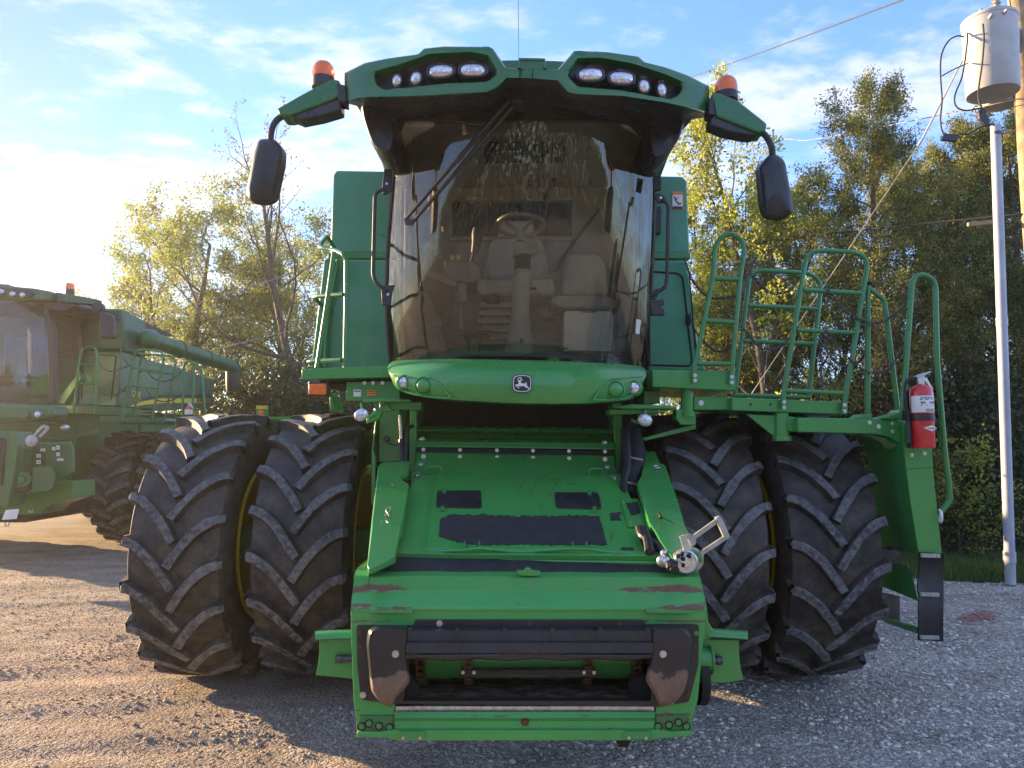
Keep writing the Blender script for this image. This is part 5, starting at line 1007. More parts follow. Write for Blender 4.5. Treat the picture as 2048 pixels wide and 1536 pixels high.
for (x, y, Y) in ((1604, 534, 5.12), (1583, 643, 5.12), (1649, 572, 5.85), (1645, 654, 5.85), (1489, 569, 5.85), (1479, 663, 5.85), (1828, 582, 5.03), (1809, 685, 5.03), (1733, 704, 5.15)): g.lathe(P(x, y, Y), (0, -1, 0), [(.018, -.005), (.023, 0), (.018, .005)], 14, sweep=4.8)
part('chain_hook', g, M['green'], B2_)
# small rear light bracket seen between the left duals
g = MB(); g.prism([P(x, y, 7.4) for x, y in ((512, 812), (533, 812), (533, 842), (512, 842))], (0, .05, 0), 0); g.prism([P(x, y, 7.39) for x, y in ((512, 811), (533, 811), (533, 818), (512, 818))], (0, .05, 0), 1); RL = part('rear_light_bracket', g, [M['green'], M['yellow']])
g = MB(); g.lathe(P(523, 825, 7.39), FN, [(.03, 0), (.028, .02), (.0005, .025)], 14); part('amber_reflector', g, M['amber2'], RL)
g = MB(); g.tube([P(533, 838, 7.45), P(700, 830, 8.2)], .02, 6); part('light_bracket_arm', g, M['green'], RL)
g = MB(); g.prism([P(x, y, 6.3) for x, y in ((658, 786), (664, 790), (674, 822), (660, 822))], (0, .3, 0)); part('fender_edge', g, M['green'], bevel=.01)
# ================================================================== fire extinguisher
def extinguisher(cx, ytop, ybot, Y, rpx, label, simple_=False):
    b = P(cx, ybot, Y); t_ = P(cx, ytop, Y); r = rpx*Y/F_PX; h = t_.z-b.z
    FE = thing('fire_extinguisher', b, label, 'extinguisher')
    k = dict(parent=FE)
    g = MB(); g.lathe(b, (0, 0, 1), [(.0005, 0), (r*.94, .0), (r, .01), (r, h*.86), (r*.93, h*.92), (r*.7, h*.965), (r*.35, h*.985), (r*.32, h)], 32); build('cylinder', g, M['red'], FE, ang=45)
    g = MB(); g.lathe(b+Vector((0, 0, h*.55)), (0, 0, 1), [(r+.001, 0), (r+.0015, .001), (r+.0015, h*.255), (r+.001, h*.257)], 24, start=(-1, -.1, 0), sweep=R_(170)); LB = build('instruction_label', g, M['white'], FE)
    g = MB(); a = b+Vector((0, 0, h))
    g.prism([a+Vector(v) for v in ((-r*.3, -.012, -.005), (r*.3, -.012, -.005), (r*.35, -.012, .05), (-r*.35, -.012, .05))], (0, .03, 0)); build('valve', g, M['steel'], FE, bevel=.004)
    g = MB(); g.prism([a+Vector(v) for v in ((-r*.5, -.015, .045), (-r*.35, -.015, .06), (r*.9, -.015, .085), (r*.95, -.015, .078), (-r*.2, -.015, .035))], (0, .028, 0)); build('top_handle', g, M['galv'], FE, bevel=.002)
    g = MB(); g.prism([a+Vector(v) for v in ((r*.25, -.015, .03), (r*.95, -.015, -.045), (r*1.05, -.015, -.035), (r*.45, -.015, .045))], (0, .028, 0)); build('bottom_handle', g, M['white'], FE, bevel=.002)
    g = MB(); g.prism([a+Vector((x_*r, -r*.5, z_)) for x_, z_ in ((-.1, .0), (.15, .0), (.25, -.045), (.05, -.06), (-.3, -.05))], (0, .004, 0)); build('safety_tag', g, M['galv'], FE)
    g = MB(); g.tube(smooth_pts([a+Vector(v) for v in ((-r*.4, 0, .04), (-r*1.0, 0, .035), (-r*1.45, 0, -.01), (-r*1.5, 0, -.12), (-r*1.4, 0, -h*.42), (-r*1.3, 0, -h*.6))], 6), .011, 8); build('discharge_hose', g, M['hose'], FE)
    g = MB(); g.cyl(a+Vector((-r*1.3, 0, -h*.58)), a+Vector((-r*1.3, 0, -h*.92)), .014, .02, 10); build('nozzle', g, M['black'], FE)
    g = MB(); 
    for (zf_, hh) in ((.42, .03), (.50, .015)): g.lathe(b+Vector((0, 0, h*zf_)), (0, 0, 1), [(r+.003, 0), (r+.004, 0), (r+.004, hh), (r+.003, hh)], 32)
    g.box(b+Vector((-r*1.7, 0, h*.42)), b+Vector((-r*.95, .02, h*.45))); g.box(b+Vector((r*.95, -.01, h*.42)), b+Vector((r*1.35, .02, h*.45))); g.box(b+Vector((-r*.9, r*.9, 0)), b+Vector((-r*.2, r*1.1, h*.9))); g.box(b+Vector((-r*1.25, .0, .0)), b+Vector((-r*1.02, .03, h*.6))); build('mounting_strap', g, M['black'], FE, bevel=.002)
    if not simple_:
        xd = Vector((1, 0, 0)); zd = Vector((0, 0, 1)); fy = b.y-r-.0035
        text_mesh('label_text', 'INSTRUCTIONS', .017, M['decal_black'], LB, (b.x+.01, fy+.001, b.z+h*.775), xd, zd, .0008)
        g = MB()
        for (u, v, w_, hh) in ((-.5, .745, .3, .004), (-.05, .745, .35, .004), (.42, .745, .25, .004), (-.5, .655, .2, .003), (-.05, .655, .2, .003), (.45, .655, .2, .003)): g.box((b.x+u*r-w_*r/2, fy-.0005+abs(u)*r*.25, b.z+h*v), (b.x+u*r+w_*r/2, fy+.002+abs(u)*r*.25, b.z+h*v+hh))
        for (u, v) in ((-.05, .57), (.28, .57), (.6, .57), (-.3, .69), (.3, .69)): 
            g.lathe((b.x+u*r, fy-.0003+abs(u)**2*r*.45, b.z+h*(v+.012)), (0, -1, 0), [(.0095, 0), (.0095, .001), (.0065, .001), (.0065, 0)], 10)
        build('label_print', g, M['decal_black'], LB)
        g = MB()
        for (u, v) in ((-.5, .7), (.55, .7)): g.lathe((b.x+u*r, fy-.0003+abs(u)**2*r*.45, b.z+h*v), (0, -1, 0), [(.0005, .001), (.008, .001), (.008, 0)], 10)
        build('label_dots', g, M['red'], LB)
        g = MB(); g.prism([(b.x+u*r, fy+abs(u)**2*r*.42, b.z+h*v) for u, v in ((-.45, .31), (.0, .335), (.3, .35), (.6, .335), (.95, .30), (.4, .27), (.3, .255), (.2, .265))], (0, .003, 0)); DM = build('maker_diamond', g, M['white'], FE)
        g = MB(); g.box((b.x-.1*r, fy-.001, b.z+h*.300), (b.x+.6*r, fy+.004, b.z+h*.310)); build('diamond_print', g, M['decal_black'], DM)
    return FE
extinguisher(1847, 768, 896, 4.9, 21.5, 'red fire extinguisher with white instruction label, strapped beside the rail of the near combine')
# ================================================================== second combine, parked further back on the left
C2 = thing('combine_harvester', (-8.9, 14.5, 0), 'green combine harvester parked behind on the left, with its unloading auger folded along its side', 'combine')
def p2(name, mb, mat, parent=None, **k): return build(name, mb, mat if isinstance(mat, (list, tuple)) else M[mat], parent or C2, **k)
def b2(name, poly, Y, dep, mat, par=None, bv=.01): mb = MB(); mb.prism([P(x, y, Y) for x, y in poly], (0, dep, 0)); return p2(name, mb, mat, par, bevel=bv)
def s2(name, poly, X, dep, mat, par=None, bv=.01): mb = MB(); mb.prism([PXp(x, y, X) for x, y in poly], (dep, 0, 0)); return p2(name, mb, mat, par, bevel=bv)
for (x, ph) in ((-6.99, .1), (-6.16, .5), (-10.6, .3)):
    wheel(x, 13.86, 1.0, C2, W=.70, phase=ph, n=22, A=.18, lw=.085)
for x in (-7.9, -9.9): wheel(x, 18.2, .76, C2, R=.78, W=.5, n=19)
mb = MB(); mb.box((-11.0, 13.76, .9), (-6.2, 13.96, 1.1)); p2('front_axle', mb, 'green_dirty')
mb = MB(); mb.box((-9.9, 13.2, .8), (-7.75, 19.2, 2.45)); p2('threshing_body', mb, 'green_dirty', bevel=.03)
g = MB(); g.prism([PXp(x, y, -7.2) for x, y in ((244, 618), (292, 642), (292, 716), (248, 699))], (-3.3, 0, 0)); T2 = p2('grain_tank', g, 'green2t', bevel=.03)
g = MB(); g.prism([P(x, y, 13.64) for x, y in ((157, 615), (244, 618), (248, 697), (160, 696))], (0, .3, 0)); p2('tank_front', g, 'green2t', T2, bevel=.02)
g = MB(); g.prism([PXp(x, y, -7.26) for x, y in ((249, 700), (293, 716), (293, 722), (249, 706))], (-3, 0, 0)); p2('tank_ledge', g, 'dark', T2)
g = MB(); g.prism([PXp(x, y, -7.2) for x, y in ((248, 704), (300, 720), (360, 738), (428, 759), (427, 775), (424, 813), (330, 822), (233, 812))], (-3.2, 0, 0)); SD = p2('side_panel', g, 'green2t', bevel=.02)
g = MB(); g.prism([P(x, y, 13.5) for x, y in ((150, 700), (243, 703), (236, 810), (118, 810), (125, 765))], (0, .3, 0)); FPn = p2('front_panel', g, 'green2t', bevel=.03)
g = MB(); g.tube(round_path([P(x, y, 13.49) for x, y in ((163, 802), (166, 708), (232, 711), (222, 804), (163, 802))], .06), .012, 5); p2('door_seal', g, 'dark', FPn)
b2('dark_hatch', [(172, 748), (184, 749), (184, 764), (172, 764)], 13.48, .02, 'green_dirty', FPn)
g = MB(); g.prism([PXp(x, y, -7.35) for x, y in ((284, 640), (349, 672), (318, 673), (300, 668), (290, 660))], (-1.2, 0, 0)); p2('tank_cover_flap', g, 'black', T2, bevel=.01)
# yellow stripe and model figures
g = MB(); g.prism([PXp(x, y, -7.2) for x, y in ((260, 812), (285, 803), (317, 797), (423, 797), (423, 806), (330, 806), (290, 809), (262, 814))], (.008, 0, 0)); p2('yellow_stripe', g, 'decal_yellow', SD)
g = MB(); g.prism([PXp(x, y, -7.2) for x, y in ((285, 797), (317, 790), (425, 790), (425, 794), (318, 794), (285, 802))], (.006, 0, 0)); p2('dark_stripe', g, 'decal_black', SD)
q0, q1 = PXp(262, 789, -7.19), PXp(280, 789, -7.19)
text_mesh('model_figures', 'S780', .17, M['decal_yellow'], SD, q0.lerp(q1, .5)+Vector((.01, 0, 0)), (0, 1, 0), (0, 0, 1), .002)
text_mesh('maker_lettering', 'JOHN DEERE', .16, M['decal_black'], SD, PXp(410, 801.5, -7.19)+Vector((.012, 0, 0)), (0, 1, 0), (0, 0, 1), .002, bold=.004)
# auger
g = MB(); A0, A1 = PXp(299, 679, -7.0), PXp(466, 734, -6.95); g.tube([A0, A0.lerp(A1, .5), A1], .16, 20); AU = p2('unloading_auger', g, 'green2', ang=50)
for t_ in (.30, .62):
    c = A0.lerp(A1, t_); g = MB(); g.lathe(c, A1-A0, [(.16, -.04), (.185, -.035), (.185, .035), (.16, .04)], 20); p2('auger_clamp', g, 'green2', AU)
g = MB(); g.ell(A0, .2, .25, .2, 16, 8); p2('auger_elbow', g, 'green2', AU)
g = MB(); k = A1; g.loft([[k+Vector((.15*math.cos(a)*s_, .16*math.sin(a)*s_, dz)) for a in [2*math.pi*j/14 for j in range(14)]] for dz, s_ in ((.15, .8), (.05, 1.1), (-.12, 1.15), (-.55, 1.0), (-.62, .9))]); p2('auger_spout', g, 'black', AU, ang=50)
# cab
b2c = lambda n, p, Y, d, m, par=None, bv=.01: b2(n, p, Y, d, m, par, bv)
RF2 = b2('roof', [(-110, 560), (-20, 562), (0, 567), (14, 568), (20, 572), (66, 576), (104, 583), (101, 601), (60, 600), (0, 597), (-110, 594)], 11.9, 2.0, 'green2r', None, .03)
b2('lamp_recess', [(-110, 568), (0, 573), (58, 579), (69, 588), (60, 596), (0, 593), (-110, 589)], 11.88, .04, 'black', RF2)
for (x, y, rx) in ((1, 583, 8), (25, 588, 6.5), (45, 590, 6)):
    c = P(x, y, 11.86); s_ = 11.86/F_PX; g = MB(); g.ell(c, rx*s_, .03, 5.2*s_, 16, 8); p2('work_light', g, 'lens', RF2)
b2('roof_underside', [(-110, 594), (0, 597), (100, 601), (152, 606), (152, 613), (125, 622), (104, 620), (88, 612), (0, 606), (-110, 606)], 12.05, 1.4, 'black', RF2, .02)
A2 = b2('mirror_arm', [(111, 584), (192, 598), (186, 609), (112, 602)], 12.0, .2, 'green2r', RF2); b2('hinge', [(101, 586), (112, 586), (112, 603), (101, 603)], 12.02, .15, 'black', RF2)
g = MB(); g.lathe(P(194, 615, 12.0), FN, [(.09, -.1), (.1, 0), (.07, .03), (.0005, .04)], 20); p2('mirror_joint', g, 'black', RF2)
b2('mirror', roundpoly([(196, 626), (206, 624), (222, 630), (226, 640), (225, 674), (218, 677), (198, 676)], 4, 3), 11.95, .14, 'black', RF2, .03)
g = MB(); c = P(139, 591, 12.1); g.cyl(c, c+Vector((0, 0, .10)), .075, .07, 18); BB = p2('beacon', g, 'black', RF2)
g = MB(); g.cyl(c+Vector((0, 0, .10)), c+Vector((0, 0, .2)), .072, .062, 18); p2('beacon_lens', g, [M['amber']], BB)
g = MB(); g.cyl(c+Vector((0, 0, .10)), c+Vector((0, 0, .17)), .03, .03, 8); p2('beacon_bulb', g, 'amber2', BB)
CF = b2('cab_pillar', [(84, 612), (96, 616), (106, 660), (110, 806), (97, 806), (94, 660)], 12.15, .12, 'black')
b2('cab_pillar', [(150, 616), (157, 616), (166, 705), (158, 740), (154, 740), (158, 700)], 13.3, .12, 'black')
g = MB(); rows = []
for (y, xr) in ((804, 97), (740, 98), (680, 95), (630, 88), (606, 75)):
    z_ = P(0, y, 12.1).z; X1 = P(xr, y, 12.15).x; rows.append([Vector((X1-1.9+1.9*j/12, 12.15-.45*(1-abs(j/6-1)**2.4), z_)) for j in range(13)])
g.grid(rows); p2('windscreen', g, 'glass', CF, ang=60)
g = MB(); g.grid([[P(100, 616, 12.2), P(152, 616, 13.35)], [P(108, 804, 12.2), P(118, 804, 12.5)]]); g.grid([[P(152, 616, 13.35), P(152, 616, 13.36)], [P(118, 804, 12.5), P(160, 735, 13.3)]]); p2('side_window', g, 'glass', CF)
g = MB(); g.box((-9.7, 13.45, 2.4), (-7.9, 13.55, 4.2)); g.box((-9.7, 11.9, 2.35), (-7.8, 13.5, 2.42)); p2('cab_interior', g, 'darktrim', CF)
g = MB(); g.prism([(-9.0, 13.0, 2.9), (-8.5, 13.0, 2.9), (-8.5, 13.0, 3.7), (-9.0, 13.0, 3.7)], (0, .2, 0)); g.box((-9.05, 12.6, 2.8), (-8.45, 13.2, 2.95)); p2('seat', g, 'darktrim', CF, bevel=.05)
g = MB(); g.prism([P(x, y, 11.95) for x, y in ((56, 652), (61, 668), (62, 712), (60, 748), (57, 745), (54, 690))], (0, .02, 0)); p2('blind_cord', g, 'beige', CF)
b2('skirt', [(108, 806), (120, 790), (158, 745), (162, 757), (128, 808)], 12.9, .2, 'green2', CF)
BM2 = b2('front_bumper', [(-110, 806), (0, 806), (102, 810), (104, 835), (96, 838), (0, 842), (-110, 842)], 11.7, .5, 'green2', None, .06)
g = MB(); g.lathe(P(76, 829, 11.68), FN, [(.05, -.02), (.045, .02), (.0005, .03)], 14); p2('headlight', g, 'lens', BM2); g = MB(); g.lathe(P(50, 829, 11.68), FN, [(.07, -.02), (.06, .02), (.0005, .03)], 14); p2('blank_cap', g, 'green2', BM2)
# decals on the tank
def dec2(x0, y0, x1, y1, Y, par): 
    g = MB(); g.prism([P(x, y, Y) for x, y in ((x0, y0), (x1, y0), (x1, y1), (x0, y1))], (0, .01, 0), 0); h_ = (y1-y0)
    g.prism([P(x, y, Y-.004) for x, y in ((x0+1, y0+h_*.3), (x0+3, y0+h_*.3), (x1-1, y0+h_*.55), (x1-1, y0+h_*.62), (x0+3, y0+h_*.5))], (0, .004, 0), 1); g.prism([P(x, y, Y-.004) for x, y in ((x0, y1-h_*.2), (x1, y1-h_*.2), (x1, y1), (x0, y1))], (0, .004, 0), 1)
    p2('warning_decal', g, [M['white'], M['decal_black']], par, flat=True)
dec2(166, 625, 178, 641, 13.62, T2); dec2(227, 627, 239, 643, 13.62, T2)
for (x, y, w_, h_) in ((81, 897, 9, 7), (73, 908, 8, 9), (73, 920, 8, 10), (104, 894, 6, 8), (113, 891, 6, 10), (113, 905, 6, 9), (114, 917, 12, 6)): dec2(x, y, x+w_, y+h_, 10.9, C2)
# platforms and rails
P21 = b2('platform', [(102, 810), (196, 812), (232, 814), (231, 831), (196, 829), (102, 826)], 12.7, .9, 'green2'); P22 = b2('lower_platform', [(200, 832), (328, 836), (334, 842), (328, 846), (200, 844)], 12.6, .9, 'green2'); b2('gusset', [(232, 846), (278, 848), (276, 868)], 12.7, .05, 'green2', P22); b2('ladder_frame', [(283, 850), (335, 852), (335, 864), (283, 864)], 12.65, .3, 'green2', P22)
def rail2(paths, Y, par, rr=.05): 
    g = MB()
    for p in paths:
        pts = [P(q[0], q[1], Y) for q in p]; g.tube(round_path(pts, rr, 4) if len(pts) > 2 else pts, .02, 6)
    p2('hand_rail', g, 'green_rail', par, ang=60)
rail2([[(147, 826), (149, 808), (160, 710), (165, 697), (178, 692), (192, 698), (194, 710), (190, 826)], [(162, 729), (193, 730)], [(155, 767), (191, 768)]], 12.6, P21)
rail2([[(245, 840), (266, 718), (273, 702), (286, 699), (322, 703), (328, 713), (304, 842)], [(264, 735), (323, 742)], [(258, 771), (316, 777)], [(250, 825), (306, 830)]], 12.5, P22)
rail2([[(268, 838), (282, 715), (292, 709), (345, 712), (352, 724), (330, 838)], [(279, 742), (348, 748)]], 13.3, P22)
rail2([[(365, 850), (367, 735), (373, 724), (381, 721), (388, 732), (384, 850)], [(390, 726), (403, 738), (412, 850)]], 12.7, P22)
def chain2(pts, Y): 
    g = MB(); g.tube(smooth_pts([P(x, y, Y) for x, y in pts], 5), .012, 5); p2('safety_chain', g, 'chainm', P22)
for pts in (((195, 716), (205, 735), (222, 743), (240, 738), (262, 730)), ((193, 764), (205, 785), (222, 792), (240, 786), (256, 770)), ((290, 735), (305, 755), (325, 763), (345, 758), (366, 742)), ((288, 770), (305, 795), (325, 803), (345, 800), (366, 788)), ((240, 695), (246, 715), (262, 735)), ((232, 750), (238, 775), (254, 785)), ((342, 765), (346, 800), (352, 838))): chain2(pts, 12.9)
# feeder house and front gear
FH2 = b2('feeder_face', [(-80, 862), (33, 863), (37, 880), (30, 940), (16, 1012), (-80, 1012)], 10.6, .35, 'green2'); b2('black_bezel', [(-80, 876), (8, 876), (10, 890), (2, 970), (-80, 972)], 10.57, .04, 'black', FH2)
mb = MB(); mb.prism([P(33, 868, 10.9), P(140, 880, 12.9), P(146, 940, 12.9), P(110, 962, 12.0), P(25, 1010, 10.9)], (-1.6, 0, 0)); p2('feeder_house', mb, 'green2', bevel=.02)
b2('side_cover', [(48, 893), (66, 884), (100, 886), (140, 882), (145, 900), (146, 945), (112, 962), (106, 940), (60, 934), (58, 905)], 11.0, .05, 'green2', FH2)
W2_ = b2('side_wing', roundpoly([(56, 934), (102, 933), (108, 945), (108, 968), (98, 983), (50, 986), (60, 960)], 5, 3), 10.8, .04, 'green2', FH2)
g = MB(); c = P(43, 958, 10.75); g.lathe(c, (.5, -.85, 0), [(.20, -.05), (.20, .02), (.13, .02)], 26, 0); g.lathe(c, (.5, -.85, 0), [(.13, .01), (.12, .03), (.05, .03), (.045, .12), (.0005, .12)], 22, 1); p2('drive_sheave', g, [M['dark'], M['green2']], FH2)
g = MB()
for a, b_ in (((58, 882), (84, 853)), ((78, 874), (95, 857)), ((86, 852), (97, 856))): barpx(g, a, b_, .04, 10.6, .03)
g.lathe(P(62, 882, 10.6), FN, [(.08, -.04), (.085, .0), (.05, .02), (.0005, .02)], 18); p2('coupler_lever', g, 'alu', FH2, bevel=.003)
b2('lower_frame', [(0, 990), (60, 988), (100, 965), (146, 962), (146, 996), (96, 1012), (80, 1028), (40, 1030), (0, 1028)], 11.2, .6, 'green_dirty', FH2); b2('under_gear', [(-80, 1012), (84, 1012), (80, 1036), (50, 1045), (-80, 1045)], 11.6, 1.5, 'dark', FH2)
b2('white_plate', [(11, 1020), (38, 1018), (33, 1038), (3, 1040)], 10.4, .01, 'white', FH2)
g = MB()
for x in (15, 63): g.tube([P(x-5, 1045 if x == 15 else 1020, 10.4), P(x-4, 1052 if x == 15 else 1024, 10.4), P(x+2, 1052 if x == 15 else 1024, 10.4), P(x+4, 1044 if x == 15 else 1018, 10.4)], .01, 5)
p2('tow_hook', g, 'alu', FH2)
g = MB(); g.prism([P(x, y, 12.6) for x, y in ((117, 878), (120, 882), (198, 866), (198, 858))], (0, .05, 0)); p2('diagonal_brace', g, 'green2')
g = MB(); g.ell(P(130, 855, 12.0), .075, .04, .05, 16, 8); p2('round_lamp', g, 'lens'); b2('footplate', [(55, 843), (96, 843), (96, 848), (56, 847)], 11.8, .2, 'green2')
extinguisher(377, 812, 850, 12.4, 7.5, 'small red fire extinguisher on the platform of the combine parked behind on the left', True)
# ================================================================== ground
def hgt(x, y):
    r = .5-.5*math.tanh((x+.3)*.8)          # more rutted earth on the left
    v = .030*mnoise.noise(Vector((x*.35, y*.5, 1)))+(.006+.018*r)*mnoise.noise(Vector((x*.8+y*.5, y*3.4-x*.5, 4)))+.007*mnoise.noise(Vector((x*5, y*5, 8)))+.004*mnoise.noise(Vector((x*13, y*13, 3)))
    return (v-.014)*min(1, max(0, 22-math.hypot(x, y-6))/8)-.002
xs = [-300, -120, -60, -30, -20, -14, -10]+[-8+i*.05 for i in range(0, 321)]+[9, 12, 18, 30, 60, 120, 300]
ys = [-300, -80, -30, -10, 0, 2, 3]+[3.4+i*.05 for i in range(0, 220)]+[14.6, 15, 16, 18, 20, 24, 30, 45, 80, 160, 400, 900]
g = MB(); g.grid([[(x, y, hgt(x, y)) for x in xs] for y in ys]); tag(build('ground', g, M['ground'], recalc=False), kind='structure')
# loose crushed stones
import array
rnd = random.Random(11)
ico = [(0, 0, 1), (.9, 0, .35), (.28, .86, .4), (-.72, .53, .35), (-.72, -.53, .4), (.28, -.86, .35), (.72, .5, -.4), (-.28, .85, -.4), (-.9, 0, -.4), (-.28, -.85, -.4), (.72, -.5, -.4)]
icf = [(0, 1, 2), (0, 2, 3), (0, 3, 4), (0, 4, 5), (0, 5, 1), (1, 6, 2), (2, 6, 7), (2, 7, 3), (3, 7, 8), (3, 8, 4), (4, 8, 9), (4, 9, 5), (5, 9, 10), (5, 10, 1), (1, 10, 6)]
V, Fc, T = [], [], []
def stones(n, xr, yr, smin, smax, dens):
    for _ in range(n):
        x = rnd.uniform(*xr); y = rnd.uniform(*yr)
        d = mnoise.noise(Vector((x*.9, y*1.3, 2)))+.5*mnoise.noise(Vector((x*2.6, y*2.6, 7)))
        if d+.25*math.tanh(x*.6)*1.2 < dens+rnd.uniform(-.35, .35): continue
        s = smin+(smax-smin)*rnd.random()**3; a = rnd.uniform(0, 6.28); ca, sa = math.cos(a), math.sin(a)
        sx, sy, sz = s*rnd.uniform(.7, 1.3), s*rnd.uniform(.5, 1), s*rnd.uniform(.3, .7); b = len(V); z = hgt(x, y)+sz*.25
        for (u, v, w_) in ico:
            u *= sx*rnd.uniform(.8, 1.15); v *= sy*rnd.uniform(.8, 1.15); V.append((x+u*ca-v*sa, y+u*sa+v*ca, z+w_*sz))
        Fc.extend((i+b, j+b, k+b) for i, j, k in icf); t = rnd.random()**1.4; T.extend([t]*len(icf))
stones(26000, (-4.5, 4.8), (3.9, 7.5), .005, .021, .0)
stones(62000, (-6, 5.5), (3.9, 8.5), .0025, .0075, -3)
stones(20000, (-9, -1), (6, 13), .005, .012, -3)
stones(26000, (0, 9), (4.5, 10.5), .006, .024, -.15)
stones(9000, (-8, 0), (4.5, 12), .006, .022, .12)
me = bpy.data.meshes.new('loose_gravel'); me.from_pydata(V, [], Fc); at = me.attributes.new('tint', 'FLOAT', 'FACE'); at.data.foreach_set('value', T); me.materials.append(M['stone'])
o = bpy.data.objects.new('loose_gravel', me); sc.collection.objects.link(o); tag(o, 'loose pale grey crushed stones scattered over the yard', 'gravel', kind='stuff')
# faded red spray mark on the gravel
V, Fc = [], []
for i in range(300):
    a = rnd.gauss(0, 1); b = rnd.gauss(0, 1); px, py = 1958+a*20+(6 if b < 0 else 0), 1232+b*7+abs(a)*3
    c = PZ(px, py, 0); c.z = hgt(c.x, c.y)+.012; r = rnd.uniform(.006, .018); n = len(V); V += [c+Vector((r*math.cos(q*1.05), r*math.sin(q*1.05), rnd.uniform(0, .004))) for q in range(6)]; Fc.append(tuple(range(n, n+6)))
me = bpy.data.meshes.new('red_paint_mark'); me.from_pydata(V, [], Fc); me.materials.append(M['red_spray']); o = bpy.data.objects.new('red_paint_mark', me); sc.collection.objects.link(o); tag(o, 'faint red spray paint speckled over the gravel behind the ladder', 'paint mark', kind='stuff')
# grass verge and soil under the trees
def hs(x, y): return .02+.05*mnoise.noise(Vector((x*.8, y*.8, 0)))
g = MB(); edge = lambda x: 9.75+.25*mnoise.noise(Vector((x*1.3, 0, 5)))+max(0, 6-x)*.35
g.grid([[(x, max(edge(x), 0)+t*(30 if j > 3 else 3.0), (.0 if j == 0 else hs(x, j))-.03*(j == 0)) for x in [2+i*.4 for i in range(60)]] for j, t in enumerate((0, .06, .3, .7, 1.0))]); tag(build('grass_verge_soil', g, M['soil'], ang=80), kind='structure')
V, Fc, T = [], [], []
def blades(n, xr, yf, h0, h1):
    for _ in range(n):
        x = rnd.uniform(*xr); y = edge(x)+abs(rnd.gauss(0, .9))*yf; z = hs(x, 1)-.02; h = rnd.uniform(h0, h1)*(.5+.9*abs(mnoise.noise(Vector((x*1.5, y*1.5, 2)))))
        a = rnd.uniform(0, 6.28); w_ = rnd.uniform(.004, .010); dx, dy = math.cos(a)*w_, math.sin(a)*w_; lx, ly = rnd.gauss(0, .4)*h, rnd.gauss(0, .4)*h; b = len(V)
        V.extend([(x-dx, y-dy, z), (x+dx, y+dy, z), (x+dx*.6+lx*.5, y+dy*.6+ly*.5, z+h*.6), (x-dx*.6+lx*.5, y-dy*.6+ly*.5, z+h*.6), (x+lx, y+ly, z+h)]); Fc.extend([(b, b+1, b+2, b+3), (b+3, b+2, b+4)]); t = rnd.random(); T.extend([t, t])
blades(26000, (3.5, 12), 1.3, .05, .26)
me = bpy.data.meshes.new('grass'); me.from_pydata(V, [], Fc); at = me.attributes.new('tint', 'FLOAT', 'FACE'); at.data.foreach_set('value', T); me.materials.append(M['leaf_grass'])
o = bpy.data.objects.new('grass', me); sc.collection.objects.link(o); tag(o, 'rough green grass along the edge of the gravel below the trees', 'grass', kind='stuff')
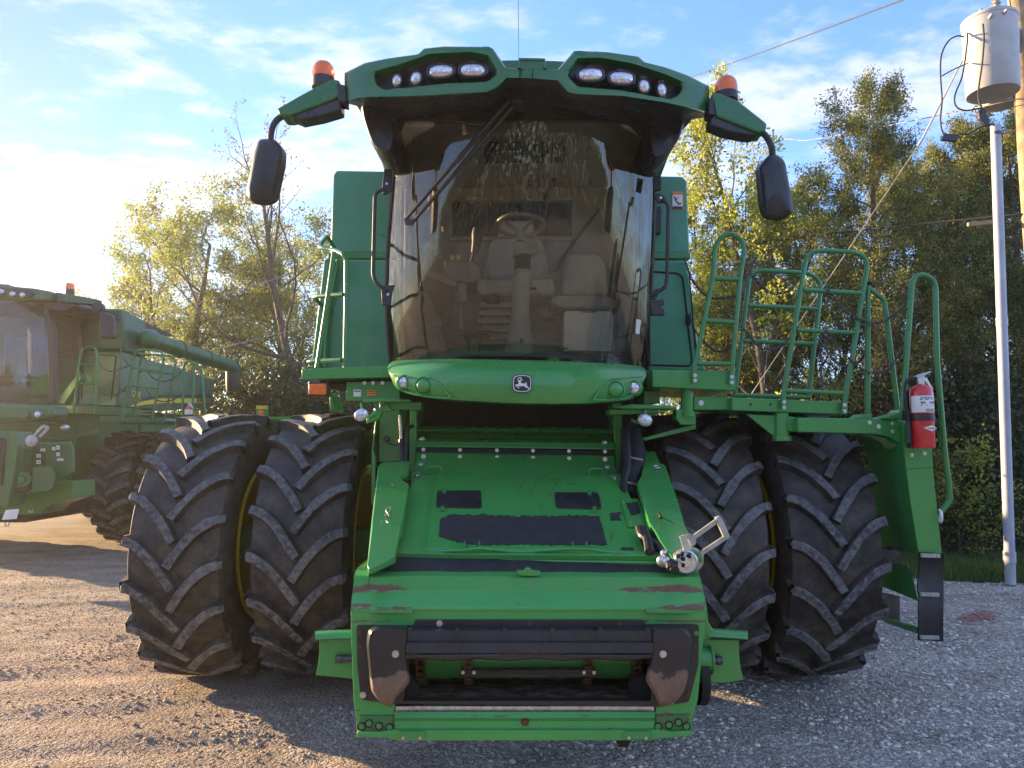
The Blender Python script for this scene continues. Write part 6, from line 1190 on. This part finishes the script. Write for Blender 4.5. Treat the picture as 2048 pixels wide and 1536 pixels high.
# ================================================================== trees
def make_tree(name, seed, H, tr, branches, leafm, barkm, leaf, parent_loc, lean=(0, 0), style='broad'):
    r = random.Random(seed); bk = MB(); LV, LF_, LT = [], [], []
    def leafat(p, d, size, tint):
        n = Vector((r.gauss(0, 1), r.gauss(0, 1), r.gauss(0, 1)+.3)).normalized(); u = (d+Vector((r.gauss(0, .6), r.gauss(0, .6), r.gauss(0, .6)))).normalized(); v = n.cross(u)
        if v.length < .1: return
        v = v.normalized(); l = size*r.uniform(.6, 1.25); w_ = l*leaf['asp']; b = len(LV)
        LV.extend([p, p+u*l*.45+v*w_*.5, p+u*l, p+u*l*.45-v*w_*.5]); LF_.append((b, b+1, b+2, b+3)); LT.append(min(1, max(0, tint+r.gauss(0, .16))))
    def limb(p, d, L, rad, lev):
        n = branches['seg'][lev]; pts = [p]; rs = [rad]; q = p.copy(); dd = d.normalized(); cl = r.random()
        for i in range(n):
            w_ = branches['wob'][lev]; dd = (dd+Vector((r.gauss(0, w_), r.gauss(0, w_), r.gauss(0, w_)+branches['up'][lev]))).normalized()
            q = q+dd*L/n; pts.append(q); rs.append(rad*(1-(i+1)/n*branches['tap'][lev]))
        if rad > .0035 or lev < branches['maxlev']: bk.tube(pts, rs, 7 if lev == 0 else (5 if lev == 1 else 3), cap=False)
        if lev < branches['maxlev']:
            k = branches['num'][lev]; k = max(1, int(k*r.uniform(.8, 1.2)))
            for j in range(k):
                t = branches['from'][lev]+(1-branches['from'][lev])*(j+r.random())/k; i = min(int(t*n), n-1); f = t*n-i
                pp = pts[i].lerp(pts[i+1], f); ax = (pts[i+1]-pts[i]).normalized(); o_ = ax.orthogonal().normalized(); o_.rotate(Matrix.Rotation(r.uniform(0, 6.283), 3, ax))
                sp_ = R_(branches['ang'][lev]+r.gauss(0, 9)); nd = ax*math.cos(sp_)+o_*math.sin(sp_)
                ll = L*branches['len'][lev]*r.uniform(.65, 1.15)*((1-t*branches['sh'][lev]) if lev == 0 else (1.15-.6*t))
                limb(pp, nd, max(ll, .08), rs[i]*branches['rr'][lev], lev+1)
        if lev >= leaf['lev'] :
            nl = leaf['n']
            for _ in range(int(nl*r.uniform(.4, 1.5))):
                t = r.random()**.7; i = min(int(t*n), n-1); pp = pts[i].lerp(pts[i+1], t*n-i)+Vector((r.gauss(0, 1), r.gauss(0, 1), r.gauss(0, 1)))*leaf['spread']
                leafat(pp, (pts[i+1]-pts[i]).normalized(), leaf['size'], cl)
    limb(Vector((0, 0, -.05)), Vector((lean[0], lean[1], 1)), H, tr, 0)
    mb = bk; mt = bpy.data.meshes.new('trunk'); mt.from_pydata([tuple(v) for v in mb.v], [], mb.f); mt.materials.append(M[barkm]); mt.polygons.foreach_set('use_smooth', [True]*len(mt.polygons))
    mc = bpy.data.meshes.new('crown'); mc.from_pydata([tuple(v) for v in LV], [], LF_); a_ = mc.attributes.new('tint', 'FLOAT', 'FACE'); a_.data.foreach_set('value', LT); mc.materials.append(M[leafm])
    return mt, mc
def put_tree(name, meshes, loc, rotz, s, label, group=None, cat='tree', sz=None):
    t = thing(name, loc, label, cat, group); t.rotation_euler = (0, 0, rotz); t.scale = (s, s, sz or s)
    for nm, me in zip(('trunk', 'crown'), meshes): c = bpy.data.objects.new(nm, me); sc.collection.objects.link(c); c.parent = t
    return t
BRO = dict(seg=[7, 7, 5, 4, 3], wob=[.09, .17, .2, .22, .2], up=[.05, .05, .06, .05, .03], tap=[.75, .8, .85, .9, .9], num=[11, 9, 7, 5], ang=[56, 48, 44, 40], len=[.62, .5, .48, .45], sh=[.45, 0, 0, 0], rr=[.55, .55, .55, .55], **{'from': [.24, .22, .2, .15]}, maxlev=4)
spring1 = make_tree('tree', 3, 9.0, .2, BRO, 'leaf_spring', 'bark', dict(lev=4, n=8, size=.125, asp=.45, spread=.13), None)
spring2 = make_tree('tree', 8, 9.0, .22, BRO, 'leaf_spring', 'bark', dict(lev=4, n=8, size=.125, asp=.45, spread=.13), None)
BARE = dict(seg=[9, 7, 6, 4], wob=[.07, .12, .15, .2], up=[.02, .09, .09, .08], tap=[.8, .85, .9, .9], num=[12, 7, 5], ang=[38, 34, 34], len=[.5, .42, .4], sh=[.5, 0, 0], rr=[.5, .5, .5], **{'from': [.35, .2, .15]}, maxlev=3)
bare = make_tree('tree', 14, 12.5, .2, BARE, 'leaf_bud', 'bark', dict(lev=3, n=4, size=.10, asp=.5, spread=.03), None, (-.14, 0))
CED = dict(seg=[9, 6, 4, 3], wob=[.04, .10, .18, .25], up=[.03, .12, .08, .0], tap=[.9, .85, .9, .9], num=[54, 10, 6], ang=[60, 40, 42], len=[.42, .34, .42], sh=[.72, 0, 0], rr=[.28, .5, .5], **{'from': [.22, .25, .1]}, maxlev=3)
ced1 = make_tree('tree', 21, 8.6, .16, CED, 'leaf_cedar', 'bark_cedar', dict(lev=2, n=24, size=.065, asp=.36, spread=.07), None)
ced2 = make_tree('tree', 27, 8.6, .17, CED, 'leaf_cedar', 'bark_cedar', dict(lev=2, n=24, size=.065, asp=.36, spread=.07), None)
LIT = dict(seg=[9, 6, 5, 3], wob=[.05, .12, .18, .22], up=[.03, .10, .08, .05], tap=[.85, .85, .9, .9], num=[24, 8, 5], ang=[44, 40, 40], len=[.36, .42, .45], sh=[.62, 0, 0], rr=[.4, .5, .5], **{'from': [.28, .2, .1]}, maxlev=3)
light = make_tree('tree', 33, 9.0, .11, LIT, 'leaf_bright', 'bark', dict(lev=3, n=19, size=.08, asp=.6, spread=.07), None)
SHR = dict(seg=[4, 4, 3], wob=[.15, .2, .25], up=[.05, .04, .03], tap=[.8, .9, .9], num=[26, 9], ang=[55, 45], len=[.8, .5], sh=[.3, 0], rr=[.5, .5], **{'from': [.02, .1]}, maxlev=2)
shr = make_tree('shrub', 41, 2.2, .04, SHR, 'leaf_dark', 'bark', dict(lev=1, n=40, size=.11, asp=.5, spread=.12), None)
shrl = make_tree('shrub', 43, 2.0, .03, SHR, 'leaf_bright', 'bark', dict(lev=2, n=12, size=.09, asp=.6, spread=.1), None)
shrd = make_tree('shrub', 47, 1.8, .03, SHR, 'leaf_dry', 'bark', dict(lev=2, n=7, size=.08, asp=.5, spread=.1), None)
def gx(px, Y): return (px-CX)/F_PX*Y
GL = 'spring trees behind the two combines'
for i, (px, Y, rz, s, me_, lab) in enumerate((
    (400, 24, .4, .92, spring1, 'leafing tree rising behind the rear end of the left combine, leftmost of its row'),
    (575, 25, 2.2, .92, spring2, 'leafing tree with forked trunk between the folded auger and the near combine'),
    (300, 29, 4.0, .86, spring2, 'small leafing tree farthest left, low behind the left combine cover flap'),
    (735, 24, 1.2, .84, spring1, 'leafing tree half hidden behind the left side of the near grain tank'),
    (500, 31, 3.2, 1.0, spring1, 'yellow green leafing tree set farther back behind the auger tip'),
    (660, 31, 5.3, 1.0, spring2, 'leafing tree set farther back, behind the leaning trunk'))):
    put_tree('spring_tree', me_, (gx(px, Y), Y, 0), rz, s, lab, GL)
put_tree('bare_tree', bare, (gx(640, 21.5), 21.5, 0), 0, .85, 'tall bare tree with budding twigs and a trunk leaning left below the near mirror', 'budding bare trees')
put_tree('bare_tree', bare, (gx(770, 22), 22, 0), 2.5, .80, 'tall bare tree with budding twigs behind the near grain tank', 'budding bare trees')
GR = 'cedars along the fence on the right'
for i, (px, Y, rz, s, me_, lab) in enumerate((
    (1760, 13.4, .3, .92, ced1, 'tallest cedar with a domed crown, behind the ladder rails'),
    (1905, 13.8, 1.9, .88, ced2, 'cedar just left of the pale conduit pole'),
    (2050, 13.2, 3.1, .86, ced1, 'dark cedar at the right edge behind the utility pole'),
    (1650, 14.2, 4.2, .78, ced2, 'shorter cedar between the near mirror and the tallest cedar'),
    (1470, 15.5, 5.1, .66, ced1, 'low cedar behind the tall arched hand rail'),
    (1985, 16.0, .9, .92, ced1, 'cedar set back between the conduit pole and its neighbour'),
    (1830, 16.5, 2.7, .95, ced2, 'cedar set back behind the tallest cedar'),
    (1560, 17.0, 3.9, .84, ced1, 'cedar set back behind the square hand rails'),
    (1400, 18.0, 1.3, .64, ced2, 'cedar set back close beside the grain tank'),
    (2170, 15.0, .1, .9, ced2, 'cedar at the far right, mostly outside the picture'))):
    put_tree('cedar_tree', me_, (gx(px, Y), Y, 0), rz, s, lab, GR)
put_tree('slender_tree', light, (gx(1535, 13.2), 13.2, 0), .5, .93, 'slender tree with pale new leaves beside the near right mirror', 'pale leafed trees')
put_tree('slender_tree', light, (gx(1430, 15.0), 15.0, 0), 2.0, .72, 'slender pale leafed tree close behind the grain tank decal', 'pale leafed trees')
put_tree('slender_tree', light, (gx(1660, 15.5), 15.5, 0), 4.0, .62, 'slender pale leafed tree among the cedars behind the middle hand rail', 'pale leafed trees')
j = 0
rr_ = random.Random(3)
desc = ['behind the tall arched hand rail', 'behind the middle of the platform', 'behind the square hand rail', 'beside the ladder', 'left of the extinguisher', 'right of the extinguisher', 'between ladder and conduit', 'at the foot of the conduit', 'at the right edge']
for i, px in enumerate((1400, 1480, 1570, 1650, 1730, 1810, 1890, 1970, 2060)):
    Y = 13.0+rr_.uniform(-.6, 1.4); put_tree('shrub', shr, (gx(px, Y), Y, -.1), rr_.uniform(0, 6), rr_.uniform(.8, 1.1), 'dark leafy shrub of the undergrowth, '+desc[i], 'undergrowth shrubs on the right', 'shrub')
for i, (px, Y, s, d) in enumerate(((1510, 12.2, .95, 'behind the lower platform beam'), (1560, 12.4, .8, 'right of the lower platform gusset'), (1905, 11.6, .75, 'beside the ladder flange'), (1780, 12.2, .8, 'left of the extinguisher'), (1400, 13, .9, 'near the grain tank'))):
    put_tree('shrub', shrl, (gx(px, Y), Y, 0), i*1.3, s, 'bright yellow green sapling, '+d, 'yellow green saplings', 'shrub')
put_tree('shrub', shrd, (gx(1800, 12.6), 12.6, .6), 0, .9, 'dry brown leafed bush just left of the extinguisher', None, 'shrub')
for i, px in enumerate((440, 510, 580, 655, 730)):
    Y = 20+rr_.uniform(-1, 2); put_tree('shrub', shr, (gx(px, Y), Y, -.2), rr_.uniform(0, 6), rr_.uniform(1.0, 1.45), 'dense green shrub '+('behind the tail of the left combine', 'below the auger spout', 'between the combines', 'just left of the near platform', 'hidden mostly by the near combine')[i], 'shrubs behind the combines', 'shrub')
for i, (x, y, s) in enumerate(((-3.2, -8, 1.0), (2.6, -9.5, 1.05), (7.5, -7.5, .9), (-9, -10, 1.0))):
    put_tree('bare_tree', bare, (x, y, 0), i*1.7, s, ('bare tree behind the viewer, reflected faintly in the cab glass at left', 'bare tree close behind the viewer, reflected in the middle of the cab glass', 'bare tree behind the viewer on the right, nearest to the viewer', 'bare tree behind the viewer, farthest left')[i], 'bare trees behind the viewer')
# distant tree belts so that gaps and reflections show woods, not an empty plain
for BN, BY, BT, NB in (('distant_wood', 42, 3.6, 42000), ('wood_behind_viewer', -34, 8.5, 30000)):
  V, Fc, T = [], [], []
  for i in range(NB):
    x = rnd.uniform(-60, 70); y = BY+rnd.uniform(0, 10); top = BT+1.8*mnoise.noise(Vector((x*.12, 0, 0)))+1.2*mnoise.noise(Vector((x*.5, 3, 0))); z = top*rnd.random()**.6
    b = len(V); s = rnd.uniform(.12, .35); a = rnd.uniform(0, 6.28); dx, dy = math.cos(a)*s, math.sin(a)*s; dz = rnd.uniform(.4, 1)*s; V.extend([(x-dx, y-dy, z-dz*.3), (x+dx*.4, y+dy*.4, z-dz), (x+dx, y+dy, z+dz*.2), (x, y, z+dz)]); Fc.append((b, b+1, b+2, b+3)); T.append(rnd.random())
  me = bpy.data.meshes.new(BN); me.from_pydata(V, [], Fc); at = me.attributes.new('tint', 'FLOAT', 'FACE'); at.data.foreach_set('value', T); me.materials.append(M['leaf_dark']); o = bpy.data.objects.new(BN, me); sc.collection.objects.link(o); tag(o, 'low distant wood glimpsed between the nearer trees' if BY > 0 else 'wood far behind the viewer, reflected in the cab glass', 'wood', kind='stuff')
# ================================================================== fence
FE_ = thing('wooden_fence', (9.5, 12.6, 0), 'dark weathered board fence with light showing between its boards, under the cedars', 'fence')
g = MB(); x = 5.0; r_ = random.Random(2)
while x < 14.5:
    w_ = .135; h = 1.36+r_.uniform(-.02, .02); g.box((x, 12.6+r_.uniform(0, .01), .05), (x+w_, 12.62, h)); x += w_+r_.choice((.006, .008, .012, .03))
build('board_panel', g, M['fence'], FE_)
for z in (.35, 1.1): g = MB(); g.box((5, 12.625, z), (14.5, 12.66, z+.09)); build('fence_rail', g, M['fence'], FE_)
for x in (5.1, 7.5, 9.9, 12.3, 14.4): g = MB(); g.box((x, 12.665, 0), (x+.1, 12.76, 1.45)); build('fence_post', g, M['fence'], FE_)
# white house glimpsed through the trees
HS = thing('white_house', (12, 26, 0), 'white walled building glimpsed low through the cedars on the right', 'house')
g = MB(); g.box((8, 26, 0), (16, 32, 2.6)); build('wall', g, M['white_house'], HS)
g = MB(); g.prism([(7.7, 25.7, 2.6), (16.3, 25.7, 2.6), (16.3, 29, 4.0), (7.7, 29, 4.0)], (0, 0, .1)); build('roof', g, M['fence'], HS)
# ================================================================== poles, transformers, wires
YP = 10.2; UX = P(2058, 300, YP).x
UP = thing('utility_pole', (UX+.08, YP, 0), 'tall round wooden utility pole at the right edge carrying two transformers', 'pole')
g = MB(); g.tube([(UX+.13, YP, -.1), (UX+.03, YP, 4), (UX-.04, YP, 9.5)], [.17, .15, .13], 18); build('pole_shaft', g, M['polewood'], UP)
g = MB(); g.prism([P(x, y, YP-.15) for x, y in ((2028, 54), (2040, 54), (2040, 100), (2028, 100))], (0, .1, 0)); build('mounting_bracket', g, M['galv'], UP)
def transformer(px0, px1, ytop, ybot, Y, label, full=True):
    c = P((px0+px1)/2, ybot, Y); r = (px1-px0)/2*Y/F_PX*.99; h = P((px0+px1)/2, ytop, Y).z-c.z
    T_ = thing('transformer', c, label, 'transformer', 'grey pole transformers')
    g = MB(); g.lathe(c, (0, 0, 1), [(.0005, .03), (r*.9, .02), (r*.95, 0), (r*.97, .01), (r, h*.93), (r*1.03, h*.94), (r*1.03, h*.97), (r*.98, h*.985), (r*.6, h*1.02), (.0005, h*1.03)], 40); B_ = build('tank', g, M['tank_grey'], T_, ang=40)
    if full:
        for (dx, dz) in ((-.5, .86), (-.05, .89)):
            g = MB(); q = c+Vector((dx*r, -math.sqrt(1-dx*dx)*r*.95, h*dz)); g.lathe(q, (dx*.6, -1, 0), [(.03, 0), (.028, .03), (.02, .04), (.02, .07), (.012, .09), (.0005, .09)], 12); build('bushing', g, M['ceramic'], T_)
        g = MB(); q = c+Vector((-r*.3, 0, h*1.02)); g.lathe(q, (0, 0, 1), [(.06, 0), (.055, .05), (.03, .06), (.028, .1), (.0005, .11)], 14); build('lid_stud', g, M['ceramic'], T_)
        g = MB(); q = c+Vector((r*.55, .1, h*1.0)); 
        prof = []
        for i in range(7): prof += [(.035, i*.05), (.06, i*.05+.015), (.035, i*.05+.03)]
        g.lathe(q, (0, 0, 1), prof, 16); build('insulator', g, M['ceramic'], T_)
    return T_
transformer(1935, 2036, 36, 188, 9.75, 'large grey transformer drum hung on the utility pole, the nearer of two')
transformer(1968, 2034, 90, 212, 10.5, 'second grey transformer drum, mostly hidden behind the larger one')
CP = thing('conduit_pole', PZ(2021, 1168, 0), 'pale grey plastic conduit riser standing at the edge of the gravel', 'pole')
cy = CP.location.y; g = MB(); cb, ct_ = PZ(2021, 1168, 0), P(1991, 252, cy); g.tube([cb, ct_], .062, 20); build('pipe', g, M['pvc'], CP)
for t0, t1, r0 in ((.045, .068, .072), (.55, .57, .068)): g = MB(); g.tube([cb.lerp(ct_, t0), cb.lerp(ct_, t1)], r0, 20); build('pipe_collar', g, M['pvc'], CP)
g = MB(); a_ = P(1993, 268, cy); g.lathe(a_, (0, 0, 1), [(.064, -.02), (.07, -.02), (.07, .02), (.064, .02)], 16); g.tube([a_+Vector((.06, 0, 0)), P(2030, 260, YP-.1)], .015, 6); build('pipe_clamp', g, M['chainm'], CP)
def wirething(label, pts, r, mat='wire', n=10, name='overhead_wire', cat='wire', group='overhead wires'):
    q = [Vector(p) for p in pts]; g = MB(); sp_ = smooth_pts(q, n) if len(q) > 2 else q; g.tube(sp_, r, 6)
    c = q[0].copy(); o = build(name, g, M[mat], None, loc=c, ang=80); tag(o, label, cat, group); return o
yc = cy
wirething('thick black service cable looping from the drum down the left to a flat connector', [P(x, y, Y) for x, y, Y in ((1928, 74, 9.7), (1915, 72, 9.65), (1897, 82, 9.6), (1883, 110, 9.6), (1881, 150, 9.6), (1884, 200, 9.6), (1881, 235, 9.6), (1883, 258, 9.6), (1890, 270, 9.6))], .011, n=6, name='service_cable', group='service cables')
wirething('black cable drooping from the drum to the head of the conduit', [P(x, y, Y) for x, y, Y in ((1935, 66, 9.7), (1934, 90, 9.6), (1925, 150, 9.55), (1910, 190, 9.5), (1912, 212, 9.5), (1930, 221, 9.45), (1962, 217, 9.4), (1972, 226, 9.4))], .011, n=6, name='service_cable', group='service cables')
wirething('black cable running down the front of the large drum', [P(x, y, Y) for x, y, Y in ((1966, 48, 9.4), (1968, 80, 9.35), (1964, 130, 9.35), (1957, 180, 9.35), (1959, 205, 9.35), (1968, 222, 9.35))], .011, n=6, name='service_cable', group='service cables')
wirething('black cable from the flat connector back to the conduit head', [P(x, y, Y) for x, y, Y in ((1918, 268, 9.5), (1935, 268, 9.45), (1958, 256, 9.4), (1975, 250, 9.4), (1990, 250, 9.4))], .011, n=6, name='service_cable', group='service cables')
wirething('short black cable bracing the looped cable to the drum', [P(1884, 152, 9.6), P(1905, 140, 9.62), P(1937, 126, 9.7)], .009, n=5, name='service_cable', group='service cables')
g = MB(); g.prism([P(x, y, 9.45) for x, y in ((1882, 280), (1890, 266), (1920, 269), (1914, 283))], (0, .04, 0)); o = build('cable_connector', g, M['black'], None, loc=P(1900, 275, 9.45), bevel=.008); tag(o, 'flat black cable connector hanging at the bottom of the looped cable', 'connector', 'cable connectors')
g = MB(); g.prism([P(x, y, 9.38) for x, y in ((1959, 222), (1966, 217), (1980, 238), (1979, 251), (1972, 250), (1960, 236))], (0, .05, 0)); o = build('cable_connector', g, M['black'], None, loc=P(1970, 235, 9.38), bevel=.008); tag(o, 'black cable connector at the head of the conduit pole', 'connector', 'cable connectors')
wirething('upper overhead wire crossing the sky above the right mirror', [P(1100, 245, 34), P(1388, 152, 24), P(1805, 0, 14), P(2050, -95, 10.6)], .016)
wirething('thin overhead wire from the conduit head leftward past the mirror', [P(700, 500, 45), P(1330, 330, 20), P(1640, 277, 14), P(1960, 214, 10.4), P(2040, 196, 10.3)], .008, 'wire_light')
wirething('twisted service wire crossing behind the tall hand rails', [P(200, 780, 60), P(630, 652, 38), P(1000, 568, 25), P(1375, 508, 16), P(1640, 470, 12.6), P(1940, 438, 10.7), P(2050, 428, 10.2)], .014, 'wire')
wirething('pale wire crossing the leafing trees on the left', [P(200, 710, 24), P(320, 637, 21.5), P(590, 545, 20), P(800, 480, 19)], .013, 'wire_light')
wirething('lower pale wire ending behind the left side rail', [P(380, 722, 21), P(410, 705, 20), P(630, 650, 18.5), P(800, 612, 17.5)], .013, 'wire_light')
g = MB(); g.prism([P(x, y, 10.5) for x, y in ((1937, 444), (1985, 439), (1986, 448), (1938, 452))], (0, .05, 0)); o = build('wire_spreader', g, M['polewood'], None, loc=P(1960, 445, 10.5), bevel=.01); tag(o, 'small wooden spreader block on the twisted service wire', 'spreader')
GW = thing('guy_wire', P(1500, 790, 12.0), 'taut guy wire slanting from the utility pole down behind the hand rails', 'guy wire')
g = MB(); g.tube([P(1495, 800, 12.2), P(1836, 292, 10.9)], .009, 6); build('strand', g, M['wire_light'], GW)
g = MB(); g.tube([P(1836, 292, 10.9), P(1846, 276, 10.86), P(1920, 130, 10.5), P(1985, 10, 10.3), P(2030, -80, 10.2)], [.022, .016, .014, .014, .014], 8); build('insulator_rod', g, M['galv'], GW)
# ================================================================== scattering volume added to imitate lens glare
hm = bpy.data.materials.new('lens_glare_veil'); hm.use_nodes = True; ht = hm.node_tree
for n in list(ht.nodes):
    if n.type == 'BSDF_PRINCIPLED': ht.nodes.remove(n)
pv = ht.nodes.new('ShaderNodeVolumePrincipled'); pv.inputs['Color'].default_value = (.95, .93, .9, 1); pv.inputs['Density'].default_value = .0014; pv.inputs['Anisotropy'].default_value = .7
ht.links.new(pv.outputs[0], [n for n in ht.nodes if n.type == 'OUTPUT_MATERIAL'][0].inputs['Volume'])
g = MB(); g.box((-48, -22, -1.2), (48, 54, 11.6)); hz = tag(build('veil', g, hm, flat=True), kind='stuff'); hz['label'] = 'added lens-glare haze glowing towards the low sun'
